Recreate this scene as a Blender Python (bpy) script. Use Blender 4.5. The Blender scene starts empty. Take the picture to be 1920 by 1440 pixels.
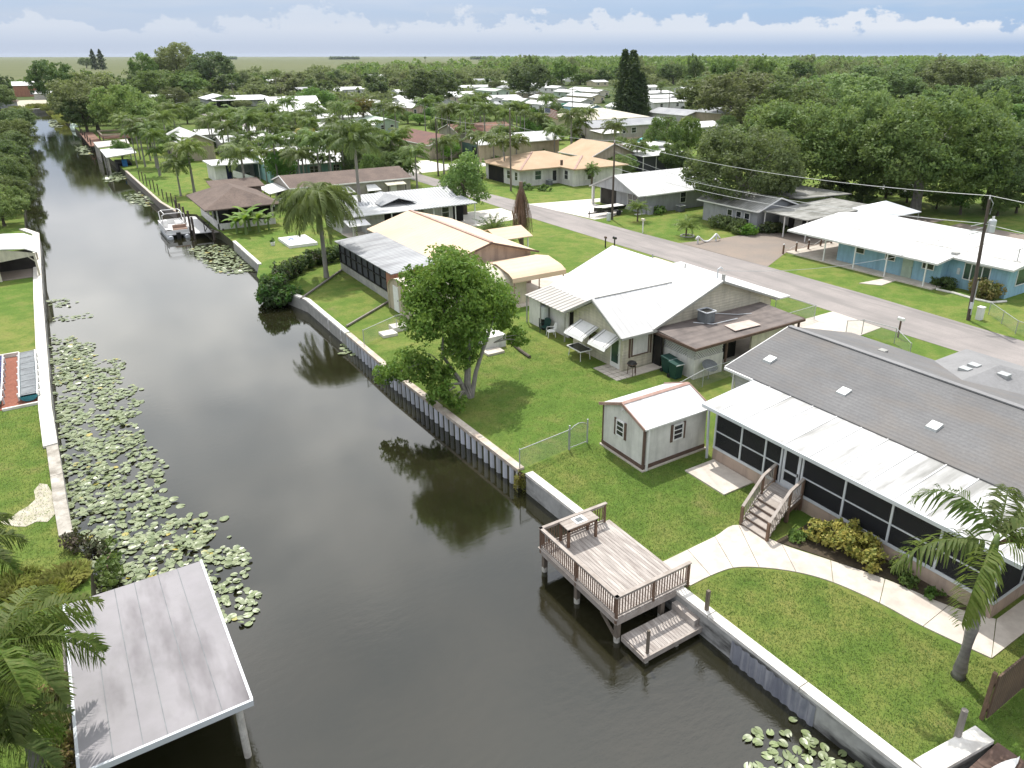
import bpy, math, random
import numpy as np
from mathutils import Vector, Matrix
from mathutils.geometry import tessellate_polygon
random.seed(7); R = random.Random(11); NR = np.random.default_rng(5)
sc = bpy.context.scene
COL = sc.collection
rad = math.radians

# ------------------------------------------------------------------ camera
F, CX, CY, HC = 1389., 1015., 670., 19.
PITCH = math.atan((CY-103)/F); YAW = math.atan((CX-30)/math.hypot(F, CY-103))
_fh = (math.sin(YAW), math.cos(YAW))
_r = Vector((_fh[1], -_fh[0], 0)); _f = Vector((_fh[0]*math.cos(PITCH), _fh[1]*math.cos(PITCH), -math.sin(PITCH)))
_u = Vector((_fh[0]*math.sin(PITCH), _fh[1]*math.sin(PITCH), math.cos(PITCH)))
def G(px, py, z=0.):
    "measured point of the photograph -> world X, Y on the level z"
    d = _f + _r*((px-CX)/F) - _u*((py-CY)/F)
    t = (z-HC)/d.z
    return (t*d.x, t*d.y)
def fwd(x, y): return x*_fh[0]+y*_fh[1]
def HZ(x, y, py):
    "height of the point above x, y that sits at photo row py"
    lo, hi = -2., 30.
    for _ in range(40):
        m = (lo+hi)/2; d = Vector((x, y, m-HC))
        if CY - F*d.dot(_u)/d.dot(_f) > py: lo = m
        else: hi = m
    return lo
cam = bpy.data.cameras.new('camera'); co = bpy.data.objects.new('camera', cam); COL.objects.link(co)
co.location = (0, 0, HC); co.rotation_euler = (math.pi/2-PITCH, 0, -YAW)
cam.sensor_width = 36; cam.lens = F/1920*36
cam.shift_x = -(CX-960)/1920; cam.shift_y = -(720-CY)/1920
cam.clip_start = .5; cam.clip_end = 30000
sc.camera = co

# ------------------------------------------------------------------ materials
def _n(nt, t, **k):
    n = nt.nodes.new(t)
    for a, v in k.items(): setattr(n, a, v)
    return n
def _mix(nt, fac, a, b):
    m = _n(nt, 'ShaderNodeMix', data_type='RGBA')
    for i, v in ((0, fac), (6, a), (7, b)):
        if hasattr(v, 'links'): nt.links.new(v, m.inputs[i])
        elif i == 0: m.inputs[0].default_value = v
        else: m.inputs[i].default_value = (*v, 1)
    return m.outputs[2]
def _ramp(nt, val, lo, hi):
    m = _n(nt, 'ShaderNodeMapRange'); m.clamp = True
    nt.links.new(val, m.inputs[0]); m.inputs[1].default_value = lo; m.inputs[2].default_value = hi
    return m.outputs[0]
def _noise(nt, co_, scale, det=4, rough=.6):
    n = _n(nt, 'ShaderNodeTexNoise'); n.inputs['Scale'].default_value = scale
    n.inputs['Detail'].default_value = det; n.inputs['Roughness'].default_value = rough
    nt.links.new(co_, n.inputs['Vector']); return n.outputs[0]
def _coord(nt, scale=(1, 1, 1), kind='Object'):
    t = _n(nt, 'ShaderNodeTexCoord'); m = _n(nt, 'ShaderNodeMapping'); m.inputs['Scale'].default_value = scale
    nt.links.new(t.outputs[kind], m.inputs[0]); return m.outputs[0]
def mat(name, c, c2=None, ns=2., rough=.8, fine=None, lo=.35, hi=.65, bump=0., bs=8., rib=None, stretch=(1, 1, 1), spec=.3, metal=0., streak=None):
    """base colour c mixed with c2 by noise; fine=(colour, scale, amount) second noise;
    rib=(axis, per metre, strength, dark) raised ribs across a roof or wall"""
    m = bpy.data.materials.new(name); m.use_nodes = True; nt = m.node_tree
    b = nt.nodes['Principled BSDF']; b.inputs['Roughness'].default_value = rough
    b.inputs['Specular IOR Level'].default_value = spec; b.inputs['Metallic'].default_value = metal
    co_ = _coord(nt, stretch)
    col = None
    if c2 is not None: col = _mix(nt, _ramp(nt, _noise(nt, co_, ns), lo, hi), c, c2)
    if fine:
        f = _ramp(nt, _noise(nt, co_, fine[1], 3), .4, .7)
        mm = _n(nt, 'ShaderNodeMath', operation='MULTIPLY'); nt.links.new(f, mm.inputs[0]); mm.inputs[1].default_value = fine[2]
        col = _mix(nt, mm.outputs[0], col if col is not None else c, fine[0])
    if streak:   # streak=(colour, stretch vector, scale, amount): stains running one way
        s_ = _ramp(nt, _noise(nt, _coord(nt, streak[1]), streak[2], 5), .47, .63)
        mm = _n(nt, 'ShaderNodeMath', operation='MULTIPLY'); nt.links.new(s_, mm.inputs[0]); mm.inputs[1].default_value = streak[3]
        col = _mix(nt, mm.outputs[0], col if col is not None else c, streak[0])
    hgt = None
    if rib:
        w = _n(nt, 'ShaderNodeTexWave', wave_type='BANDS', bands_direction=rib[0], wave_profile='SIN')
        w.inputs['Scale'].default_value = rib[1]*.314159
        nt.links.new(_coord(nt), w.inputs[0])
        hgt = w.outputs[1]
        if len(rib) > 3 and rib[3]:
            mm = _n(nt, 'ShaderNodeMath', operation='MULTIPLY'); nt.links.new(_ramp(nt, hgt, .55, .95), mm.inputs[0]); mm.inputs[1].default_value = rib[3]
            dk = tuple(x*.45 for x in c)
            col = _mix(nt, mm.outputs[0], col if col is not None else c, dk)
    if col is not None: nt.links.new(col, b.inputs['Base Color'])
    else: b.inputs['Base Color'].default_value = (*c, 1)
    if bump or rib:
        bp = _n(nt, 'ShaderNodeBump')
        if rib: bp.inputs['Strength'].default_value = rib[2]; bp.inputs['Distance'].default_value = .04; nt.links.new(hgt, bp.inputs['Height'])
        else: bp.inputs['Strength'].default_value = bump; bp.inputs['Distance'].default_value = .03; nt.links.new(_noise(nt, co_, bs, 5), bp.inputs['Height'])
        nt.links.new(bp.outputs[0], b.inputs['Normal'])
    return m
def leafmat(name, c, c2, c3, ns=.35, trans=.42):
    m = bpy.data.materials.new(name); m.use_nodes = True; nt = m.node_tree
    for n in list(nt.nodes): nt.nodes.remove(n)
    out = _n(nt, 'ShaderNodeOutputMaterial')
    co_ = _coord(nt)
    col = _mix(nt, _ramp(nt, _noise(nt, co_, ns, 2), .35, .65), c, c2)
    oi = _n(nt, 'ShaderNodeObjectInfo')
    col = _mix(nt, _ramp(nt, _noise(nt, co_, ns*9, 2), .5, .75), col, c3)
    hs = _n(nt, 'ShaderNodeHueSaturation'); nt.links.new(col, hs.inputs['Color'])
    nt.links.new(_ramp2(nt, oi.outputs['Random'], .68, 1.25), hs.inputs['Value'])
    mm = _n(nt, 'ShaderNodeMath', operation='FRACT'); m2 = _n(nt, 'ShaderNodeMath', operation='MULTIPLY'); m2.inputs[1].default_value = 7.31
    nt.links.new(oi.outputs['Random'], m2.inputs[0]); nt.links.new(m2.outputs[0], mm.inputs[0])
    nt.links.new(_ramp2(nt, mm.outputs[0], .487, .518), hs.inputs['Hue'])
    m3 = _n(nt, 'ShaderNodeMath', operation='MULTIPLY'); m3.inputs[1].default_value = 3.77; m4 = _n(nt, 'ShaderNodeMath', operation='FRACT')
    nt.links.new(oi.outputs['Random'], m3.inputs[0]); nt.links.new(m3.outputs[0], m4.inputs[0])
    nt.links.new(_ramp2(nt, m4.outputs[0], .82, 1.05), hs.inputs['Saturation'])
    d = _n(nt, 'ShaderNodeBsdfPrincipled'); d.inputs['Roughness'].default_value = .55; d.inputs['Specular IOR Level'].default_value = .25
    nt.links.new(hs.outputs[0], d.inputs['Base Color'])
    t = _n(nt, 'ShaderNodeBsdfTranslucent'); g = _mix(nt, .4, hs.outputs[0], (.24, .32, .05))
    nt.links.new(g, t.inputs[0])
    s = _n(nt, 'ShaderNodeMixShader'); s.inputs[0].default_value = trans
    nt.links.new(d.outputs[0], s.inputs[1]); nt.links.new(t.outputs[0], s.inputs[2]); nt.links.new(s.outputs[0], out.inputs[0])
    return m
def _ramp2(nt, val, a, b):
    m = _n(nt, 'ShaderNodeMapRange'); nt.links.new(val, m.inputs[0]); m.inputs[3].default_value = a; m.inputs[4].default_value = b
    return m.outputs[0]
def meshmat(name, c, alpha):
    "woven mesh too fine to resolve: partly see-through"
    m = bpy.data.materials.new(name); m.use_nodes = True; nt = m.node_tree
    b = nt.nodes['Principled BSDF']; b.inputs['Base Color'].default_value = (*c, 1); b.inputs['Roughness'].default_value = .7
    t = _n(nt, 'ShaderNodeBsdfTransparent'); s = _n(nt, 'ShaderNodeMixShader'); s.inputs[0].default_value = alpha
    nt.links.new(t.outputs[0], s.inputs[1]); nt.links.new(b.outputs[0], s.inputs[2])
    nt.links.new(s.outputs[0], nt.nodes['Material Output'].inputs[0]); return m

M = {}
WHITE = (.8, .8, .79)
M['white_roof'] = mat('white_roof', (.7, .7, .7), (.6, .61, .6), .25, .5, streak=((.4, .4, .38), (1, 1, 1), .6, .5))
M['white_roof_x'] = mat('white_roof_x', (.68, .68, .68), (.58, .59, .59), .2, .5, rib=('X', 2.2, .6, .3), streak=((.42, .41, .39), (1, .15, 1), 1.2, .4))
M['white_roof_y'] = mat('white_roof_y', (.7, .7, .7), (.61, .62, .62), .2, .5, rib=('Y', 2.2, .5, .2), streak=((.45, .45, .43), (.15, 1, 1), 1.2, .3))
M['porch_roof'] = mat('porch_roof', (.6, .6, .6), (.36, .36, .35), .5, .5, lo=.46, hi=.64, stretch=(.35, 1.3, 1), streak=((.2, .2, .185), (.22, 2., 1), .8, .8), fine=((.4, .4, .38), 5., .35))
M['silver_x'] = mat('silver_x', (.4, .415, .43), (.54, .555, .57), .5, .5, rib=('X', 2.6, .9, .7))
M['silver_y'] = mat('silver_y', (.27, .282, .3), (.4, .415, .43), .4, .5, rib=('Y', 2.4, .9, .7), streak=((.15, .15, .16), (.3, 1.5, 1), .8, .6))
M['stripe_y'] = mat('stripe_y', (.5, .49, .46), (.42, .39, .35), .5, .7, rib=('Y', 2.15, 1., 1.6))
M['tan_roof'] = mat('tan_roof', (.68, .54, .4), (.63, .485, .345), .3, .8, fine=((.6, .43, .28), 6., .25), rib=('Y', 1.6, .3, .12))
M['tan_roof_b'] = mat('tan_roof_b', (.5, .37, .25), (.43, .31, .2), .3, .85, fine=((.36, .26, .18), 5., .3))
M['shingle'] = mat('shingle', (.155, .155, .157), (.195, .195, .196), .35, .9, fine=((.12, .12, .122), 9., .5), rib=('X', 4.5, .2, .16), streak=((.2, .17, .14), (1, .4, 1), .5, .35))
M['shingle_light'] = mat('shingle_light', (.2, .2, .203), (.25, .25, .253), .4, .9, fine=((.28, .285, .29), 7., .5))
M['brown_roof'] = mat('brown_roof', (.13, .1, .085), (.19, .145, .12), .5, .9, fine=((.08, .06, .055), 6., .6))
M['red_roof'] = mat('red_roof', (.21, .11, .09), (.15, .09, .08), .5, .9, fine=((.1, .06, .05), 5., .5))
M['rust_roof'] = mat('rust_roof', (.25, .13, .09), (.14, .09, .07), .6, .9)
M['grey_roof'] = mat('grey_roof', (.3, .31, .33), (.4, .41, .42), .3, .8, rib=('X', 2.2, .5, .3))
M['old_roof'] = mat('old_roof', (.4, .4, .38), (.22, .22, .2), .6, .75, rib=('Y', 2.6, .7, .5), streak=((.12, .12, .1), (.3, 1, 1), .8, .8))
M['dark_flat'] = mat('dark_flat', (.115, .1, .094), (.18, .155, .142), .6, .85, fine=((.25, .21, .19), 1.3, .5), rib=('Y', 1.4, .3, .2))
M['patch'] = mat('patch', (.55, .47, .42), (.45, .37, .33), 2., .85)
M['membrane'] = mat('membrane', (.235, .228, .236), (.29, .28, .29), .4, .75, streak=((.09, .08, .085), (1., .3, 1), .36, .8), fine=((.31, .295, .315), 2.2, .35))
M['green_roof'] = mat('green_roof', (.42, .52, .42), (.5, .58, .5), .4, .7)
def wall(name, c, rib=None, d=.82): return mat(name, c, tuple(x*d for x in c), .8, .85, fine=(tuple(x*.7 for x in c), 3., .3), rib=rib, streak=(tuple(x*.5 for x in c), (2, 2, .25), 1.2, .4))
M['cream'] = wall('cream', (.62, .58, .47), ('Z', 5., .35, .12))
M['cream_plain'] = wall('cream_plain', (.66, .62, .5))
M['offwhite'] = wall('offwhite', (.74, .73, .7))
M['white_wall'] = wall('white_wall', (.78, .78, .77))
M['taupe'] = wall('taupe', (.4, .37, .33), ('Z', 5., .35, .12))
M['grey_wall'] = wall('grey_wall', (.4, .41, .43))
M['pale_grey'] = wall('pale_grey', (.55, .55, .53), ('Z', 5., .3, .1))
M['beige'] = wall('beige', (.52, .45, .35))
M['tan_wall'] = wall('tan_wall', (.46, .39, .29))
M['blue_wall'] = wall('blue_wall', (.3, .5, .62), d=.92)
M['light_blue'] = wall('light_blue', (.36, .56, .74))
M['teal'] = wall('teal', (.3, .52, .52))
M['sage'] = wall('sage', (.42, .52, .43))
M['mint'] = wall('mint', (.6, .72, .62))
M['yellow_wall'] = wall('yellow_wall', (.62, .56, .4))
M['terracotta'] = wall('terracotta', (.45, .22, .15), ('X', 4, .3, .2))
M['stucco'] = mat('stucco', (.5, .39, .31), (.42, .33, .27), 1.2, .95, bump=.4, bs=25, streak=((.25, .2, .17), (2, 2, .3), 1., .5))
M['block'] = mat('block', (.42, .41, .38), (.3, .3, .28), 1.5, .95, bump=.3)
M['dark_green'] = mat('dark_green', (.05, .09, .08), (.07, .12, .1), 1.)
M['trim_white'] = mat('trim_white', (.78, .78, .77), (.7, .7, .69), 3., .6)
M['alum'] = mat('alum', (.62, .65, .68), (.55, .58, .61), 2., .45, metal=.1)
M['trim_brown'] = mat('trim_brown', (.1, .065, .05), (.15, .1, .08), 3., .8)
M['drip'] = mat('drip', (.33, .2, .16), (.4, .28, .24), 2., .7)
M['gutter'] = mat('gutter', (.36, .36, .34), (.3, .3, .28), 2., .6)
M['glass'] = mat('glass', (.012, .015, .017), (.035, .04, .045), 1.5, .12, spec=.6)
M['glass_green'] = mat('glass_green', (.05, .1, .085), (.03, .05, .05), 1.5, .15, spec=.6)
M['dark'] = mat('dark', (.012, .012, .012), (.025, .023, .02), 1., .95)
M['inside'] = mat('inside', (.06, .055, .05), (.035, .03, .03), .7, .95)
M['screen'] = meshmat('screen', (.01, .011, .014), .8)
M['screen_grey'] = meshmat('screen_grey', (.07, .075, .085), .9)
M['chain'] = meshmat('chain', (.4, .41, .4), .2)
M['galv'] = mat('galv', (.36, .38, .38), (.46, .48, .48), 4., .5, metal=.4)
M['black_metal'] = mat('black_metal', (.02, .02, .02), (.035, .033, .03), 3., .5)
M['concrete'] = mat('concrete', (.62, .57, .5), (.54, .49, .43), .8, .9, fine=((.42, .37, .32), 3., .35), streak=((.34, .29, .25), (1, 1, 1), 1.3, .35))
M['concrete_white'] = mat('concrete_white', (.7, .67, .62), (.6, .57, .52), .6, .9, fine=((.5, .46, .42), 4., .3))
M['cap'] = mat('cap', (.78, .76, .72), (.64, .62, .57), 1.2, .85, streak=((.38, .35, .31), (1, 1, 1), 1.6, .5))
M['broken_cap'] = mat('broken_cap', (.5, .47, .42), (.3, .28, .24), 1.5, .95, streak=((.18, .16, .13), (1, 1, 1), 1.1, .7), bump=.4)
M['wall_conc'] = mat('wall_conc', (.42, .42, .41), (.3, .3, .29), .8, .9, streak=((.035, .035, .033), (.35, .35, 1.5), .9, .95), fine=((.55, .55, .53), 4., .35))
M['vinyl'] = mat('vinyl', (.55, .57, .62), (.45, .47, .51), 1., .6, streak=((.2, .19, .15), (1, 1, .4), 1., .4))
M['steel_pile'] = mat('steel_pile', (.2, .21, .25), (.3, .31, .35), 1.2, .6, streak=((.5, .5, .52), (4, 4, .3), 1.3, .5))
M['wood_cap'] = mat('wood_cap', (.4, .33, .27), (.55, .5, .43), 2., .9)
M['deck_wood'] = mat('deck_wood', (.36, .33, .305), (.25, .215, .195), 1.3, .85, stretch=(4, .5, 1), fine=((.54, .5, .46), 1.7, .9), lo=.3, hi=.7)
M['deck_wood_x'] = mat('deck_wood_x', (.38, .35, .32), (.27, .23, .21), 1.3, .85, stretch=(.5, 4, 1), fine=((.54, .5, .46), 1.7, .9))
M['rail_wood'] = mat('rail_wood', (.2, .13, .09), (.14, .09, .065), 4., .85, stretch=(3, 3, .6))
M['rail_top'] = mat('rail_top', (.3, .262, .23), (.4, .36, .325), 3., .85)
M['pile_wood'] = mat('pile_wood', (.2, .165, .13), (.13, .11, .09), 3., .9, stretch=(3, 3, .5))
M['pile_foot'] = mat('pile_foot', (.6, .58, .52), (.4, .38, .34), 4., .9)
M['grey_wood'] = mat('grey_wood', (.27, .245, .22), (.18, .165, .15), 2.5, .9, stretch=(3, 3, .4))
M['fence_wood'] = mat('fence_wood', (.18, .12, .085), (.12, .085, .065), 1.5, .9, rib=('X', 7, .6, .5))
M['fence_grey'] = mat('fence_grey', (.19, .155, .13), (.13, .11, .095), 1., .9, rib=('X', 6, .6, .5))
M['pole_wood'] = mat('pole_wood', (.075, .06, .05), (.12, .1, .085), 2., .95, stretch=(4, 4, .3))
M['pole_grey'] = mat('pole_grey', (.2, .17, .14), (.14, .12, .1), 2., .95, stretch=(4, 4, .3))
M['trunk'] = mat('trunk', (.13, .11, .09), (.08, .07, .055), 3., .95, stretch=(2, 2, .5), bump=.4)
M['trunk_grey'] = mat('trunk_grey', (.28, .26, .235), (.19, .18, .165), 3., .9, bump=.3)
M['palm_trunk'] = mat('palm_trunk', (.29, .275, .25), (.19, .18, .165), 2., .9, rib=('Z', 5, .2, .2))
M['palm_brown'] = mat('palm_brown', (.17, .13, .1), (.11, .085, .065), 3., .95, rib=('Z', 7, .6, .4))
M['crownshaft'] = mat('crownshaft', (.12, .19, .05), (.17, .23, .08), 2., .5)
M['mulch'] = mat('mulch', (.27, .1, .065), (.2, .075, .05), 3., .95, fine=((.36, .17, .12), 14., .6), bump=.4)
M['mulch_dark'] = mat('mulch_dark', (.045, .035, .025), (.07, .055, .035), 3., .98, fine=((.1, .08, .05), 14., .5), bump=.4)
M['sand'] = mat('sand', (.5, .46, .4), (.34, .31, .25), 2., .98, fine=((.4, .42, .2), 5., .4), bump=.5)
M['road'] = mat('road', (.325, .295, .28), (.255, .235, .225), .25, .95, fine=((.22, .205, .198), 18., .6), streak=((.19, .18, .172), (1, .1, 1), .9, .6))
M['drive_asphalt'] = mat('drive_asphalt', (.23, .2, .175), (.28, .23, .19), .3, .95, fine=((.17, .15, .13), 9., .5))
M['trash_green'] = mat('trash_green', (.012, .05, .04), (.02, .065, .055), 3., .5)
M['ac_grey'] = mat('ac_grey', (.2, .22, .23), (.13, .14, .15), 2., .6, rib=('Z', 14, .5, .4))
M['red'] = mat('red', (.4, .03, .04), (.36, .03, .04), 2.)
M['navy'] = mat('navy', (.03, .04, .13), (.04, .05, .15), 2.)
M['blue'] = mat('blue', (.03, .14, .4), (.05, .2, .5), 2.)
M['teal_paint'] = mat('teal_paint', (.03, .18, .22), (.04, .22, .26), 3., .5)
M['vinyl_tan'] = mat('vinyl_tan', (.38, .26, .2), (.32, .22, .17), 3., .6)
M['rubber'] = mat('rubber', (.018, .018, .018), (.03, .03, .03), 3., .9)
M['car_black'] = mat('car_black', (.015, .016, .018), (.02, .02, .022), 2., .25, spec=.6)
M['car_silver'] = mat('car_silver', (.45, .46, .47), (.4, .41, .42), 2., .3, spec=.6)
M['orange_fence'] = mat('orange_fence', (.3, .11, .05), (.24, .09, .045), 1., .9, rib=('X', 6, .5, .4))
M['cyan_tarp'] = mat('cyan_tarp', (.1, .5, .52), (.12, .42, .46), 1., .6)
M['green_tarp'] = mat('green_tarp', (.02, .18, .1), (.03, .14, .09), 1., .6)
M['cooler'] = mat('cooler', (.1, .36, .7), (.12, .4, .75), 1., .5)
# foliage
M['leaf_mid'] = leafmat('leaf_mid', (0.120, 0.209, 0.053), (0.172, 0.254, 0.067), (0.224, 0.299, 0.090))
M['leaf_dark'] = leafmat('leaf_dark', (0.086, 0.149, 0.050), (0.118, 0.180, 0.059), (0.156, 0.218, 0.078))
M['leaf_olive'] = leafmat('leaf_olive', (0.165, 0.200, 0.079), (0.200, 0.222, 0.094), (0.243, 0.257, 0.114))
M['leaf_near'] = leafmat('leaf_near', (0.111, 0.215, 0.039), (0.163, 0.260, 0.052), (0.247, 0.286, 0.065), 1.2)
M['leaf_bright'] = leafmat('leaf_bright', (0.088, 0.220, 0.028), (0.127, 0.264, 0.039), (0.165, 0.275, 0.050))
M['leaf_oak'] = leafmat('leaf_oak', (0.139, 0.227, 0.073), (0.204, 0.276, 0.090), (0.244, 0.318, 0.114), .5)
M['leaf_croton'] = leafmat('leaf_croton', (.62, .55, .03), (.2, .3, .03), (.75, .64, .05), 4., .25)
M['leaf_autumn'] = leafmat('leaf_autumn', (.1, .13, .03), (.22, .16, .04), (.18, .1, .04), 1., .3)
M['leaf_red'] = leafmat('leaf_red', (.07, .045, .035), (.06, .08, .03), (.1, .06, .05), 1.4, .2)
M['conifer'] = leafmat('conifer', (.05, .09, .035), (.065, .105, .04), (.08, .125, .05))
M['frond'] = leafmat('frond', (.115, .18, .05), (.16, .22, .06), (.21, .26, .08), 1.)
M['frond_near'] = leafmat('frond_near', (.105, .18, .03), (.16, .23, .045), (.26, .28, .08), 1.5, .55)
M['frond_yellow'] = leafmat('frond_yellow', (.3, .26, .03), (.22, .22, .03), (.35, .3, .05), 1.)
M['frond_dead'] = leafmat('frond_dead', (.17, .09, .05), (.24, .14, .08), (.3, .2, .13), 1., .1)
M['banana'] = leafmat('banana', (.12, .24, .02), (.17, .28, .03), (.22, .3, .04), 1.)
M['reed'] = leafmat('reed', (.24, .28, .05), (.34, .31, .08), (.4, .34, .12), 1., .55)
M['dead_twig'] = mat('dead_twig', (.16, .11, .09), (.22, .15, .12), 3., .95)

def lilymat():
    m = bpy.data.materials.new('lily_leaf'); m.use_nodes = True; nt = m.node_tree; b = nt.nodes['Principled BSDF']
    oi = _n(nt, 'ShaderNodeObjectInfo'); co_ = _coord(nt)
    c = _mix(nt, _ramp(nt, _noise(nt, co_, 2.2, 2), .35, .65), (.14, .19, .075), (.23, .27, .13))
    at = _n(nt, 'ShaderNodeAttribute', attribute_name='tone')
    c = _mix(nt, _ramp(nt, at.outputs['Fac'], .97, .99), c, (.4, .33, .04))
    c = _mix(nt, _ramp(nt, oi.outputs['Random'], .965, .975), c, (.34, .31, .07))
    hs = _n(nt, 'ShaderNodeHueSaturation'); nt.links.new(c, hs.inputs['Color']); nt.links.new(_ramp2(nt, oi.outputs['Random'], .75, 1.15), hs.inputs['Value'])
    nt.links.new(hs.outputs[0], b.inputs['Base Color']); b.inputs['Roughness'].default_value = .38; b.inputs['Specular IOR Level'].default_value = .6
    return m
M['lily'] = lilymat()

def grass_material():
    m = bpy.data.materials.new('grass_ground'); m.use_nodes = True; nt = m.node_tree; b = nt.nodes['Principled BSDF']
    b.inputs['Roughness'].default_value = .95; b.inputs['Specular IOR Level'].default_value = .1
    co_ = _coord(nt)
    big = _noise(nt, co_, .11, 4); midn = _noise(nt, co_, .7, 5); fin = _noise(nt, co_, 5., 5, .75); tiny = _noise(nt, co_, 26., 3, .7)
    c = _mix(nt, _ramp(nt, big, .4, .6), (.115, .2, .034), (.21, .245, .06))
    c = _mix(nt, _ramp(nt, midn, .42, .7), c, (.085, .155, .028))
    mm = _n(nt, 'ShaderNodeMath', operation='MULTIPLY'); nt.links.new(_ramp(nt, midn, .52, .3), mm.inputs[0]); mm.inputs[1].default_value = .5
    c = _mix(nt, mm.outputs[0], c, (.225, .2, .075))
    bare = _n(nt, 'ShaderNodeMath', operation='MULTIPLY'); nt.links.new(_ramp(nt, _noise(nt, _coord(nt, (1, 1, 1)), .33, 6, .7), .6, .72), bare.inputs[0]); bare.inputs[1].default_value = .6
    c = _mix(nt, bare.outputs[0], c, (.24, .19, .1))
    m2 = _n(nt, 'ShaderNodeMath', operation='MULTIPLY'); nt.links.new(_ramp(nt, fin, .45, .75), m2.inputs[0]); m2.inputs[1].default_value = .75
    c = _mix(nt, m2.outputs[0], c, (.06, .105, .022))
    m3 = _n(nt, 'ShaderNodeMath', operation='MULTIPLY'); nt.links.new(_ramp(nt, tiny, .5, .8), m3.inputs[0]); m3.inputs[1].default_value = .7
    c = _mix(nt, m3.outputs[0], c, (.25, .3, .085))
    # far from the houses the ground is scrub, then open marsh
    tc = _n(nt, 'ShaderNodeTexCoord'); vl = _n(nt, 'ShaderNodeVectorMath', operation='LENGTH'); nt.links.new(tc.outputs['Object'], vl.inputs[0])
    scrub = _mix(nt, _ramp(nt, _noise(nt, co_, .05, 5), .4, .6), (.035, .06, .018), (.085, .11, .035))
    marsh = _mix(nt, _ramp(nt, _noise(nt, _coord(nt, (.3, 1, 1)), .01, 5), .35, .65), (.125, .135, .062), (.098, .115, .05))
    c = _mix(nt, _ramp(nt, vl.outputs[1], 190, 300), c, scrub)
    sx = _n(nt, 'ShaderNodeSeparateXYZ'); nt.links.new(tc.outputs['Object'], sx.inputs[0])
    dv = _n(nt, 'ShaderNodeMath', operation='DIVIDE'); nt.links.new(sx.outputs[0], dv.inputs[0]); nt.links.new(sx.outputs[1], dv.inputs[1])
    open_ = _n(nt, 'ShaderNodeMath', operation='MULTIPLY'); nt.links.new(_ramp(nt, vl.outputs[1], 560, 800), open_.inputs[0]); nt.links.new(_ramp(nt, dv.outputs[0], .95, .55), open_.inputs[1])
    c = _mix(nt, open_.outputs[0], c, marsh)
    nt.links.new(c, b.inputs['Base Color'])
    bp = _n(nt, 'ShaderNodeBump'); bp.inputs['Strength'].default_value = .9; bp.inputs['Distance'].default_value = .06
    nt.links.new(tiny, bp.inputs['Height']); nt.links.new(bp.outputs[0], b.inputs['Normal'])
    return m
M['grass'] = grass_material()
M['blade'] = leafmat('blade', (.125, .205, .038), (.175, .235, .05), (.25, .28, .085), .8, .35)
M['earth'] = mat('earth', (.08, .07, .045), (.05, .06, .03), 1., .98)

def water_material():
    m = bpy.data.materials.new('canal_water'); m.use_nodes = True; nt = m.node_tree; b = nt.nodes['Principled BSDF']
    co_ = _coord(nt)
    c = _mix(nt, _ramp(nt, _noise(nt, co_, .25, 3), .35, .65), (.013, .0135, .006), (.019, .018, .009))
    nt.links.new(c, b.inputs['Base Color']); b.inputs['Roughness'].default_value = .03; b.inputs['IOR'].default_value = 1.72
    b.inputs['Specular IOR Level'].default_value = .62
    w1 = _noise(nt, _coord(nt, (1.2, 2.6, 1)), 1.6, 3, .5); w2 = _noise(nt, _coord(nt, (1, 2, 1)), 9., 3, .6)
    calm = _ramp(nt, _noise(nt, co_, .07, 2), .4, .62)
    # the breeze ruffles the near reach of the canal, further up it lies calm
    sep = _n(nt, 'ShaderNodeSeparateXYZ'); tc = _n(nt, 'ShaderNodeTexCoord'); nt.links.new(tc.outputs['Object'], sep.inputs[0])
    near = _ramp(nt, sep.outputs[1], 27., 9.)
    a = _n(nt, 'ShaderNodeMath', operation='MULTIPLY_ADD'); nt.links.new(w2, a.inputs[0]); a.inputs[1].default_value = .45; nt.links.new(w1, a.inputs[2])
    s = _n(nt, 'ShaderNodeMath', operation='MULTIPLY_ADD'); nt.links.new(near, s.inputs[0]); s.inputs[1].default_value = .125; s.inputs[2].default_value = .007
    s2 = _n(nt, 'ShaderNodeMath', operation='MULTIPLY_ADD'); nt.links.new(calm, s2.inputs[0]); s2.inputs[1].default_value = .02; nt.links.new(s.outputs[0], s2.inputs[2])
    bp = _n(nt, 'ShaderNodeBump'); bp.inputs['Distance'].default_value = .1
    nt.links.new(s2.outputs[0], bp.inputs['Strength']); nt.links.new(a.outputs[0], bp.inputs['Height']); nt.links.new(bp.outputs[0], b.inputs['Normal'])
    return m
M['water'] = water_material()

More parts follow.
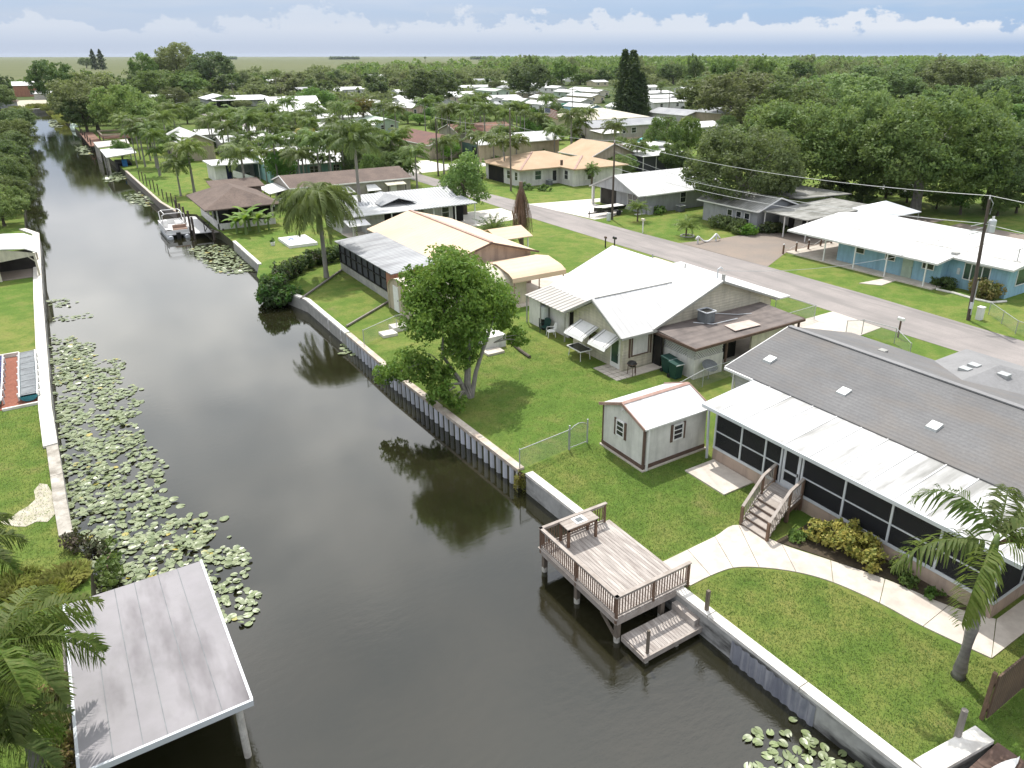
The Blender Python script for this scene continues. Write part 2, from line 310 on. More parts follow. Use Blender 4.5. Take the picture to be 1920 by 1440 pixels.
# ------------------------------------------------------------------ mesh helpers
class MB:
    def __init__(s): s.v = []; s.f = []
    def add(s, vs, fs):
        o = len(s.v); s.v += [tuple(p) for p in vs]; s.f += [tuple(i+o for i in f) for f in fs]; return s
    def box(s, x0, y0, z0, x1, y1, z1):
        if x0 > x1: x0, x1 = x1, x0
        if y0 > y1: y0, y1 = y1, y0
        return s.add([(x0, y0, z0), (x1, y0, z0), (x1, y1, z0), (x0, y1, z0), (x0, y0, z1), (x1, y0, z1), (x1, y1, z1), (x0, y1, z1)],
                     [(0, 3, 2, 1), (4, 5, 6, 7), (0, 1, 5, 4), (1, 2, 6, 5), (2, 3, 7, 6), (3, 0, 4, 7)])
    def beam(s, p, q, w, h=None):
        "square bar from p to q"
        h = h or w; p = Vector(p); q = Vector(q); d = (q-p).normalized()
        a = d.cross(Vector((0, 0, 1)))
        a = Vector((1, 0, 0)) if a.length < 1e-3 else a.normalized()
        b = a.cross(d).normalized(); a = a*w/2; b = b*h/2
        vs = [p-a-b, p+a-b, p+a+b, p-a+b, q-a-b, q+a-b, q+a+b, q-a+b]
        return s.add(vs, [(0, 3, 2, 1), (4, 5, 6, 7), (0, 1, 5, 4), (1, 2, 6, 5), (2, 3, 7, 6), (3, 0, 4, 7)])
    def tube(s, pts, r, n=8, cap=True):
        pts = [Vector(p) for p in pts]; vs = []; fs = []
        for i, p in enumerate(pts):
            d = (pts[min(i+1, len(pts)-1)]-pts[max(i-1, 0)]).normalized()
            a = d.cross(Vector((0, 0, 1))); a = Vector((1, 0, 0)) if a.length < 1e-3 else a.normalized(); b = a.cross(d)
            rr = r[i] if isinstance(r, (list, tuple)) else r
            vs += [p+(a*math.cos(2*math.pi*k/n)+b*math.sin(2*math.pi*k/n))*rr for k in range(n)]
        for i in range(len(pts)-1):
            for k in range(n): fs.append((i*n+k, i*n+(k+1) % n, (i+1)*n+(k+1) % n, (i+1)*n+k))
        if cap: fs += [tuple(range(n))[::-1], tuple(range((len(pts)-1)*n, len(pts)*n))]
        return s.add(vs, fs)
    def cyl(s, x, y, z0, z1, r, n=10, r2=None): return s.tube([(x, y, z0), (x, y, z1)], [r, r if r2 is None else r2], n)
    def poly(s, pts): return s.add(pts, [tuple(range(len(pts)))])
    def prism(s, xy, z0, z1):
        n = len(xy); tri = tessellate_polygon([[Vector((x, y, 0)) for x, y in xy]])
        vs = [(x, y, z0) for x, y in xy]+[(x, y, z1) for x, y in xy]
        fs = [tuple(i+n for i in t) for t in tri]+[tuple(t)[::-1] for t in tri]+[(i, (i+1) % n, (i+1) % n+n, i+n) for i in range(n)]
        return s.add(vs, fs)
    def slab(s, p0, p1, p2, p3, t):
        "sheet with its top on four points and thickness t below"
        ps = [Vector(p) for p in (p0, p1, p2, p3)]; lo = [p-Vector((0, 0, t)) for p in ps]
        return s.add(ps+lo, [(0, 1, 2, 3), (7, 6, 5, 4), (0, 4, 5, 1), (1, 5, 6, 2), (2, 6, 7, 3), (3, 7, 4, 0)])
    def gable(s, x0, x1, y0, y1, ze, zr, axis, o=.35, t=.12):
        "two-slope roof; eaves at height ze over the wall lines"
        if axis == 'Y':
            xm = (x0+x1)/2; sl = (zr-ze)/(xm-x0); zl = ze-o*sl
            s.slab((x0-o, y0-o, zl), (xm, y0-o, zr), (xm, y1+o, zr), (x0-o, y1+o, zl), t)
            s.slab((xm, y0-o, zr), (x1+o, y0-o, zl), (x1+o, y1+o, zl), (xm, y1+o, zr), t)
        else:
            ym = (y0+y1)/2; sl = (zr-ze)/(ym-y0); zl = ze-o*sl
            s.slab((x0-o, y0-o, zl), (x1+o, y0-o, zl), (x1+o, ym, zr), (x0-o, ym, zr), t)
            s.slab((x0-o, ym, zr), (x1+o, ym, zr), (x1+o, y1+o, zl), (x0-o, y1+o, zl), t)
        return s
    def hip(s, x0, x1, y0, y1, ze, zr, o=.4, t=.14):
        x0 -= o; x1 += o; y0 -= o; y1 += o; w = min(x1-x0, y1-y0)/2
        if x1-x0 >= y1-y0: a, b = (x0+w, y0+w), (x1-w, y0+w)
        else: a, b = (x0+w, y0+w), (x0+w, y1-w)
        c = [(x0, y0), (x1, y0), (x1, y1), (x0, y1)]
        vs = [(x, y, ze) for x, y in c]+[(*a, zr), (*b, zr+.001)]+[(x, y, ze-t) for x, y in c]
        if x1-x0 >= y1-y0: fs = [(0, 1, 5, 4), (1, 2, 5), (2, 3, 4, 5), (3, 0, 4)]
        else: fs = [(0, 1, 4), (1, 2, 5, 4), (2, 3, 5), (3, 0, 4, 5)]
        return s.add(vs, fs+[(9, 8, 7, 6), (0, 6, 7, 1), (1, 7, 8, 2), (2, 8, 9, 3), (3, 9, 6, 0)])
    def walls(s, x0, x1, y0, y1, z0, ze, zr=None, axis='Y', t=.12):
        "a closed shell with gable triangles when zr is given"
        if zr is None: return s.box(x0, y0, z0, x1, y1, ze-.14)
        e = ze-t-.02; r = zr-t-.04
        if axis == 'Y':
            xm = (x0+x1)/2; pr = [(x0, z0), (x1, z0), (x1, e), (xm, r), (x0, e)]
            vs = [(x, y0, z) for x, z in pr]+[(x, y1, z) for x, z in pr]
        else:
            ym = (y0+y1)/2; pr = [(y0, z0), (y1, z0), (y1, e), (ym, r), (y0, e)]
            vs = [(x0, y, z) for y, z in pr]+[(x1, y, z) for y, z in pr]
        return s.add(vs, [(0, 1, 2, 3, 4), (9, 8, 7, 6, 5)]+[(i, i+5, (i+1) % 5+5, (i+1) % 5) for i in range(5)])
    def mesh(s, name, loc=(0, 0, 0), smooth=False):
        me = bpy.data.meshes.new(name)
        me.from_pydata([(x-loc[0], y-loc[1], z-loc[2]) for x, y, z in s.v], [], s.f)
        if smooth:
            for p in me.polygons: p.use_smooth = True
        return me
def np_mesh(name, V, Q):
    "mesh from arrays: V (n,3), Q (m,k)"
    me = bpy.data.meshes.new(name); k = Q.shape[1]
    me.vertices.add(len(V)); me.vertices.foreach_set('co', V.astype(np.float32).ravel())
    me.loops.add(Q.size); me.loops.foreach_set('vertex_index', Q.astype(np.int32).ravel())
    me.polygons.add(len(Q)); me.polygons.foreach_set('loop_start', np.arange(0, Q.size, k, dtype=np.int32))
    me.update(calc_edges=True); return me
CH = {}
def tag(o, label=None, cat=None, group=None, kind=None):
    if label: o['label'] = label
    if cat: o['category'] = cat
    if group: o['group'] = group
    if kind: o['kind'] = kind
    return o
def thing(name, label, cat, loc=(0, 0, 0), group=None, rz=0):
    o = bpy.data.objects.new(name, None); COL.objects.link(o); o.location = loc; o.rotation_euler = (0, 0, rz); o.empty_display_size = .3
    return tag(o, label, cat, group)
def wloc(o):
    v = Vector((0, 0, 0))
    while o is not None: v += o.location; o = o.parent
    return v
def link(name, me, m, parent=None, loc=(0, 0, 0)):
    me.materials.append(M[m] if isinstance(m, str) else m)
    o = bpy.data.objects.new(name, me); COL.objects.link(o); o.location = loc
    if parent: o.parent = parent; CH.setdefault(parent.name, []).append(o)
    return o
def part(name, mb, m, parent, label=None, smooth=False):
    o = link(name, mb.mesh(name, wloc(parent), smooth), m, parent)
    if label: o['label'] = label
    return o
def solo(name, mb, m, label, cat, group=None, smooth=False, at=None):
    at = at or mb.v[0]; loc = (at[0], at[1], 0)
    return tag(link(name, mb.mesh(name, loc, smooth), m, None, loc), label, cat, group)
def struct(name, mb, m): return tag(link(name, mb.mesh(name), m), kind='structure')
def copy_tree(o, parent=None):
    "a thing with copies of its parts and their sub-parts (mesh data shared)"
    c = o.copy(); COL.objects.link(c)
    if parent is not None: c.parent = parent; CH.setdefault(parent.name, []).append(c)
    for k in CH.get(o.name, []): copy_tree(k, c)
    return c
def window(parent, side, at, a, z, w, h, frame='trim_white', glass='glass', bars=1, shut=None, name='window'):
    """side '-x' (wall plane x=at, a runs along y) or '-y' (plane y=at, a runs along x)"""
    def bx(mb, a0, a1, z0, z1, d0, d1):
        if side == '-x': mb.box(at-d1, a0, z0, at-d0, a1, z1)
        elif side == '+x': mb.box(at+d0, a0, z0, at+d1, a1, z1)
        else: mb.box(a0, at-d1, z0, a1, at-d0, z1)
    a0, a1, z0, z1 = a-w/2, a+w/2, z, z+h; t = .07
    f = MB(); bx(f, a0-t, a0, z0-t, z1+t, -.02, .06); bx(f, a1, a1+t, z0-t, z1+t, -.02, .06); bx(f, a0, a1, z0-t, z0, -.02, .06); bx(f, a0, a1, z1, z1+t, -.02, .06)
    for i in range(bars): bx(f, a0, a1, z0+(i+1)*h/(bars+1)-.02, z0+(i+1)*h/(bars+1)+.02, -.02, .05)
    fr = part(name, f, frame, parent)
    p = MB(); bx(p, a0, a1, z0, z1, -.02, .025); part('pane', p, glass, fr)
    if shut:
        for q in (a0-t-.36, a1+t+.01):
            s_ = MB(); bx(s_, q, q+.35, z0-t, z1+t, -.02, .045); part('shutter', s_, shut, fr)
    return fr
def door(parent, side, at, a, w=.9, h=2.05, m='trim_white', z=.05, glass=None):
    mb = MB()
    if side == '-x': mb.box(at-.05, a-w/2, z, at+.02, a+w/2, z+h)
    else: mb.box(a-w/2, at-.05, z, a+w/2, at+.02, z+h)
    d = part('door', mb, m, parent)
    if glass:
        g = MB()
        if side == '-x': g.box(at-.07, a-w/2+.14, z+.35, at-.045, a+w/2-.14, z+h-.15)
        else: g.box(a-w/2+.14, at-.07, z+.35, a+w/2-.14, at-.045, z+h-.15)
        part('pane', g, glass, d)
    k = MB()
    if side == '-x': k.box(at-.11, a-w/2+.06, z+.95, at-.05, a-w/2+.12, z+1.05)
    else: k.box(a+w/2-.12, at-.11, z+.95, a+w/2-.06, at-.05, z+1.05)
    part('handle', k, 'galv', d)
    return d
# ------------------------------------------------------------------ light and sky
SAZ, SEL = rad(21), rad(61.5)
sd = Vector((math.sin(SAZ)*math.cos(SEL), math.cos(SAZ)*math.cos(SEL), math.sin(SEL)))
sl = bpy.data.lights.new('sun', 'SUN'); sl.energy = 4.3; sl.angle = rad(.55); sl.color = (1, .955, .89)
so = bpy.data.objects.new('sun', sl); COL.objects.link(so); so.location = (0, 0, 60); so.rotation_euler = (-sd).to_track_quat('-Z', 'Y').to_euler()
w = bpy.data.worlds.new('World'); sc.world = w; w.use_nodes = True; nt = w.node_tree
bg = nt.nodes['Background']; bg.inputs[1].default_value = .1
sky = _n(nt, 'ShaderNodeTexSky', sky_type='NISHITA'); sky.sun_disc = False; sky.sun_elevation = SEL; sky.sun_rotation = SAZ
sky.air_density = 1.; sky.dust_density = .6; sky.ozone_density = 1.5
tc = _n(nt, 'ShaderNodeTexCoord'); nv = _n(nt, 'ShaderNodeVectorMath', operation='NORMALIZE'); nt.links.new(tc.outputs['Generated'], nv.inputs[0])
sp = _n(nt, 'ShaderNodeSeparateXYZ'); nt.links.new(nv.outputs[0], sp.inputs[0])
def mth(op, a, b=None, c=None):
    m = _n(nt, 'ShaderNodeMath', operation=op)
    for i, v in enumerate((a, b, c)):
        if v is None: continue
        if hasattr(v, 'links'): nt.links.new(v, m.inputs[i])
        else: m.inputs[i].default_value = v
    return m.outputs[0]
def vmap(scale, loc=(0, 0, 0)):
    m = _n(nt, 'ShaderNodeMapping'); m.inputs['Scale'].default_value = scale; m.inputs['Location'].default_value = loc
    nt.links.new(nv.outputs[0], m.inputs[0]); return m.outputs[0]
z = sp.outputs[2]
# high thin cloud, a broken white ceiling that brightens overhead
hi = _noise(nt, vmap((1.3, 1.3, 2.6)), 1.6, 5, .55)
him = mth('MULTIPLY', _ramp(nt, hi, .3, .56), _ramp(nt, z, .045, .16))
# cumulus bank low on the horizon with flat feet and heaped tops
cu = _noise(nt, vmap((1, 1, 1.5), (.37, 0, .1)), 30., 6, .6)
cub = _noise(nt, vmap((1, 1, 0), (1.3, .7, 0)), 5., 3)
top = mth('MULTIPLY_ADD', cub, .1, -.006)
th = mth('DIVIDE', mth('SUBTRACT', z, .012), mth('SUBTRACT', top, .012))
foot = _ramp(nt, z, .01, .028)
body = _ramp(nt, mth('SUBTRACT', cu, mth('MULTIPLY_ADD', th, .42, .16)), .0, .07)
cum = mth('MULTIPLY', mth('MULTIPLY', body, foot), .85)
veil = mth('MULTIPLY', _ramp(nt, z, .03, .085), .75)
base = sky.outputs[0]
dr = _n(nt, 'ShaderNodeVectorMath', operation='DOT_PRODUCT'); nt.links.new(nv.outputs[0], dr.inputs[0]); dr.inputs[1].default_value = (.836, -.549, 0)
az = _ramp(nt, dr.outputs[1], -.25, .6)      # the air is clearer and bluer towards the right
low = _mix(nt, az, (5.2, 5.9, 7.2), (3.7, 4.9, 7.0))
mid_ = _mix(nt, az, (4.9, 5.95, 7.5), (3.5, 5.2, 7.5))
c = _mix(nt, _ramp(nt, z, .006, .05), low, mid_)
c = _mix(nt, _ramp(nt, z, .1, .3), c, _mix(nt, .5, base, (5., 6.6, 8.8)))
c = _mix(nt, mth('MULTIPLY', _ramp(nt, _noise(nt, vmap((1, 1, 9)), 4., 4), .45, .7), mth('MULTIPLY', _ramp(nt, z, .02, .05), .45)), c, (6.5, 6.85, 7.5))
c = _mix(nt, mth('MULTIPLY', cum, _ramp2(nt, az, .45, 1.)), c, (8.2, 8.4, 8.8))
# the broken ceiling is brightest on the sun's side of the sky and duller behind us
ds = _n(nt, 'ShaderNodeVectorMath', operation='DOT_PRODUCT'); nt.links.new(nv.outputs[0], ds.inputs[0]); ds.inputs[1].default_value = (.45, .89, .12)
sunny = _ramp(nt, ds.outputs[1], -.1, .8)
hi_c = _mix(nt, sunny, (9., 9.2, 9.6), (22., 22., 21.6))
hi_c = _mix(nt, _ramp(nt, z, .42, .68), hi_c, (15., 15., 15.4))
cc = _mix(nt, _ramp(nt, z, .05, .27), (8.8, 9., 10.2), hi_c)
c = _mix(nt, him, c, cc)
nt.links.new(c, bg.inputs[0])
sc.view_settings.view_transform = 'Standard'; sc.view_settings.look = 'None'; sc.view_settings.gamma = 1; sc.view_settings.exposure = .1
sc.cycles.max_bounces = 6; sc.cycles.transparent_max_bounces = 12; sc.cycles.diffuse_bounces = 3; sc.cycles.glossy_bounces = 3
sc.cycles.caustics_reflective = False; sc.cycles.caustics_refractive = False; sc.cycles.use_denoising = True

# ------------------------------------------------------------------ ground, canal, roads
LEFT = [(-2.9, -60), (-2.9, 25.5), (-1.9, 27.8), (-1.75, 30.5), (-2.3, 33.2), (-2.6, 48), (-2.45, 73), (-2.1, 101.5), (-3.4, 105.5), (-3.4, 150), (-2.6, 200), (-1.6, 260), (-.6, 320), (.3, 344), (7.6, 349)]
RIGHT = [(8.3, 330), (9.3, 270), (10.4, 215), (10.9, 190), (11.5, 165), (11.9, 152), (12.5, 115.5), (13.3, 106), (15.2, 104), (15.2, 93.5), (15.6, 91.5), (15.7, 85.5), (15.6, 74), (14.4, 70), (14.2, 66), (15.3, 63.2), (16.05, 60), (16.05, 50.4), (16.0, 42), (16.5, 27.1), (16.6, 26.7), (17.08, 6.55), (20.1, 6.2), (20.1, -60)]
HOLE = LEFT+RIGHT
WL = -1.0
B = 9000
outer = [(-B, -B), (B, -B), (B, B), (-B, B)]
tri = tessellate_polygon([[Vector((x, y, 0)) for x, y in outer], [Vector((x, y, 0)) for x, y in HOLE]])
pts = [(x, y, 0) for x, y in outer+HOLE]
g = MB(); g.add(pts, tri)
struct('ground', g, 'grass')
bk = MB(); n = len(HOLE)
for i in range(n):
    a, b_ = HOLE[i], HOLE[(i+1) % n]
    bk.add([(*a, 0), (*b_, 0), (*b_, -1.6), (*a, -1.6)], [(0, 1, 2, 3)])
struct('bank', bk, 'earth')
wt = MB(); wt.poly([(-30, -60, WL), (45, -60, WL), (45, 360, WL), (-30, 360, WL)])
struct('water', wt, 'water')
def sheet(name, xy, z, m, t=.05):
    mb = MB(); mb.prism(xy, z-t, z); return struct(name, mb, m)
sheet('road', [(50.5, -30), (55.7, -30), (56.0, 20), (56.6, 35), (56.6, 46.5), (55.0, 86), (53.9, 100), (53.4, 330), (48.8, 330), (50.4, 93), (49.9, 78), (50.4, 41), (50.2, 30)], .02, 'road')
sheet('side_road', [(56.64, 46.3), (62.3, 48.9), (70.6, 49.2), (92, 49), (92, 56), (74, 56.4), (66, 57.3), (61.5, 57.2), (56.2, 58.2)], .016, 'drive_asphalt')
sheet('driveway', [(54.6, 86.5), (56.0, 73.2), (59.0, 73.4), (62.3, 75.4), (62.4, 82.4), (66, 82.6), (66, 84.5), (58, 85.8)], .03, 'concrete_white')
sheet('carport_driveway', [(38.3, 29.0), (50.1, 29.8), (50.3, 34.2), (43.4, 34.2), (38.3, 33.8)], .03, 'concrete')
sheet('tan_house_driveway', [(29.6, 48.8), (42, 48.8), (49.9, 50), (49.9, 55), (36.5, 55), (30, 54.8)], .028, 'concrete')
sheet('white_house_driveway', [(36, 77), (49.8, 79), (50, 86), (42.5, 86), (36, 83)], .03, 'concrete_white')
sheet('far_driveway', [(53.8, 121), (71, 123), (71, 128.6), (62.8, 129), (62.8, 136), (58, 136), (53.6, 130)], .03, 'concrete_white')
def spline(P_, k=5):
    out = []
    for i in range(len(P_)-1):
        p0, p1, p2, p3 = P_[max(0, i-1)], P_[i], P_[i+1], P_[min(len(P_)-1, i+2)]
        for j in range(k):
            t = j/k; out.append(tuple(.5*(2*b+(c-a)*t+(2*a-5*b+4*c-d)*t*t+(3*b-a-3*c+d)*t**3) for a, b, c, d in zip(p0, p1, p2, p3)))
    return out+[P_[-1]]
po = spline([(17.5, 16.2), (18.6, 16.2), (19.7, 16.05), (20.6, 15.5), (21.6, 14.5), (22.3, 13.3), (22.75, 11.6), (22.95, 10.), (23.45, 7.85)]); pi_ = spline([(17.5, 17.87), (19.0, 17.9), (20.6, 17.93), (22.08, 17.96), (22.55, 16.0), (23.35, 14.2), (24.15, 12.3), (24.75, 10.1), (25.5, 8.75)])
pth = MB()
for i in range(8):
    a, b = po[i*5:i*5+6], pi_[i*5:i*5+6]; a = [(x+(.0), y) for x, y in a]
    e = .012
    def sh(p, q): d = math.hypot(q[0]-p[0], q[1]-p[1]); return (p[0]+(q[0]-p[0])*e/d, p[1]+(q[1]-p[1])*e/d)
    a[0], a[-1], b[0], b[-1] = sh(a[0], a[1]), sh(a[-1], a[-2]), sh(b[0], b[1]), sh(b[-1], b[-2]); pth.prism(a+b[::-1], -.01, .04)
pth.prism([(23.47, 7.85), (30, 7.85), (30, 8.72), (25.52, 8.74)], -.01, .04)
struct('garden_path', pth, 'concrete')
sheet('flower_bed', [(22.5, 16.3), (23.2, 14.75), (24.28, 12.2), (24.85, 9.6), (25.3, 9.0), (25.3, 16.4)], .03, 'mulch_dark')
sheet('mulch_bed', [(-6, 49.2), (-2.95, 49.2), (-3.0, 58.6), (-6, 59.2)], .03, 'mulch')
sheet('sand_patch', [(-4.9, 35.9), (-4.3, 35.2), (-3.9, 34.9), (-3.5, 35.1), (-3.1, 34.8), (-2.8, 35.3), (-2.75, 36.4), (-2.85, 37.5), (-3.0, 38.4), (-3.3, 38.7), (-3.55, 38.1), (-3.5, 37.2), (-3.8, 36.7), (-4.1, 36.5), (-4.5, 36.0)], .02, 'sand')
sheet('far_lot', [(8, 352), (-4, 352), (-9, 420), (7, 430)], .03, 'sand')
sheet('grey_yard', [(76.5, 33), (92, 34), (92, 47), (76.5, 46)], .02, 'drive_asphalt')
sheet('paved_yard', [(100, 116), (88.8, 112), (88.8, 126), (99, 136), (104, 138)], .02, 'mulch')

def seawall(label, pts, inward, capm, facem, capw=.42, zt=.12, style='flat', ct=.14, group=None, name='seawall', sections=None):
    """pts along the water line; inward = unit vector towards the land; the face stands 6 cm proud of the bank"""
    t = thing(name, label, 'seawall', (pts[0][0], pts[0][1], 0), group)
    ix, iy = inward; cap = MB(); face = MB()
    P_ = [(x-ix*.1, y-iy*.1) for x, y in pts]; I_ = [(x+ix*capw, y+iy*capw) for x, y in pts]
    for i in range(len(pts)-1):
        L = math.hypot(P_[i+1][0]-P_[i][0], P_[i+1][1]-P_[i][1]); k = max(1, int(L/3.5))
        for j in range(k):
            def at(A, s_): return (A[i][0]+(A[i+1][0]-A[i][0])*s_, A[i][1]+(A[i+1][1]-A[i][1])*s_)
            s0, s1 = (j+.004)/k, (j+.996)/k; dz = R.uniform(-.008, .008)
            a, b_, c_, d_ = at(P_, s0), at(P_, s1), at(I_, s1), at(I_, s0)
            cap.slab((*a, zt+dz), (*b_, zt+dz), (*c_, zt+dz), (*d_, zt+dz), ct)
    part('cap', cap, capm, t)
    for i in range(len(pts)-1):
        (x0, y0), (x1, y1) = pts[i], pts[i+1]
        L = math.hypot(x1-x0, y1-y0)
        if style == 'flat':
            q = [(x0-ix*.05, y0-iy*.05), (x1-ix*.05, y1-iy*.05), (x1+ix*.1, y1+iy*.1), (x0+ix*.1, y0+iy*.1)]
            face.prism(q, -1.6, zt-ct+.01)
        else:
            k = int(L/.62)*4; top = []; off = [.0, .0, .16, .16]
            for j in range(k+1):
                s_ = (j + (.25 if j % 2 else -.25)*0)/k; o_ = -.06+off[j % 4]
                top.append((x0+(x1-x0)*s_+ix*(o_-.04), y0+(y1-y0)*s_+iy*(o_-.04)))
            for j in range(k):
                a, b_ = top[j], top[j+1]
                face.add([(*a, zt-.1), (*b_, zt-.1), (*b_, -1.6), (*a, -1.6)], [(0, 1, 2, 3)])
    part('face', face, facem, t)
    return t
s1 = seawall('stained white concrete seawall below the wooden deck lawn', [(17.08, 6.55), (16.62, 26.6)], (1, 0), 'cap', 'wall_conc', capw=.32)
cor = MB(); k = 40; y0, y1 = 9.9, 13.4
for j in range(k):
    def cx(y): return 17.06-(y-7.3)*.0228-.075
    ya, yb = y0+(y1-y0)*j/k, y0+(y1-y0)*(j+1)/k; oa, ob = (.05 if j % 4 in (1, 2) else 0), (.05 if (j+1) % 4 in (1, 2) else 0)
    cor.add([(cx(ya)-oa, ya, -.14), (cx(yb)-ob, yb, -.14), (cx(yb)-ob, yb, -1.5), (cx(ya)-oa, ya, -1.5)], [(0, 1, 2, 3)])
part('sheet_pile', cor, 'steel_pile', s1, 'grey corrugated steel sheet set in the wall')
seawall('white ribbed vinyl seawall with a wooden cap below the broad leafy tree', [(16.5, 27.1), (16.0, 42), (16.05, 50.4)], (1, 0), 'wood_cap', 'vinyl', capw=.3, style='rib', ct=.2)
seawall('low pale concrete seawall along the lawn of the house with the silver porch', [(16.05, 50.6), (16.05, 60), (15.3, 63.2)], (1, .1), 'cap', 'block', capw=.28)
seawall('thin weathered seawall beyond the vine hedge', [(15.6, 74), (15.7, 85.5)], (1, 0), 'cap', 'block', capw=.25)
seawall('dark timber seawall with black posts below the lawn of the tan gable house', [(13.3, 106), (12.5, 115.5), (11.9, 152)], (1, 0), 'wood_cap', 'grey_wood', capw=.25)
seawall('long seawall with a wide white cap on the left bank', [(-2.5, 42.6), (-2.6, 48), (-2.45, 73), (-2.1, 101.5), (-3.4, 105.5)], (-1, -.12), 'concrete_white', 'wall_conc', capw=.55, zt=.16)
seawall('weathered grey broken end of the left bank seawall below the sand patch', [(-2.3, 33.2), (-2.4, 36.4), (-2.43, 39.0), (-2.5, 42.55)], (-1, -.05), 'broken_cap', 'wall_conc', capw=.42, zt=.1)
seawall('short white return wall at the foot of the brown wooden fence', [(17.4, 6.5), (20.1, 6.15)], (.1, 1), 'cap', 'wall_conc', capw=.5, zt=.13)
seawall('pale wall across the far end of the canal', [(.3, 344), (7.6, 349)], (-.4, 1), 'cap', 'block', capw=.8, zt=.5)
# drain pipes hanging over the low wall
for (x, y) in ((16.0, 54.2), (16.0, 51.4)):
    mb = MB(); mb.tube([(x-.08, y, .12), (x-.12, y, -.2), (x-.11, y, -.75)], .05, 6)
    solo('drain_pipe', mb, 'trim_white', 'white drain pipe hanging over the low pale seawall', 'pipe', 'drain pipes on the low seawall')
# ================================================================== near house with the white screened porch
h = thing('shingle_house', 'grey shingle roofed house with a long white roofed screened porch', 'house', (28.7, 23, 0))
mb = MB(); mb.box(29.0, 3, 0, 38.8, 25.0, 3.2); part('wall', mb, 'pale_grey', h)
rf = MB()
XR, ZR = 33.5, 4.75
rf.slab((28.55, 2, 3.42), (XR, 2, ZR), (XR, 25.35, ZR), (28.55, 25.35, 3.42), .16)
rf.slab((XR, 2, ZR), (39.6, 2, 3.12), (39.6, 25.35, 3.12), (XR, 25.35, ZR), .16)
r = part('roof', rf, 'shingle', h)
mb = MB(); mb.beam((XR, 2, ZR+.02), (XR, 25.35, ZR+.02), .3, .06); part('ridge_cap', mb, 'shingle_light', r)
mb = MB(); A = (39.2, 16.5, 4.15); Vv = (35.6, 16.5, 4.19)
mb.add([Vv, A, (42.6, 13.1, 3.2), (42.6, 19.9, 3.2), (38.9, 13.1, 3.2), (38.9, 19.9, 3.2)], [(0, 4, 2, 1), (1, 2, 3), (0, 1, 3, 5)])
mb.add([(42.6, 13.1, 3.2), (42.6, 19.9, 3.2), (38.9, 19.9, 3.2), (38.9, 13.1, 3.2), (42.6, 13.1, 3.05), (42.6, 19.9, 3.05), (38.9, 19.9, 3.05), (38.9, 13.1, 3.05)], [(4, 7, 6, 5), (0, 4, 5, 1), (1, 5, 6, 2), (0, 3, 7, 4)])
part('hip_roof', mb, 'shingle_light', h, 'paler hipped roof over the street side wing')
mb = MB(); mb.box(38.8, 13.6, 0, 42.0, 19.4, 3.1); part('wing_wall', mb, 'pale_grey', h)
def rz(x): return 3.42+(x-28.55)*(ZR-3.42)/(XR-28.55) if x < XR else ZR-(x-XR)*(ZR-3.12)/(39.6-XR)
for (px, py) in ((1443, 680), (1581, 741), (1750, 806)):
    x, y = G(px, py, 4.0); zz = rz(x); x, y = G(px, py, zz)
    mb = MB(); mb.add([(x-.3, y-.28, zz+.02), (x+.25, y-.28, zz+.18), (x+.25, y+.28, zz+.18), (x-.3, y+.28, zz+.02), (x-.25, y-.25, zz+.17), (x+.25, y-.25, zz+.32), (x+.25, y+.25, zz+.32), (x-.25, y+.25, zz+.17)],
        [(4, 5, 6, 7), (0, 1, 5, 4), (1, 2, 6, 5), (2, 3, 7, 6), (3, 0, 4, 7)]); part('roof_vent', mb, 'galv', r)
for (px, py) in ((1630, 662), (1655, 659)):
    x, y = G(px, py, 4.0); zz = rz(x); x, y = G(px, py, zz); mb = MB(); mb.box(x-.2, y-.2, zz-.1, x+.2, y+.2, zz+.1); part('roof_vent', mb, 'gutter', r)
for (px, py) in ((1825, 693), (1808, 700), (1880, 713)):
    x, y = G(px, py, 3.75); zz = 4.17-abs(y-16.5)*.28 if x < 39.2 else 4.1-(x-39.2)*.28
    mb = MB(); mb.box(x-.25, y-.25, zz-.15, x+.25, y+.25, zz+.14); part('roof_vent', mb, 'galv', h)
mb = MB(); mb.beam((28.5, 23.4, 3.33), (28.5, 25.35, 3.33), .13, .13); mb.beam((28.6, 25.42, 3.33), (XR, 25.42, 4.66), .05, .16); mb.beam((29, 25.1, 3.2), (28.95, 25.1, .1), .09, .09); part('gutter', mb, 'trim_white', h)
# porch
PX, PY0, PY1 = 25.3, 8.9, 22.75
mb = MB(); mb.box(PX, PY0, 0, 28.98, PY1, .68); part('porch_base', mb, 'stucco', h)
mb = MB(); mb.box(PX+.2, PY0+.1, .69, 28.96, PY1-.1, .74); part('porch_floor', mb, 'concrete', h)
mb = MB(); mb.box(28.9, PY0+.1, .75, 28.985, PY1-.1, 3.2); iw = part('porch_back_wall', mb, 'pale_grey', h)
ov = MB(); ov.slab((24.98, 8.3, 2.98), (28.62, 8.3, 3.36), (28.62, 23.3, 3.36), (24.98, 23.3, 2.98), .1); pr = part('porch_roof', ov, 'porch_roof', h)
sm = MB()
for k in range(11):
    y = 9.1+k*1.32; sm.beam((25.0, y, 2.995), (28.6, y, 3.372), .05, .035)
part('seam', sm, 'trim_white', pr)
mb = MB(); mb.beam((24.93, 8.25, 2.9), (24.93, 23.35, 2.9), .12, .17); mb.beam((24.95, 23.34, 2.92), (28.6, 23.34, 3.3), .06, .14); mb.beam((25.08, 23.05, 2.85), (25.08, 22.9, .05), .09, .09); part('gutter', mb, 'alum', pr)
fr = MB(); scn = MB()
ys = [22.68, 21.0, 19.55, 18.62, 17.45, 15.3, 13.15, 11.15, 9.0]
fr.box(PX-.03, PY0, .66, PX+.09, PY1, .8); fr.box(PX-.02, PY0, 2.74, PX+.09, PY1, 2.9)
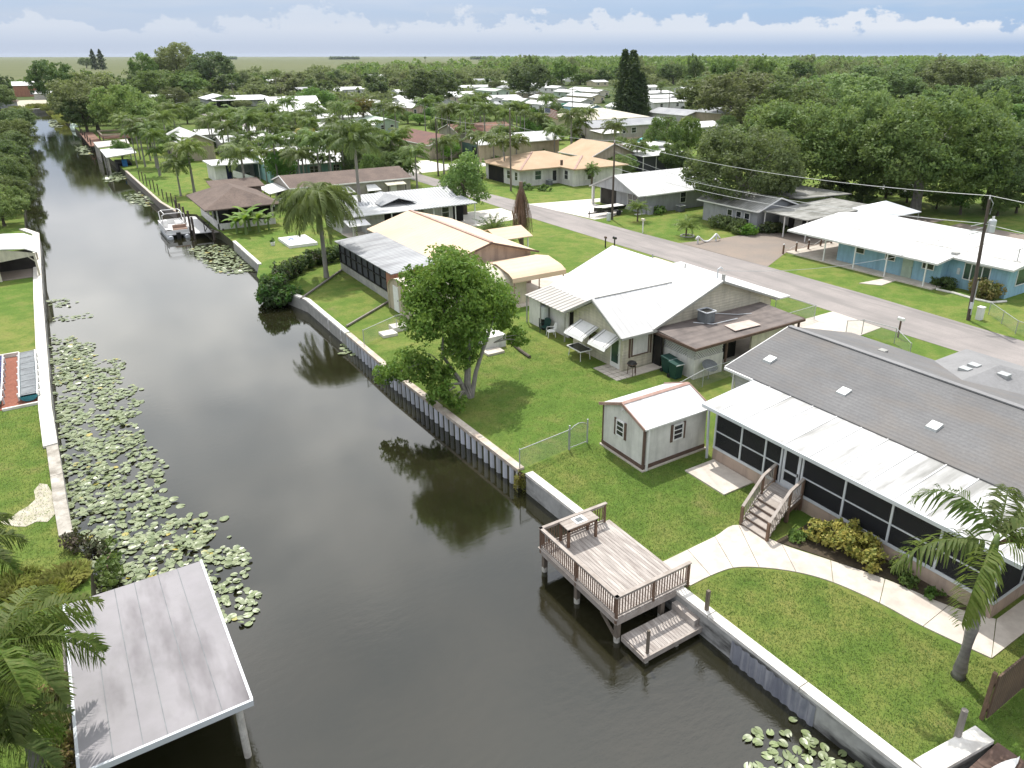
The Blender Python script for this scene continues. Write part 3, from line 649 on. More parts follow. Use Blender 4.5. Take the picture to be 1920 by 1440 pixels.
for y in ys: fr.box(PX-.04, y-.045, .8, PX+.08, y+.045, 2.75)
for a, b_ in zip(ys[:-1], ys[1:]):
    if abs(a-18.62) < .01: continue
    fr.box(PX-.02, b_+.045, 1.62, PX+.06, a-.045, 1.68)
fr.box(PX, PY0-.02, .66, 28.9, PY0+.08, .8); fr.box(PX, PY1-.08, .66, 28.9, PY1+.02, .8)
for x in (27.1, 28.85): fr.box(x, PY0-.02, .8, x+.09, PY0+.07, 2.95); fr.box(x, PY1-.07, .8, x+.09, PY1+.02, 2.95)
part('screen_frame', fr, 'alum', h)
for i, (a, b_) in enumerate(zip(ys[:-1], ys[1:])):
    if i == 3: continue
    mb = MB(); mb.box(PX+.01, b_, .8, PX+.02, a, 2.75); part('screen', mb, 'screen', h)
mb = MB(); mb.box(PX, PY0+.01, .8, 28.85, PY0+.02, 2.95); part('screen', mb, 'screen', h)
mb = MB(); mb.box(PX, PY1-.02, .8, 28.85, PY1-.01, 2.95); part('screen', mb, 'screen', h)
d = MB(); a0, a1 = 17.56, 18.5
d.box(PX-.05, a0, .75, PX+.03, a0+.13, 2.72); d.box(PX-.05, a1-.13, .75, PX+.03, a1, 2.72); d.box(PX-.05, a0+.13, .75, PX+.03, a1-.13, 1.05); d.box(PX-.05, a0+.13, 1.5, PX+.03, a1-.13, 1.6); d.box(PX-.05, a0+.13, 2.6, PX+.03, a1-.13, 2.72)
d = part('door', d, 'alum', h); mb = MB(); mb.box(PX-.02, a0+.13, 1.05, PX-.01, a1-.13, 2.6); part('screen', mb, 'screen', d); mb = MB(); mb.box(PX-.1, a0+.05, 1.55, PX-.04, a0+.09, 1.7); part('handle', mb, 'black_metal', d)
mb = MB(); mb.box(23.3, 20.0, 0, 25.26, 22.6, .07); solo('slab', mb, 'concrete', 'square concrete slab on the lawn below the porch screens', 'slab')
# timber stairs to the porch door
st = thing('porch_stairs', 'brown timber stairs with baluster railings up to the porch door', 'stairs', (23.6, 17.2, 0))
N = 5; xf, xl, zl_ = 22.2, 23.95, .72; ya, yb = 16.5, 17.95; yL, yR = 17.0, 18.9
def yy(x, s): return (ya if s == 0 else yb)+((17.25 if s == 0 else 18.8)-(ya if s == 0 else yb))*max(0, (x-xf)/(25.2-xf))
for i in range(N):
    x0 = xf+(xl-xf)*i/N; x1 = xf+(xl-xf)*(i+1)/N; zt = zl_*(i+1)/N
    mb = MB(); mb.add([(x0-.03, yy(x0, 0), zt-.045), (x1, yy(x1, 0), zt-.045), (x1, yy(x1, 1), zt-.045), (x0-.03, yy(x0, 1), zt-.045), (x0-.03, yy(x0, 0), zt), (x1, yy(x1, 0), zt), (x1, yy(x1, 1), zt), (x0-.03, yy(x0, 1), zt)],
        [(0, 3, 2, 1), (4, 5, 6, 7), (0, 1, 5, 4), (1, 2, 6, 5), (2, 3, 7, 6), (3, 0, 4, 7)]); tr = part('tread', mb, 'rail_top', st)
    mb = MB(); mb.add([(x0, yy(x0, 0), zt-zl_/N), (x0, yy(x0, 1), zt-zl_/N), (x0, yy(x0, 1), zt-.046), (x0, yy(x0, 0), zt-.046), (x0+.03, yy(x0, 0), zt-zl_/N), (x0+.03, yy(x0, 1), zt-zl_/N), (x0+.03, yy(x0, 1), zt-.046), (x0+.03, yy(x0, 0), zt-.046)],
        [(0, 3, 2, 1), (4, 5, 6, 7), (0, 1, 5, 4), (1, 2, 6, 5), (2, 3, 7, 6), (3, 0, 4, 7)]); part('riser', mb, 'rail_wood', st)
mb = MB()
for i in range(9):
    x0 = xl+(25.24-xl)*i/9; x1 = xl+(25.24-xl)*(i+1)/9-.012
    mb.prism([(x0, yy(x0, 0)), (x1, yy(x1, 0)), (x1, yy(x1, 1)), (x0, yy(x0, 1))], zl_-.045, zl_)
part('landing', mb, 'deck_wood', st)
mb = MB()
for x, y in ((xl+.05, yy(xl, 0)+.1), (xl+.05, yy(xl, 1)-.1), (25.15, 17.4), (25.15, 18.6)): mb.box(x-.05, y-.05, 0, x+.05, y+.05, zl_-.05)
mb.beam((xl, yy(xl, 0), zl_-.15), (25.24, yy(25.24, 0), zl_-.15), .04, .2); mb.beam((xl, yy(xl, 1), zl_-.15), (25.24, yy(25.24, 1), zl_-.15), .04, .2)
part('frame', mb, 'rail_wood', st)
for s in (0, 1):
    rl = MB(); q = [(xf, yy(xf, s), .95), (xl, yy(xl, s), zl_+.95), (25.2, yy(25.2, s), zl_+.95)]
    for a, b_ in zip(q[:-1], q[1:]):
        rl.beam(a, b_, .13, .04); rl.beam((a[0], a[1], a[2]-.1), (b_[0], b_[1], b_[2]-.1), .04, .08); rl.beam((a[0], a[1], a[2]-.78), (b_[0], b_[1], b_[2]-.78), .04, .08)
        k = int((Vector(b_)-Vector(a)).length/.165)
        for j in range(1, k):
            t_ = j/k; x = a[0]+(b_[0]-a[0])*t_; y = a[1]+(b_[1]-a[1])*t_; zz = a[2]+(b_[2]-a[2])*t_
            rl.box(x-.014, y-.014, zz-.84, x+.014, y+.014, zz-.03)
    rl = part('railing', rl, 'rail_top', st)
    for x, y, zz in q:
        mb = MB(); mb.box(x-.055, y-.055, max(0, zz-1.6), x+.055, y+.055, zz-.02); part('post', mb, 'rail_wood', rl)

# ================================================================== white shed
h = thing('garden_shed', 'small white shed with brown trim and a white metal roof', 'shed', (23.6, 25.3, 0))
x0, x1, y0, y1 = 21.55, 25.7, 23.75, 27.0
mb = MB(); mb.walls(x0, x1, y0, y1, .22, 2.45, 3.12, 'X'); part('wall', mb, 'offwhite', h)
mb = MB(); mb.box(x0-.03, y0-.03, .1, x1+.03, y1+.03, .3); part('skirt', mb, 'trim_brown', h)
mb = MB(); mb.box(x0-.1, y0-.1, 0, x1+.1, y1+.1, .08); part('slab', mb, 'concrete', h)
mb = MB(); mb.gable(x0, x1, y0, y1, 2.45, 3.12, 'X', .14, .06); rf = part('roof', mb, 'white_roof_x', h)
ym = (y0+y1)/2
mb = MB(); mb.slab((x0-.15, ym-.14, 3.1), (x1+.15, ym-.14, 3.1), (x1+.15, ym, 3.15), (x0-.15, ym, 3.15), .02); mb.slab((x0-.15, ym, 3.15), (x1+.15, ym, 3.15), (x1+.15, ym+.14, 3.1), (x0-.15, ym+.14, 3.1), .02)
part('ridge_cap', mb, 'drip', rf)
mb = MB()
for X in (x0-.16, x1+.16):
    mb.beam((X, y0-.16, 2.38), (X, ym, 3.08), .05, .15); mb.beam((X, ym, 3.08), (X, y1+.16, 2.38), .05, .15)
part('barge_board', mb, 'drip', rf)
mb = MB(); mb.box(x0-.02, y0-.02, .25, x0+.1, y0+.08, 2.36); mb.box(x0-.02, y1-.08, .25, x0+.08, y1+.02, 2.36); part('corner_trim', mb, 'trim_brown', h)
mb = MB(); mb.beam((x0+.17, y0-.12, 2.3), (x0+.17, y0-.08, .02), .1, .1); mb.beam((x0-.1, y0-.17, 2.36), (x1+.1, y0-.17, 2.36), .06, .08); part('downspout', mb, 'trim_white', h)
window(h, '-x', x0, 25.55, 1.2, .5, .75, 'trim_white', 'glass', 2, None)
window(h, '-y', y0, 23.75, 1.2, .55, .75, 'trim_white', 'glass', 2, None)
for sgn in (0, 1):
    y = 25.55+(.25+.07 if sgn else -.25-.07-.14); mb = MB(); mb.box(x0-.05, y, 1.1, x0+.02, y+.14, 2.05); part('shutter', mb, 'trim_brown', h)
    x = 23.75+(.275+.07 if sgn else -.275-.07-.14); mb = MB(); mb.box(x, y0-.05, 1.1, x+.14, y0+.02, 2.05); part('shutter', mb, 'trim_brown', h)
for dy in (-.12, .12):
    mb = MB(); mb.tube([(x0-.02, ym-.1+dy*.3, 2.75), (x0-.12, ym-.1+dy, 2.72)], [.04, .065], 8); part('floodlight', mb, 'trim_white', h)

# ================================================================== white roofed cream house
h = thing('cream_house', 'cream sided house with a big white metal roof and a cross gable to the canal', 'house', (36, 39, 0))
mb = MB(); mb.walls(31.1, 42.4, 34.0, 45.2, 0, 2.75, 4.9, 'Y'); part('wall', mb, 'cream', h)
mb = MB(); mb.gable(31.1, 42.4, 34.0, 45.2, 2.75, 4.9, 'Y', .4, .1); r1 = part('roof', mb, 'white_roof_y', h)
cx0, cy0, cy1 = 28.55, 34.0, 39.4
mb = MB(); ymid = (cy0+cy1)/2; vs = []
for X in (cx0, 31.5): vs += [(X, cy0, 0), (X, cy1, 0), (X, cy1, 2.65), (X, ymid, 4.1), (X, cy0, 2.65)]
mb.add(vs, [(0, 4, 3, 2, 1), (5, 6, 7, 8, 9)]+[(i, (i+1) % 5, (i+1) % 5+5, i+5) for i in range(5)]); part('wing_wall', mb, 'cream', h)
def crossroof(o=.42, t=.1):
    mb = MB(); ze, zr = 2.75, 4.3; sl = (zr-ze)/(ymid-cy0); zl = ze-o*sl; s = (4.9-2.75)/(36.75-31.1)
    def xin(zz): return 31.1+(zz-2.75)/s
    for sg in (-1, 1):
        ye = (cy0-o) if sg < 0 else (cy1+o)
        a, b_, c_, d_ = (cx0-.5, ye, zl), (xin(zl)+.3, ye, zl), (xin(zr)+.4, ymid, zr), (cx0-.5, ymid, zr)
        if sg < 0: mb.slab(a, b_, c_, d_, t)
        else: mb.slab(d_, c_, b_, a, t)
    return mb
part('wing_roof', crossroof(), 'white_roof_x', h)
mb = MB(); mb.beam((cx0-.3, ymid, 4.32), (35.0, ymid, 4.32), .1, .05); part('ridge_cap', mb, 'gutter', r1)
mb = MB(); mb.beam((cx0-.54, cy0-.42, 2.47), (cx0-.54, ymid, 4.22), .06, .14); mb.beam((cx0-.54, ymid, 4.22), (cx0-.54, cy1+.42, 2.47), .06, .14)
mb.beam((30.7, 33.57, 2.55), (36.75, 33.57, 4.82), .06, .14); mb.beam((36.75, 33.57, 4.82), (42.8, 33.57, 2.55), .06, .14)
mb.beam((cx0-.5, cy0-.46, 2.45), (31.0, cy0-.46, 2.45), .06, .14); part('fascia', mb, 'gutter', h)
door(h, '-x', cx0, 34.7, .95, 2.1, 'trim_white', .08, 'glass_green')
window(h, '-x', cx0, 36.6, 1.0, 1.7, .75, 'trim_brown', 'glass', 1)
window(h, '-y', cy0, 30.0, .95, 1.3, 1.35, 'trim_brown', 'offwhite', 0)
mb = MB(); mb.box(29.05, cy0-.08, .85, 29.15, cy0+.02, 2.4); mb.box(30.85, cy0-.08, .85, 30.93, cy0+.02, 2.4); part('shutter', mb, 'trim_brown', h)
for (a0, a1, zt, dp) in ((36.5, 38.6, 2.3, 1.25), (34.2, 36.0, 2.35, 1.2)):
    mb = MB(); mb.slab((cx0-dp, a0, zt-.55), (cx0-.04, a0, zt), (cx0-.04, a1, zt), (cx0-dp, a1, zt-.55), .05); mb.add([(cx0-dp, a0, zt-.55), (cx0-dp, a1, zt-.55), (cx0-dp-.12, a1, zt-.75), (cx0-dp-.12, a0, zt-.75), (cx0-dp-.03, a0, zt-.57), (cx0-dp-.03, a1, zt-.57), (cx0-dp-.15, a1, zt-.76), (cx0-dp-.15, a0, zt-.76)], [(0, 3, 2, 1), (4, 5, 6, 7), (0, 4, 7, 3), (1, 2, 6, 5), (2, 3, 7, 6)])
    aw = part('awning', mb, 'trim_white', h)
    for k in range(4): mb = MB(); y = a0+.07+(a1-a0-.14)*(k if k < 2 else k+4)/7; mb.beam((cx0-dp-.01, y, zt-.535), (cx0-.05, y, zt+.015), .05, .02); part('stripe', mb, 'gutter', aw)
# lean-to with the striped metal roof
mb = MB(); mb.slab((28.45, 40.35, 2.2), (30.85, 40.35, 2.62), (30.85, 45.6, 2.62), (28.45, 45.6, 2.2), .06); part('lean_to_roof', mb, 'stripe_y', h)
mb = MB(); mb.box(29.2, 40.9, 0, 29.3, 43.4, 2.1); mb.box(28.7, 43.9, 0, 29.3, 45.4, 2.0); mb.box(28.6, 43.85, 2.0, 29.4, 45.5, 2.08); part('lean_to_wall', mb, 'offwhite', h, 'stained white block wall under the striped roof')
mb = MB(); mb.box(29.35, 40.3, 0, 30.9, 45.4, 2.0); part('lean_to_recess', mb, 'dark', h)  # near-black block painted to stand for the shade under the lean-to
mb = MB()
for y in (40.45, 43.6, 45.5): mb.beam((28.55, y, 0), (28.55, y, 2.15), .08)
part('lean_to_post', mb, 'gutter', h)
# flat carport on the street side
mb = MB(); mb.slab((31.05, 30.1, 2.32), (41.2, 30.1, 2.36), (41.2, 33.9, 2.52), (31.05, 33.9, 2.5), .12); cr = part('carport_roof', mb, 'dark_flat', h)
mb = MB(); mb.box(30.98, 30.02, 2.17, 41.28, 30.1, 2.34); mb.box(30.98, 30.1, 2.17, 31.05, 33.9, 2.36); mb.box(41.2, 30.1, 2.17, 41.28, 33.9, 2.38); part('fascia', mb, 'trim_brown', cr)
mb = MB(); x, y = G(1390, 610, 2.48); mb.prism([(x-1.1, y-.5), (x+1.2, y-.6), (x+1.3, y+.5), (x-.9, y+.65)], 2.44, 2.475); part('roof_patch', mb, 'patch', cr, 'pale pinkish patch in the middle of the flat roof')
mb = MB(); x, y = G(1300, 605, 2.48)
mb.tube([(x, y, 2.5), (x+.8, y-1.0, 2.52), (x+3.0, y-1.1, 2.53)], .03, 6); mb.tube([(x+2.2, y+.5, 2.6), (x+3.6, y-.5, 2.53), (x+4.6, y-.9, 2.53)], .025, 6); part('conduit', mb, 'alum', cr)
mb = MB(); mb.box(31.5, 30.5, 0, 34.0, 30.6, 1.35); mb.box(31.5, 30.6, 0, 31.6, 33.4, 1.35); mb.box(33.9, 30.6, 0, 34.0, 33.6, 2.2); part('carport_wall', mb, 'offwhite', h)
lt = MB()
for k in range(26):
    for sg in (-1, 1):
        a = 31.55+k*.19-(.8 if sg > 0 else 0)
        p, q = (a, 1.35), (a+.8, 2.17) if sg > 0 else (a-.8, 2.17)
        def clip(p, q, lo, hi):
            if p[0] == q[0]: return None
            t0 = max(0, min((lo-p[0])/(q[0]-p[0]), (hi-p[0])/(q[0]-p[0]))); t1 = min(1, max((lo-p[0])/(q[0]-p[0]), (hi-p[0])/(q[0]-p[0])))
            if t1-t0 < .04: return None
            L = lambda t: (p[0]+(q[0]-p[0])*t, p[1]+(q[1]-p[1])*t)
            return L(t0), L(t1)
        e = clip(p, q, 31.55, 33.95)
        if e: lt.beam((e[0][0], 30.55+.012*sg, e[0][1]), (e[1][0], 30.55+.012*sg, e[1][1]), .02, .045)
        p2, q2 = (p[0]-1, p[1]), (q[0]-1, q[1])
        e = clip(p2, q2, 30.6, 33.4)
        if e: lt.beam((31.55+.012*sg, e[0][0], e[0][1]), (31.55+.012*sg, e[1][0], e[1][1]), .02, .045)
part('lattice', lt, 'trim_white', h)
mb = MB(); mb.box(34.2, 31.5, 0, 41, 33.9, .06); part('carport_floor', mb, 'concrete', h)
mb = MB(); mb.box(36.6, 30.5, 0, 40.8, 30.62, 2.15); part('carport_screen', mb, 'cream_plain', h)
mb = MB(); mb.box(34.05, 31.8, .06, 36.6, 33.8, 2.1); part('carport_recess', mb, 'dark', h)  # solid dark block paints the shade inside the open carport bay
for (xa_, ya_) in ((34.15, 30.4), (41.0, 30.3), (41.0, 33.6)): mb = MB(); mb.box(xa_, ya_, 0, xa_+.12, ya_+.12, 2.22); part('carport_post', mb, 'trim_brown', h)
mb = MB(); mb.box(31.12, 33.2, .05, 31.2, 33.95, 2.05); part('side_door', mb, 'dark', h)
mb = MB(); x, y = G(1378, 512, 4.6); mb.tube([(36.9, 34.3, 4.85), (36.9, 34.3, 5.5), (37.1, 34.25, 5.62), (37.25, 34.2, 5.5)], .045, 7); part('vent_pipe', mb, 'alum', h)
mb = MB(); mb.cyl(37.4, 34.2, 4.6, 5.1, .13, 10); part('roof_cap', mb, 'gutter', h)
for y in (37.5, 41.0): mb = MB(); mb.cyl(36.95, y, 4.7, 5.15, .05, 8); part('vent_pipe', mb, 'gutter', h)
mb = MB(); mb.box(42.45, 33.6, 2.5, 44.0, 45.2, 2.6); part('street_awning', mb, 'white_roof', h)
pv = MB()
for i in range(5):
    for j in range(3):
        a, b_ = 27.35+j*.42, 33.0+i*.5; pv.box(a, b_, 0, a+.38, b_+.44, .04)
pv.box(28.6, 33.0, 0, 31.3, 33.9, .045); solo('patio', pv, 'concrete', 'stained patio of square pavers at the cream house door', 'patio')

# ================================================================== tan roofed house with the silver porch
h = thing('tan_roof_house', 'orange walled house with a tan ribbed roof and silver canal porch', 'house', (28, 61, 0))
mb = MB(); mb.walls(26.1, 34.5, 54.3, 70.2, 0, 3.1, 4.35, 'Y'); part('wall', mb, 'stucco', h)
mb = MB(); mb.gable(26.1, 34.5, 54.3, 70.2, 3.1, 4.35, 'Y', .5, .1); rf = part('roof', mb, 'tan_roof', h)
mb = MB(); mb.beam((30.3, 53.8, 4.37), (30.3, 70.7, 4.37), .28, .05); part('ridge_cap', mb, 'drip', rf)
mb = MB(); mb.beam((25.55, 53.76, 2.9), (30.3, 53.76, 4.28), .06, .16); mb.beam((30.3, 53.76, 4.28), (35.05, 53.76, 2.9), .06, .16); part('barge_board', mb, 'trim_brown', rf)
for (px, py, s_) in ((775, 430, .22), (785, 437, .28), (806, 469, .38)):
    x, y = G(px, py, 3.9); zz = 3.1+(x-26.1)*.298; x, y = G(px, py, zz); mb = MB(); mb.box(x-s_, y-s_*.7, zz-.1, x+s_, y+s_*.7, zz+.13); part('roof_vent', mb, 'gutter', rf)
mb = MB(); mb.slab((21.45, 54.6, 2.75), (25.75, 54.6, 3.08), (25.75, 68.3, 3.08), (21.45, 68.3, 2.75), .07); part('porch_roof', mb, 'silver_y', h)
mb = MB(); mb.box(21.75, 55.0, 0, 21.95, 68.0, .75); part('porch_base', mb, 'block', h)
mb = MB(); mb.box(22.0, 55.05, .1, 26.05, 55.15, 2.75); mb.box(21.74, 55.02, .74, 21.96, 56.5, 2.72); part('porch_wall', mb, 'terracotta', h, 'orange end wall of the porch')
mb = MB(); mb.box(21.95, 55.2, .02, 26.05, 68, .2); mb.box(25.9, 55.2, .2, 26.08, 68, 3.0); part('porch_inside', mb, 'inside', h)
fr = MB(); k = 8; ysx = [56.5+(67.9-56.5)*i/k for i in range(k+1)]
for y in ysx: fr.box(21.72, y-.04, .75, 21.88, y+.04, 2.7)
fr.box(21.73, 56.5, 1.7, 21.83, 68, 1.77); fr.box(21.72, 56.5, .74, 21.86, 68, .82); fr.box(21.72, 55, 2.62, 21.86, 68, 2.7); part('screen_frame', fr, 'black_metal', h)
for a, b_ in zip(ysx[:-1], ysx[1:]): mb = MB(); mb.box(21.84, a, .8, 21.85, b_, 2.65); part('screen', mb, 'screen_grey', h)
mb = MB(); mb.gable(35.0, 38.4, 60.5, 64.5, 2.7, 3.3, 'X', .2, .08); part('side_roof', mb, 'tan_roof', h)
mb = MB(); mb.beam((38.2, 60.6, 0), (38.2, 60.6, 2.6), .1); mb.beam((38.2, 64.4, 0), (38.2, 64.4, 2.6), .1); part('side_post', mb, 'trim_white', h)

# arched metal shed and the rounded carport behind the leafy tree
h = thing('arched_shed', 'pale arched metal shed with a white door behind the leafy tree', 'shed', (25, 52, 0))
mb = MB(); n = 14; prof = [(49.6, 0)]+[(52.1-2.5*math.cos(math.pi*i/n), 1.75+1.15*math.sin(math.pi*i/n)) for i in range(n+1)]+[(54.6, 0)]
vs = [(21.2, y, zz) for y, zz in prof]+[(31.0, y, zz) for y, zz in prof]; m_ = len(prof)
mb.add(vs[:m_], [tuple(range(m_))[::-1]]); part('end_wall', mb, 'beige', h); mb = MB(); mb.add(vs[m_:], [tuple(range(m_))]); part('rear_wall', mb, 'beige', h)
mb = MB(); mb.add([(x+(-.15 if x < 22 else .1), y, zz) for x, y, zz in vs], [(i, i+1, i+1+m_, i+m_) for i in range(m_-1)]); part('roof', mb, 'cream_plain', h, smooth=False)
door(h, '-x', 21.2, 53.2, 1.0, 2.1, 'trim_white', .05)
h = thing('metal_carport', 'tan metal carport with rounded roof edges on thin posts', 'carport', (32, 52, 0))
mb = MB(); pf = [(48.9, 2.15), (48.95, 2.45), (49.6, 2.75), (51.6, 3.1), (53.6, 2.75), (54.25, 2.45), (54.3, 2.15)]
vs = [(29.4, y, zz) for y, zz in pf]+[(34.6, y, zz) for y, zz in pf]+[(29.4, y, zz-.06) for y, zz in pf]+[(34.6, y, zz-.06) for y, zz in pf]; m_ = 7
mb.add(vs, [(i, i+1, i+1+m_, i+m_) for i in range(6)]+[(i+2*m_, i+3*m_, i+1+3*m_, i+1+2*m_) for i in range(6)]+[(i, i+2*m_, i+1+2*m_, i+1) for i in range(6)]+[(i+m_, i+1+m_, i+1+3*m_, i+3*m_) for i in range(6)]); part('roof', mb, 'tan_roof', h)
for x in (29.6, 32, 34.4):
    for y in (49.05, 54.15): mb = MB(); mb.beam((x, y, 0), (x, y, 2.3), .07); part('post', mb, 'drip', h)
mb = MB(); mb.beam((29.6, 49.05, 1.0), (29.6, 54.15, 1.0), .05); mb.beam((32, 49.05, .5), (34.4, 49.05, .5), .04); part('rail', mb, 'drip', h)

# ================================================================== blue house across the road
h = thing('blue_house', 'light blue house with a long white roof over a street porch', 'house', (66, 40, 0))
mb = MB(); mb.box(64.0, 33.5, 0, 76, 44.0, 2.5); mb.box(65.1, 28.4, 0, 76, 33.5, 2.52); part('wall', mb, 'blue_wall', h)
mb = MB(); mb.slab((62.3, 33.0, 2.42), (70.5, 33.0, 3.35), (70.5, 49.0, 3.35), (62.3, 49.0, 2.42), .16); mb.slab((64.55, 27.9, 2.68), (70.5, 27.9, 3.345), (70.5, 33.0, 3.345), (64.55, 33.0, 2.68), .16)
mb.slab((70.5, 27.9, 3.35), (76.6, 27.9, 2.7), (76.6, 49.0, 2.7), (70.5, 49.0, 3.35), .16); rf = part('roof', mb, 'white_roof', h)
sm = MB()
for y in (33.0, 36.4): sm.beam((62.4, y, 2.45 if y > 34 else 2.46), (70.4, y, 3.37), .06, .03)
sm.beam((66.6, 28, 2.935), (66.6, 48.9, 2.935), .08, .02); part('seam', sm, 'cap', rf)
mb = MB(); x, y = G(1792, 475, 2.85); mb.box(x-.3, y-.25, 2.6, x+.3, y+.25, 2.95); part('roof_vent', mb, 'gutter', rf)
mb = MB(); x, y = G(1907, 490, 2.9); mb.beam((x, y, 2.8), (x, y, 4.0), .06); mb.beam((x-.45, y, 3.9), (x+.45, y, 3.95), .05); mb.cyl(x, y, 2.78, 2.95, .35, 10); part('antenna', mb, 'gutter', rf)
mb = MB(); mb.prism([(62.5, 33.2), (64.02, 33.2), (64.02, 44), (76, 44), (76, 49), (62.5, 49)], 0, .12); part('porch_floor', mb, 'concrete', h)
for (px, py) in ((1549, 488), (1601, 503), (1659, 518), (1733, 536)):
    x, y = G(px, py, .1); mb = MB(); mb.beam((62.6, y, .1), (62.6, y, 2.3), .1); part('porch_post', mb, 'trim_white', h)
for (px, w_, hh) in ((1620, .9, .7), (1666, .9, .7), (1735, 1.0, .75)):
    x, y = G(px, 485 if px < 1650 else 500, 1.5); y = {1620: 41.6, 1666: 38.4, 1735: 34.7}[px]; window(h, '-x', 64.0, y, 1.35, w_, hh, 'trim_white', 'glass', 0)
door(h, '-x', 64.0, 36.6, 1.0, 2.05, 'sage', .12)
window(h, '-x', 65.1, 31.0, .95, 2.1, 1.35, 'trim_white', 'glass_green', 0); window(h, '-y', 28.4, 67.6, .95, 2.2, 1.35, 'trim_white', 'glass_green', 0)
mb = MB()
for y in (30.55, 31.5): mb.box(65.03, y-.04, .95, 65.1, y+.04, 2.3)
part('mullion', mb, 'trim_white', h)
mb = MB(); mb.box(65.0, 32.4, 1.2, 65.1, 32.65, 1.75); part('meter_box', mb, 'alum', h)
mb = MB(); mb.prism([(59.0, 37.9), (60.1, 36.4), (62.5, 36.6), (62.4, 37.6)], .0, .05); solo('path_slab', mb, 'concrete', 'short concrete path from the blue house porch across its lawn', 'path')

# ================================================================== generic houses
def simple(name, label, cat, x0, x1, y0, y1, ze, zr, axis, wm, rm, wins=(), doors=(), hip=False, o=.3, z0=0, group=None, skirt=None, t=.12):
    h = thing(name, label, cat, ((x0+x1)/2, (y0+y1)/2, 0), group)
    mb = MB(); mb.walls(x0, x1, y0, y1, z0, ze, None if hip else zr, axis); part('wall', mb, wm, h)
    mb = MB()
    if hip: mb.hip(x0, x1, y0, y1, ze, zr, o)
    else: mb.gable(x0, x1, y0, y1, ze, zr, axis, o, t)
    r_ = part('roof', mb, rm, h)
    if not hip:
        mb = MB()
        if axis == 'Y':
            xm = (x0+x1)/2; zl = ze-o*(zr-ze)/(xm-x0)-.06; mb.beam((x0-o, y0-o-.03, zl), (xm, y0-o-.03, zr-.06), .05, .16); mb.beam((xm, y0-o-.03, zr-.06), (x1+o, y0-o-.03, zl), .05, .16); mb.beam((x0-o-.03, y0-o, zl), (x0-o-.03, y1+o, zl), .05, .15)
        else:
            ym_ = (y0+y1)/2; zl = ze-o*(zr-ze)/(ym_-y0)-.06; mb.beam((x0-o-.03, y0-o, zl), (x0-o-.03, ym_, zr-.06), .05, .16); mb.beam((x0-o-.03, ym_, zr-.06), (x0-o-.03, y1+o, zl), .05, .16); mb.beam((x0-o, y0-o-.03, zl), (x1+o, y0-o-.03, zl), .05, .15)
        part('fascia', mb, 'trim_white', r_)
    for w_ in wins:
        s, a, zz, ww, hh = w_[:5]; kw = w_[5] if len(w_) > 5 else {}
        window(h, s, x0 if s == '-x' else y0, a, zz, ww, hh, **kw)
    for d_ in doors: door(h, d_[0], x0 if d_[0] == '-x' else y0, d_[1], .95, 2.05, d_[2] if len(d_) > 2 else 'trim_white', d_[3] if len(d_) > 3 else .1)
    if skirt: mb = MB(); mb.box(x0-.03, y0-.03, 0, x1+.03, y1+.03, .6); part('skirt', mb, skirt, h)
    return h
def posts(h, pts, z1, m='trim_white', w_=.1, z0=0):
    for x, y in pts: mb = MB(); mb.beam((x, y, z0), (x, y, z1), w_); part('post', mb, m, h)

# white roofed mobile home with the ribbed lean-to (right of the drooping palm)
h = simple('mobile_home', 'pale grey mobile home with white ribbed roofs and an open carport end', 'mobile home', 27, 41.5, 82.6, 88.2, 2.9, 3.75, 'X', 'pale_grey', 'silver_x')
mb = MB(); mb.slab((26.8, 78.5, 2.68), (34.2, 78.5, 2.68), (34.2, 82.7, 2.92), (26.8, 82.7, 2.92), .1); part('lean_to_roof', mb, 'white_roof', h)
mb = MB(); mb.slab((34.22, 78.5, 2.68), (42.4, 78.5, 2.68), (42.4, 82.7, 2.92), (34.22, 82.7, 2.92), .1); part('lean_to_roof', mb, 'silver_x', h, 'grey ribbed street end of the lean-to roof')
mb = MB(); mb.gable(31.5, 35.5, 81.2, 86.5, 3.1, 3.7, 'Y', .2, .08); part('cross_roof', mb, 'silver_y', h)
mb = MB(); mb.box(29.3, 80.6, 0, 31.4, 82.7, 2.68); part('lean_to_wall', mb, 'pale_grey', h); mb = MB(); mb.box(36.2, 80.3, 0, 40.0, 82.7, 2.7); part('lean_to_wall', mb, 'pale_grey', h)
mb = MB(); mb.box(31.4, 81.4, 0, 36.2, 82.58, 2.7); mb.box(40, 81.5, 0, 42, 88, 2.6); part('carport_recess', mb, 'dark', h)  # dark blocks put the shade of the openings into plain colour
mb = MB(); mb.box(26.9, 79.4, 0, 29.3, 82.7, .06); mb.box(26.9, 79, 0, 42.4, 80, .05); part('slab', mb, 'concrete', h)
posts(h, [(27, 78.8), (31.6, 78.8), (34.2, 78.8), (36.8, 78.8), (39.6, 78.8), (42.2, 78.8)], 2.6)
window(h, '-y', 80.3, 39.0, 1.0, .9, 1.2, bars=1)
mb = MB(); mb.slab((26.0, 77.0, 1.95), (28.4, 77.0, 1.95), (28.4, 78.9, 2.3), (26.0, 78.9, 2.3), .06); part('awning', mb, 'trim_white', h)

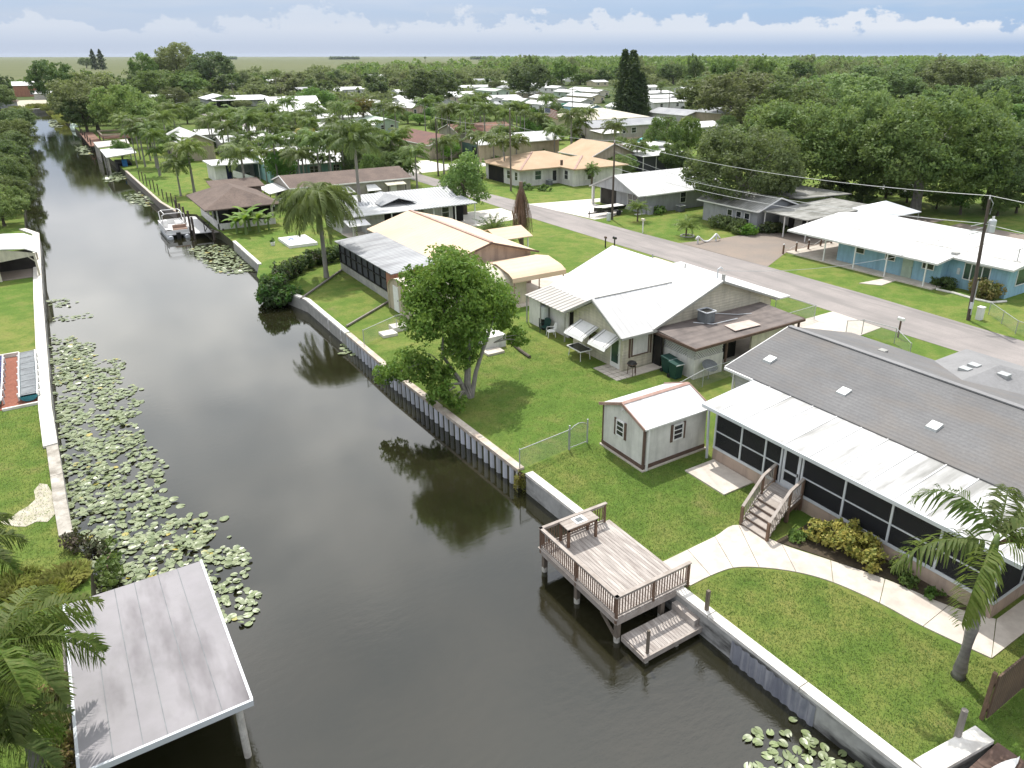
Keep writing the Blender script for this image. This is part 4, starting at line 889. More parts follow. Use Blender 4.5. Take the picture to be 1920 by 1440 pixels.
# taupe home with the brown shingle roof
h = simple('mobile_home', 'taupe mobile home with brown shingle roof and white window awnings', 'mobile home', 26.4, 43.2, 99.8, 108.4, 2.95, 4.0, 'X', 'taupe', 'brown_roof', o=.25,
    wins=[('-y', 30.2, 1.2, 1.0, 1.1), ('-y', 33.6, 1.2, 1.0, 1.1), ('-y', 37.3, 1.2, 1.0, 1.1)], doors=[('-y', 40.6)])
for x in (29.6, 33.0, 36.7):
    mb = MB(); mb.slab((x-.3, 98.7, 1.75), (x+1.7, 98.7, 1.75), (x+1.2, 99.76, 2.45), (x-.1, 99.76, 2.45), .05); part('awning', mb, 'trim_white', h)
mb = MB(); mb.slab((39.2, 98.4, 2.3), (42.0, 98.4, 2.3), (42.0, 99.76, 2.6), (39.2, 99.76, 2.6), .08); cn = part('canopy', mb, 'cream_plain', h)
posts(h, [(39.3, 98.5), (41.9, 98.5)], 2.25, 'black_metal', .08)
mb = MB(); mb.box(39.2, 98.4, 0, 42, 99.78, .5); part('step', mb, 'concrete', h)
mb = MB(); mb.slab((23.9, 101.0, 2.2), (26.3, 101.0, 2.6), (26.3, 107.5, 2.6), (23.9, 107.5, 2.2), .07); part('porch_awning', mb, 'trim_white', h)
mb = MB(); mb.box(23.9, 101.2, 0, 26.4, 107.3, .5); part('porch_deck', mb, 'black_metal', h)
rl = MB()
for k in range(9): rl.box(24.0+k*.27, 101.1, .5, 24.14+k*.27, 101.2, 1.5)
for k in range(10): rl.box(23.85, 101.4+k*.6, .5, 23.95, 101.52+k*.6, 1.5)
rl.box(23.85, 101.05, 1.45, 26.4, 101.2, 1.52); part('porch_railing', rl, 'trim_white', h)
posts(h, [(24, 101.2), (24, 104), (24, 107.2), (26.2, 101.2)], 2.3, 'black_metal', .09)
mb = MB(); mb.box(26.34, 101.5, .5, 26.39, 107, 2.5); part('porch_recess', mb, 'dark', h)  # thin dark panel, the porch shade put into its colour

# brown hip roofed boathouse by the pontoon boat
h = thing('waterside_cabin', 'low white cabin with a brown hipped roof beside the pontoon boat', 'cabin', (18, 97, 0))
mb = MB(); mb.hip(14.8, 22.4, 92.2, 103.4, 2.55, 4.3, .5, .12); part('roof', mb, 'brown_roof', h)
mb = MB(); mb.box(15.6, 92.6, 0, 15.75, 103, .95); mb.box(15.6, 92.6, 0, 22.2, 92.75, .7); mb.box(17.2, 93.2, 0, 22.2, 103, 2.45); part('wall', mb, 'offwhite', h)
mb = MB(); mb.box(17.0, 93.0, .05, 17.18, 102.9, 2.42); mb.box(17.1, 93.05, .7, 22, 93.18, 2.3); part('recess', mb, 'dark', h)  # dark slabs give the cabin openings their shade by colour
posts(h, [(15.7, 92.7), (15.7, 95.4), (15.7, 98.2), (15.7, 102.9), (18.2, 92.7), (21.9, 92.7)], 2.45, 'offwhite', .14)
mb = MB(); mb.slab((17.5, 103.4, 3.0), (24, 103.4, 3.0), (24, 107.4, 3.6), (17.5, 107.4, 3.6), .1); mb.box(18, 103.8, 0, 23.6, 107, 2.8); part('rear_roof', mb, 'brown_roof', h)

# teal home behind the palms
h = simple('mobile_home', 'teal mobile home with a long white roof behind a row of palms', 'mobile home', 29.8, 42, 123.8, 138, 2.8, 4.7, 'X', 'teal', 'white_roof', o=.5, wins=[('-y', 33, 1.2, 1.6, 1.), ('-y', 37, 1.2, 1.6, 1.), ('-y', 40.6, 1.2, 1., 1.)])
h = thing('entry_porch', 'small white entry building with a flat white roof and a sloped white ramp railing', 'porch', (25.5, 132, 0))
mb = MB(); mb.box(22.7, 129.5, 0, 24.4, 136, 2.6); mb.box(24.4, 133.5, 0, 29.6, 136, 2.6); part('wall', mb, 'white_wall', h)
mb = MB(); mb.box(22.2, 128.8, 2.62, 29.7, 136.4, 2.8); part('roof', mb, 'white_roof', h)
mb = MB(); mb.box(24.42, 131, .02, 25.4, 133.4, 2.55); part('doorway', mb, 'navy', h)
mb = MB(); mb.slab((25.2, 128.9, 1.9), (28.6, 128.9, .5), (28.6, 129.0, .5), (25.2, 129.0, 1.9), 1.1); part('ramp_railing', mb, 'trim_white', h)
posts(h, [(29.4, 129.2), (25.3, 129.2)], 2.62)
# tan gable house by the canal
simple('gable_house', 'tan gabled house with a white metal roof standing by the canal', 'house', 22.6, 28.6, 159.8, 178, 3.6, 5.0, 'Y', 'beige', 'white_roof_y', o=.35, wins=[('-x', 163, 1.4, 1.2, 1.1), ('-x', 170, 1.4, 1.2, 1.1)])
# the long pale home behind it
simple('mobile_home', 'long pale grey mobile home with a white roof behind tall thin palms', 'mobile home', 31, 51.5, 164, 171.5, 2.8, 3.7, 'X', 'pale_grey', 'white_roof', wins=[('-y', 37.5, .9, 2.6, 1.2), ('-y', 42.5, 1.1, .8, 1.1), ('-y', 48, 1.1, 1, 1)])
simple('mobile_home', 'white home with a low white roof half hidden behind thin palms on the left', 'mobile home', 30, 46, 183, 190, 2.8, 3.6, 'X', 'white_wall', 'white_roof', wins=[('-y', 36, 1.1, 1.2, 1), ('-y', 42, 1.1, 1.2, 1)])
h = simple('barn', 'large pale barn with a steep white metal roof and a lower white lean-to', 'barn', 64.8, 81, 255.5, 268, 3.0, 6.4, 'X', 'pale_grey', 'white_roof_x', o=.3)
mb = MB(); mb.slab((64.5, 250.5, 2.4), (81.5, 250.5, 2.4), (81.5, 255.4, 2.9), (64.5, 255.4, 2.9), .12); part('lean_to_roof', mb, 'white_roof', h); posts(h, [(65, 250.8), (70, 250.8), (76, 250.8), (81, 250.8)], 2.4)
mb = MB(); mb.box(66, 253.5, 0, 80, 255.45, 2.6); part('lean_to_wall', mb, 'mint', h)
h = simple('gable_house', 'wide white roofed house with a dark front gable and an open carport', 'house', 59.3, 70, 328, 345, 3., 4.3, 'Y', 'grey_wall', 'white_roof', o=.6)
mb = MB(); mb.slab((60, 322.5, 2.6), (83, 322.5, 2.6), (83, 327.6, 3.0), (60, 327.6, 3.0), .12); part('lean_to_roof', mb, 'white_roof', h); posts(h, [(61, 323), (68, 323), (75, 323), (82, 323)], 2.6)
mb = MB(); mb.box(61, 326, 0, 69, 327.9, 2.7); part('recess', mb, 'dark', h)  # shade beneath the carport roof, painted as one dark box
mb = MB(); mb.box(70.5, 326, 0, 82.5, 340, 2.95); mb.slab((70.3, 327, 3.1), (83, 327, 3.1), (83, 342, 3.5), (70.3, 342, 3.5), .12); part('side_wing', mb, 'white_wall', h)
simple('mobile_home', 'white roofed mobile home behind the round green tree', 'mobile home', 66, 82, 214, 221, 2.8, 3.6, 'X', 'white_wall', 'white_roof', wins=[('-y', 74, 1.1, 1.2, 1)])
simple('mobile_home', 'white roofed mobile home in front of the other one past the round green tree', 'mobile home', 57.5, 72, 186, 193, 2.8, 3.6, 'X', 'white_wall', 'white_roof', wins=[('-y', 62, 1.1, 1.2, 1), ('-y', 68, 1.1, 1.2, 1)])
simple('gable_house', 'sage green gabled house with a pale green roof', 'house', 74, 80.2, 190.6, 205, 2.8, 3.8, 'Y', 'sage', 'green_roof', wins=[('-y', 75.8, 1., .9, 1.1), ('-y', 78.4, 1., .9, 1.1)])
h = simple('gable_house', 'beige house with a reddish brown roof and a small round window', 'house', 63.6, 72.3, 136.6, 156, 2.8, 4.3, 'Y', 'beige', 'red_roof', wins=[('-x', 140, 1., 1.4, 1.1), ('-x', 146, 1., 1.4, 1.1)])
mb = MB(); mb.tube([(66.0, 136.52, 1.9), (66.0, 136.62, 1.9)], .4, 16); part('round_window', mb, 'glass', h)
mb = MB(); x, y = G(785, 253, 3.5); mb.box(x-.9, y-.5, 3.3, x+.9, y+.5, 3.62); part('skylight', mb, 'trim_white', h)
simple('gable_house', 'house with a rusty brown roof behind tall queen palms', 'house', 80, 95, 156, 166, 2.7, 4.2, 'X', 'taupe', 'rust_roof')
h = simple('long_workshop', 'long tan workshop with a white roof and a dark green open end', 'workshop', 70.2, 88.6, 128.4, 136, 3.3, 4.6, 'X', 'tan_wall', 'white_roof_x', o=.35)
mb = MB(); mb.box(70.12, 129, .05, 70.2, 135.4, 3.1); part('open_end', mb, 'dark_green', h)
mb = MB(); mb.box(70.05, 128.8, .0, 70.13, 131.0, 2.6); part('shadowed_bay', mb, 'dark', h)  # dark panel paints the shade within the open end
# tan roofed L shaped house
h = thing('hip_roof_house', 'long grey walled house with a tan hipped roof and white shutters', 'house', (66, 103, 0))
mb = MB(); mb.box(61.2, 99.2, 0, 73, 110, 2.5); mb.box(68.4, 95.0, 0, 78, 99.2, 2.5); part('wall', mb, 'offwhite', h)
mb = MB(); mb.hip(61, 75.0, 98.5, 110.2, 2.75, 4.5, .55, .16); rf = part('roof', mb, 'tan_roof_b', h)
mb = MB(); mb.hip(68.5, 78.2, 94.8, 104.5, 2.74, 4.0, .55, .16); part('wing_roof', mb, 'tan_roof_b', h)
mb = MB(); mb.beam((60.45, 97.95, 2.76), (66.6, 104.2, 4.5), .3, .06); mb.beam((67.95, 94.25, 2.75), (73.0, 99.2, 3.98), .3, .06); part('hip_cap', mb, 'drip', rf)
for (px, py) in ((995, 290), (1053, 305)): x, y = G(px, py, 3.6); mb = MB(); mb.beam((x, y, 3.2), (x, y, 4.0), .3); part('roof_vent', mb, 'trim_brown', rf)
mb = MB(); mb.box(61.05, 104.2, .05, 61.2, 108.8, 2.45); part('carport_recess', mb, 'dark', h)  # flat panel coloured dark for the shade of the open carport
window(h, '-x', 61.2, 102.6, .9, .9, 1.2, shut='trim_white'); window(h, '-x', 61.2, 100.3, .9, .8, 1.2, shut='trim_white')
window(h, '-y', 99.2, 64.5, .9, 1.1, 1.3, glass='glass_green', shut='trim_white'); window(h, '-x', 68.4, 97.0, .9, .9, 1.3, shut='trim_white'); window(h, '-y', 95.0, 71.6, .9, 1.1, 1.3, shut='trim_white')
door(h, '-y', 99.2, 67.6, 1., 2.1, 'trim_white', .1, 'glass')
h = simple('garage', 'tan roofed garage beside the L shaped house', 'garage', 78.4, 88, 104, 113, 3.0, 4.9, 'Y', 'beige', 'tan_roof_b', o=.4)
simple('mobile_home', 'taupe double wide with a grey shingle roof and a raised skirt', 'mobile home', 108.6, 132, 143.6, 151, 3.5, 4.6, 'X', 'taupe', 'grey_roof', wins=[('-y', 116.5, 1.6, .8, 1.3), ('-y', 118, 1.6, .8, 1.3), ('-y', 121, 1.6, 1.4, 1.2), ('-y', 127, 1.6, 1, 1.2)], skirt='stucco')
h = thing('entry_canopy', 'small white door canopy on a grey shed before the taupe double wide', 'canopy', (110.5, 141, 0))
mb = MB(); mb.box(108, 138.8, 0, 112.5, 143, 2.4); part('wall', mb, 'taupe', h); mb = MB(); mb.slab((107.5, 138, 2.5), (113, 138, 2.5), (113, 143.4, 2.9), (107.5, 143.4, 2.9), .1); part('roof', mb, 'trim_white', h)
h = simple('gable_house', 'grey gabled house with a bright white roof and a corner porch column', 'house', 63.6, 77, 72.4, 82, 2.6, 4.5, 'X', 'grey_wall', 'white_roof_x', o=.4, wins=[('-y', 70, .9, .9, 1.3)])
mb = MB(); mb.box(62.2, 72.4, 0, 63.7, 73.0, .05); mb.slab((61.9, 72.0, 2.45), (63.4, 72.0, 2.45), (63.4, 77.2, 4.48), (61.9, 77.2, 4.48), .12); mb.slab((61.9, 77.2, 4.48), (63.4, 77.2, 4.48), (63.4, 82.4, 2.45), (61.9, 82.4, 2.45), .12); part('porch_roof', mb, 'white_roof_x', h)
posts(h, [(62.2, 81.8)], 2.45, 'offwhite', .3)
mb = MB(); mb.add([(62.15, 72.4, 2.5), (62.15, 82, 2.5), (62.15, 77.2, 4.3), (62.3, 72.4, 2.5), (62.3, 82, 2.5), (62.3, 77.2, 4.3)], [(0, 2, 1), (3, 4, 5), (0, 1, 4, 3)]); part('porch_gable', mb, 'grey_wall', h)
window(h, '-x', 63.6, 75, .5, 1.9, 1.8, bars=1); mb = MB(); mb.box(63.53, 74.96, .5, 63.6, 75.04, 2.3); part('mullion', mb, 'trim_white', h)
mb = MB(); mb.box(63.55, 78.5, .05, 63.62, 81.8, 2.3); part('carport_recess', mb, 'inside', h)  # dim colour on a flat panel stands for the carport's inner shade
simple('gable_house', 'low house with a stained grey corrugated roof by the thick oak', 'house', 67.4, 73.6, 57.4, 66, 2.7, 3.75, 'Y', 'grey_wall', 'old_roof', o=.6, wins=[('-x', 60.2, .6, .7, 1.3, dict(glass='glass', frame='trim_white')), ('-x', 61.6, .6, .7, 1.3), ('-x', 58.9, .6, .7, 1.3)])
h = thing('flat_carport', 'long grey corrugated carport roof on thin white posts next to the corrugated house', 'carport', (74, 53, 0))
mb = MB(); mb.slab((67.8, 50.8, 2.45), (80, 50.8, 2.75), (80, 57.0, 2.8), (67.8, 57.0, 2.5), .1); mb.slab((74, 57.0, 3.3), (84, 57, 2.9), (84, 66, 2.9), (74, 66, 3.3), .1); part('roof', mb, 'old_roof', h)
mb = MB(); mb.box(70.5, 51.5, 0, 79.5, 56.8, 2.4); part('wall', mb, 'pale_grey', h); posts(h, [(68, 51), (68, 54), (68, 56.8), (71, 51)], 2.45)
mb = MB(); mb.box(70.44, 52.5, .05, 70.5, 53.5, 2.2); mb.box(70.44, 54.6, .05, 70.5, 55.4, 2.2); part('doorway', mb, 'dark', h)
h = thing('canopy_tent', 'grey and white peaked canopy behind the blue house roof', 'tent', (79, 49, 0))
mb = MB(); mb.hip(76.4, 82.3, 46.8, 52.2, 2.5, 3.6, .1, .06); part('canopy', mb, 'alum', h); posts(h, [(76.4, 46.9), (82.2, 46.9), (76.4, 52.1), (82.2, 52.1)], 2.45, 'galv', .08)
h = simple('screened_cabin', 'white flat roofed cabin with a dark screen room behind the tan garage', 'cabin', 90, 99, 107, 112, 3.6, 3.9, 'X', 'white_wall', 'white_roof', o=.5)
mb = MB(); mb.slab((87, 100.5, 2.7), (98, 100.5, 2.7), (98, 106.9, 3.0), (87, 106.9, 3.0), .1); part('lean_to_roof', mb, 'white_roof', h)
mb = MB(); mb.box(87.6, 101, 0, 97.5, 106.8, 2.6); part('screen_room', mb, 'screen_grey', h); posts(h, [(87.5, 100.9), (90.5, 100.9), (93, 100.9), (97.6, 100.9)], 2.7)
# mobile homes of the trailer park beyond, gable ends towards us
simple('mobile_home', 'grey home with a shallow grey roof and white gable behind the tall cedar', 'mobile home', 157, 166, 163.5, 180, 3.0, 4.2, 'Y', 'pale_grey', 'grey_roof', wins=[('-y', 159.5, 1.1, .9, 1.1), ('-y', 163.5, 1.1, .9, 1.1)])
simple('barn', 'open sided board shed with a silver roof right of the grey shallow roof home', 'shed', 160.5, 174, 150, 164, 4.0, 5.2, 'Y', 'tan_wall', 'silver_y', wins=[('-y', 164, .9, 1.6, 1.8), ('-y', 170, .9, 1.6, 1.8)])
far = [('mint green', 'mint', 'white_roof', (156.4, 161.6), 252, 14), ('white', 'white_wall', 'white_roof', (152.6, 158.4), 229, 15), ('sky blue', 'light_blue', 'white_roof', (155.4, 160.2), 207, 15.5), ('pale yellow', 'yellow_wall', 'white_roof', (198.5, 205.5), 264, 18), ('dull tan', 'beige', 'white_roof', (193, 199), 300, 16),
       ('cream', 'cream_plain', 'white_roof', (226, 233), 296, 18), ('pale green roofed', 'mint', 'green_roof', (190, 198), 330, 20), ('silver roofed', 'pale_grey', 'silver_y', (214, 221), 352, 18), ('grey trimmed white', 'white_wall', 'white_roof', (236, 243), 345, 18), ('little white porch', 'offwhite', 'white_roof', (166.5, 171.5), 205, 8), ('long white', 'white_wall', 'white_roof', (152, 157.5), 268, 15), ('beige trimmed', 'beige', 'white_roof', (151, 156), 292, 14), ('pale grey', 'pale_grey', 'white_roof', (174, 180), 238, 15), ('ivory', 'cream_plain', 'white_roof', (176, 182), 262, 15), ('bluish white', 'mint', 'white_roof', (214, 220), 300, 15), ('grey fronted', 'grey_wall', 'white_roof', (131, 137), 236, 15), ('chalk white', 'white_wall', 'white_roof_x', (128, 134), 262, 15), ('sand', 'tan_wall', 'white_roof', (127, 133), 290, 15), ('brick fronted', 'stucco', 'white_roof', (106, 112), 240, 14), ('soft white', 'offwhite', 'white_roof', (104, 110), 268, 14), ('lemon', 'yellow_wall', 'white_roof', (236, 243), 318, 15)]
for (nm, wm, rm, (xa, xb), y, L) in far:
    simple('mobile_home', nm+' mobile home among the rows of the trailer park', 'mobile home', xa, xb, y, y+L, 2.8, 3.7, 'Y', wm, rm, wins=[('-y', xa+1.3, 1.1, .9, 1.1), ('-y', xb-1.3, 1.1, .9, 1.1), ('-x', y+4, 1.1, 1.3, 1.), ('-x', y+10, 1.1, 1.3, 1.)], group='mobile homes of the trailer park')
simple('hip_house', 'big pale yellow hipped roof house behind the brown fence and the flag', 'house', 126, 146, 168, 186, 2.8, 5.0, 'X', 'yellow_wall', 'cream_plain', hip=True, o=.8)
k = 0
for (px, py, wd, L, lab, rm, wm) in ((905, 150, 16, 9, 'pale blue grey home at the wood edge left of the dark clump', 'grey_roof', 'mint'), (895, 165, 20, 10, 'white roofed home with an open dark carport below the wood edge', 'white_roof', 'white_wall'), (870, 180, 14, 9, 'white home half hidden by the large dark tree', 'white_roof', 'white_wall'), (955, 188, 12, 9, 'low white home in front of the dark tree clump', 'white_roof', 'white_wall'),
      (1225, 165, 10, 10, 'white two step roof home past the cedar', 'white_roof', 'white_wall'), (1235, 178, 18, 10, 'white roofed home with a brown gable right of the cedar', 'white_roof', 'offwhite'), (1240, 188, 18, 9, 'long white roof next to the utility pole past the cedar', 'white_roof', 'white_wall'), (1255, 197, 16, 9, 'second long white roof nearer to us past the cedar', 'white_roof_x', 'white_wall'),
      (1480, 115, 22, 20, 'white building far out in the right hand wood', 'white_roof', 'white_wall'), (1888, 228, 20, 9, 'white roofed home under the trees at the right edge', 'white_roof', 'pale_grey'), (490, 152, 18, 9, 'white home in the trees left of centre', 'white_roof', 'white_wall'), (540, 150, 12, 8, 'small white roof in the trees near the yellow palm', 'white_roof', 'white_wall'),
      (565, 170, 16, 9, 'grey home with a rusty roof edge behind the barn', 'grey_roof', 'pale_grey'), (745, 205, 14, 8, 'white home above the sage green house', 'white_roof', 'white_wall'), (790, 195, 16, 8, 'white home behind the queen palm clump', 'white_roof', 'white_wall'), (285, 197, 12, 8, 'bright white home left of the thin utility pole', 'white_roof', 'white_wall'),
      (710, 140, 14, 9, 'tiny white roof deep in the dark wood', 'white_roof', 'white_wall'), (1330, 250, 9, 8, 'white tarp roofed shed in front of the board shed', 'white_roof', 'white_wall'), (905, 205, 16, 8, 'grey roofed home right of the tall palm group', 'grey_roof', 'white_wall')):
    x, y = G(px, py+8, 0); simple('home', lab, 'mobile home', x-wd/2, x+wd/2, y, y+L, 2.7, 3.6, 'X', wm, rm, wins=[('-y', x-wd/4, 1., 1.2, 1.1), ('-y', x+wd/4, 1., 1.2, 1.1)])
simple('terracotta_house', 'terracotta house with a curved white roof beyond the canal end', 'house', -4.5, 12, 462, 478, 5.2, 6.8, 'X', 'terracotta', 'white_roof', wins=[('-y', 3, 1., 2, 1.5)])
simple('boat_shed', 'small white roofed shed before the terracotta house', 'shed', 3, 11, 425, 433, 2.8, 3.8, 'X', 'block', 'white_roof')
simple('hut', 'brown thatched hut on the far left bank', 'hut', -9.5, -3.5, 362, 370, 2.6, 4.6, 'X', 'grey_wall', 'brown_roof', hip=True, o=.6)
for (px, py, wd, wm, rm, lab) in ((1012, 163, 11, 'white_wall', 'white_roof', 'far white roofed home left in the back row of the trailer park'), (1046, 152, 12, 'pale_grey', 'white_roof', 'far pale home in the last row under the wood edge'), (1082, 147, 13, 'white_wall', 'silver_y', 'far home with a silver roof in the last row'), (1128, 156, 11, 'yellow_wall', 'white_roof', 'far yellowish home in the last row'), (938, 158, 12, 'offwhite', 'white_roof', 'far white home beside the dark tree clump'), (1300, 172, 10, 'white_wall', 'white_roof', 'far white home right of the two step roof home'), (1302, 190, 11, 'offwhite', 'white_roof', 'far off white home behind the grey green tree'), (312, 190, 12, 'white_wall', 'white_roof', 'far white home in the trees left of the wide gable house'), (620, 176, 12, 'pale_grey', 'white_roof', 'far pale home behind the round green tree'), (662, 172, 13, 'white_wall', 'white_roof', 'far white home at the foot of the dark wood'), (770, 178, 12, 'white_wall', 'white_roof', 'far white home left of the large dark tree'), (1420, 196, 12, 'white_wall', 'white_roof', 'far white home among the grey olive trees'), (1528, 182, 12, 'offwhite', 'white_roof', 'far white home above the wide dark oak'), (1700, 150, 16, 'white_wall', 'white_roof', 'far white home in the right hand wood'), (1835, 160, 16, 'white_wall', 'white_roof', 'far white home deep in the wood at the right')):
    x, y = G(px, py+6, 0); simple('home', lab, 'mobile home', x-wd/2, x+wd/2, y, y+9, 2.8, 3.8, 'X', wm, rm, wins=[('-y', x-wd/4, 1., 1.2, 1.1), ('-y', x+wd/4, 1., 1.2, 1.1)])
# left bank boat carport
h = thing('boat_carport', 'cream boat carport with a white roof on the left bank', 'carport', (-5, 84, 0))
mb = MB(); pf = [(-9.5, 2.95), (-4.6, 2.95), (-3.0, 2.8), (-2.15, 2.35)]
vs = [(x, 80.6, zz) for x, zz in pf]+[(x, 88, zz) for x, zz in pf]+[(x, 80.6, zz-.08) for x, zz in pf]+[(x, 88, zz-.08) for x, zz in pf]
mb.add(vs, [(i, i+1, i+5, i+4) for i in range(3)]+[(i+8, i+12, i+13, i+9) for i in range(3)]+[(i, i+8, i+9, i+1) for i in range(3)]+[(3, 11, 15, 7)]); part('roof', mb, 'white_roof', h)
mb = MB(); mb.add([(-9.5, 80.7, 2.85), (-4.6, 80.7, 2.85), (-2.3, 80.7, 2.25), (-2.3, 80.7, 2.05), (-5.3, 80.7, 1.75), (-9.5, 80.7, 1.75), (-9.5, 80.8, 2.85), (-4.6, 80.8, 2.85), (-2.3, 80.8, 2.25), (-2.3, 80.8, 2.05), (-5.3, 80.8, 1.75), (-9.5, 80.8, 1.75)], [(0, 5, 4, 3, 2, 1), (6, 7, 8, 9, 10, 11), (5, 11, 10, 4), (4, 10, 9, 3), (3, 9, 8, 2)])
part('fascia', mb, 'cream_plain', h)
posts(h, [(-2.4, 80.8), (-5.35, 80.8), (-2.4, 87.8)], 2.1, 'cream_plain', .16); mb = MB(); mb.beam((-2.45, 80.8, 1.5), (-2.95, 80.8, 2.05), .08); part('brace', mb, 'cream_plain', h)
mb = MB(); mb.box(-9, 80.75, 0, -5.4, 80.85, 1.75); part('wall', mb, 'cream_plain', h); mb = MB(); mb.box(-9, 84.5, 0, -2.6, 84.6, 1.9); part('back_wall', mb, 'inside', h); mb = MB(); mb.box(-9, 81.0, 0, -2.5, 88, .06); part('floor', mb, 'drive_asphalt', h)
# ================================================================== boathouse roof lower left
h = thing('boathouse', 'flat grey membrane roofed boathouse on white posts at lower left', 'boathouse', (-.3, 22, 0))
ZB = 1.5
rf = MB(); rf.box(-2.5, 18.3, ZB-.1, 1.82, 26.0, ZB); r_ = part('roof', rf, 'membrane', h)
mb = MB()
for k in range(1, 6): x = -2.5+4.32*k/6+R.uniform(-.06, .06); mb.beam((x, 18.32, ZB+.003), (x+R.uniform(-.04, .04), 25.98, ZB+.003), .02, .01)
part('seam', mb, 'ac_grey', r_)
mb = MB(); mb.box(-2.56, 18.22, ZB-.17, 1.88, 18.3, ZB+.03); mb.box(1.82, 18.3, ZB-.17, 1.9, 26.05, ZB+.02); mb.box(-2.58, 18.3, ZB-.17, -2.5, 26.05, ZB+.02); part('fascia', mb, 'alum', h)
for x, y in ((1.5, 18.75), (1.5, 21.2), (1.5, 23.5), (1.5, 25.7), (-2.3, 18.75), (-2.3, 25.6)):
    mb = MB(); mb.cyl(x, y, -1.6, ZB-.1, .11, 10); p_ = part('post', mb, 'pile_foot', h)
mb = MB(); mb.beam((-2.3, 18.75, ZB-.2), (1.6, 18.75, ZB-.2), .1, .18); mb.beam((1.5, 18.75, ZB-.2), (1.5, 25.8, ZB-.2), .1, .18); part('beam', mb, 'grey_wood', h)
mb = MB(); mb.box(-2.9, 18.4, -.5, -2.4, 26, .12); solo('timber_dock', mb, 'grey_wood', 'dark narrow timber walk under the boathouse roof edge', 'dock')

# ================================================================== deck over the water
h = thing('canal_deck', 'weathered timber deck with baluster railings over the canal', 'deck', (15.7, 18.8, 0))
X0, X1, Y0, Y1, ZD = 13.9, 17.5, 16.25, 21.2, .17
for nm in ('deck_boards',):
    mb = MB(); nb = 24
    for k in range(nb): xa = X0+(X1-X0)*k/nb; mb.box(xa+.006, Y0-.03, ZD-.04, xa+(X1-X0)/nb-.006, Y1+.03, ZD+R.uniform(-.003, .003))
    part('deck_boards', mb, 'deck_wood', h)
mb = MB(); mb.box(X0-.04, Y0-.03, ZD-.3, X0, Y1+.03, ZD-.045); mb.box(X0, Y0-.07, ZD-.3, X1-.4, Y0-.03, ZD-.045); mb.box(X0, Y1+.03, ZD-.3, X1-.4, Y1+.07, ZD-.045)
for k in range(7): y = Y0+.3+k*.75; mb.box(X0, y, ZD-.28, 16.95, y+.05, ZD-.045)
mb.box(X0-.09, Y0-.1, ZD-.035, X0-.0, Y1+.1, ZD); part('rim_joist', mb, 'rail_top', h)
def railing(h, a, b_, zb, ht=.95, np_=3, gap=.13, j0=0):
    a, b_ = Vector((*a, zb)), Vector((*b_, zb)); U = Vector((0, 0, 1)); rl = MB(); L = (b_-a).length; d = (b_-a)/L
    rl.beam(a+U*ht-d*.08, b_+U*ht+d*.08, .15, .04); rl.beam(a+U*(ht-.09), b_+U*(ht-.09), .04, .09); rl.beam(a+U*.1, b_+U*.1, .04, .09)
    o = part('railing', rl, 'rail_top', h)
    bl = MB()
    k = int(L/gap)
    for j in range(1, k): p = a+d*(L*j/k); bl.beam(p+U*.06, p+U*(ht-.03), .032)
    part('balusters', bl, 'rail_wood', o)
    for j in range(j0, np_): p = a+d*(L*j/(np_-1)); mb = MB(); mb.beam(p-U*.25, p+U*(ht-.02), .09); part('post', mb, 'rail_wood', o)
railing(h, (X0, Y0), (X0, Y1), ZD); railing(h, (X0, Y1), (17.2, Y1), ZD, np_=2, j0=1); railing(h, (X0, Y0), (17.4, Y0), ZD, j0=1)
for x, y in ((X0+.12, Y0+.05), (X0+.12, 18.8), (X0+.12, Y1-.1), (16.2, Y0+.1), (16.2, Y1-.1), (16.2, 18.8)):
    mb = MB(); mb.box(x-.09, y-.09, -1.15+.35, x+.09, y+.09, ZD-.3); p_ = part('piling', mb, 'pile_wood', h); mb = MB(); mb.cyl(x, y, -1.7, -.78, .12, 10); part('sleeve', mb, 'pile_foot', p_)
mb = MB(); mb.beam((X0+.1, Y0+.1, -.85), (X0+.1, Y0+1.0, -.28), .08, .1); part('brace', mb, 'pile_wood', h)
# lower platform
h2 = thing('landing_stage', 'low timber landing stage with a single step beside the deck', 'dock', (15.6, 15.5, 0))
mb = MB(); nb = 22
for k in range(nb): xa = 14.1+3.05*k/nb; mb.box(xa+.006, 14.86, -.64, xa+3.05/nb-.006, 16.1, -.6+R.uniform(-.003, .003))
part('deck_boards', mb, 'deck_wood', h2)
mb = MB(); mb.box(14.06, 14.8, -.84, 17.12, 14.85, -.645); mb.box(14.05, 14.86, -.84, 14.1, 16.1, -.645); mb.box(14.1, 16.1, -.84, 17, 16.14, -.645); mb.box(14.0, 14.78, -.64, 17.15, 14.86, -.6); part('rim_joist', mb, 'rail_top', h2)
mb = MB(); mb.box(16.55, 14.95, -.6, 16.95, 16.15, -.3); part('step', mb, 'deck_wood', h2)
for x, y, z0, z1, s_ in ((14.28, 14.92, -.6, .42, .09), (16.98, 14.8, -1.6, 1.0, .12)):
    mb = MB(); mb.beam((x, y, z0), (x, y, z1), s_); part('post', mb, 'pile_wood', h2)
for x, y in ((14.25, 14.95), (15.7, 14.95), (16.9, 14.98), (14.25, 16.0)):
    mb = MB(); mb.box(x-.07, y-.07, -1.6, x+.07, y+.07, -.84); part('piling', mb, 'pile_foot', h2)
t = thing('fish_cleaning_table', 'weathered timber fish cleaning table with an inset sink on the deck', 'table', (15.5, 20.85, ZD))
mb = MB()
for k in range(4): mb.box(14.75, 20.5+k*.19, .9+ZD, 16.35, 20.5+k*.19+.18, .94+ZD)
part('tabletop', mb, 'rail_top', t)
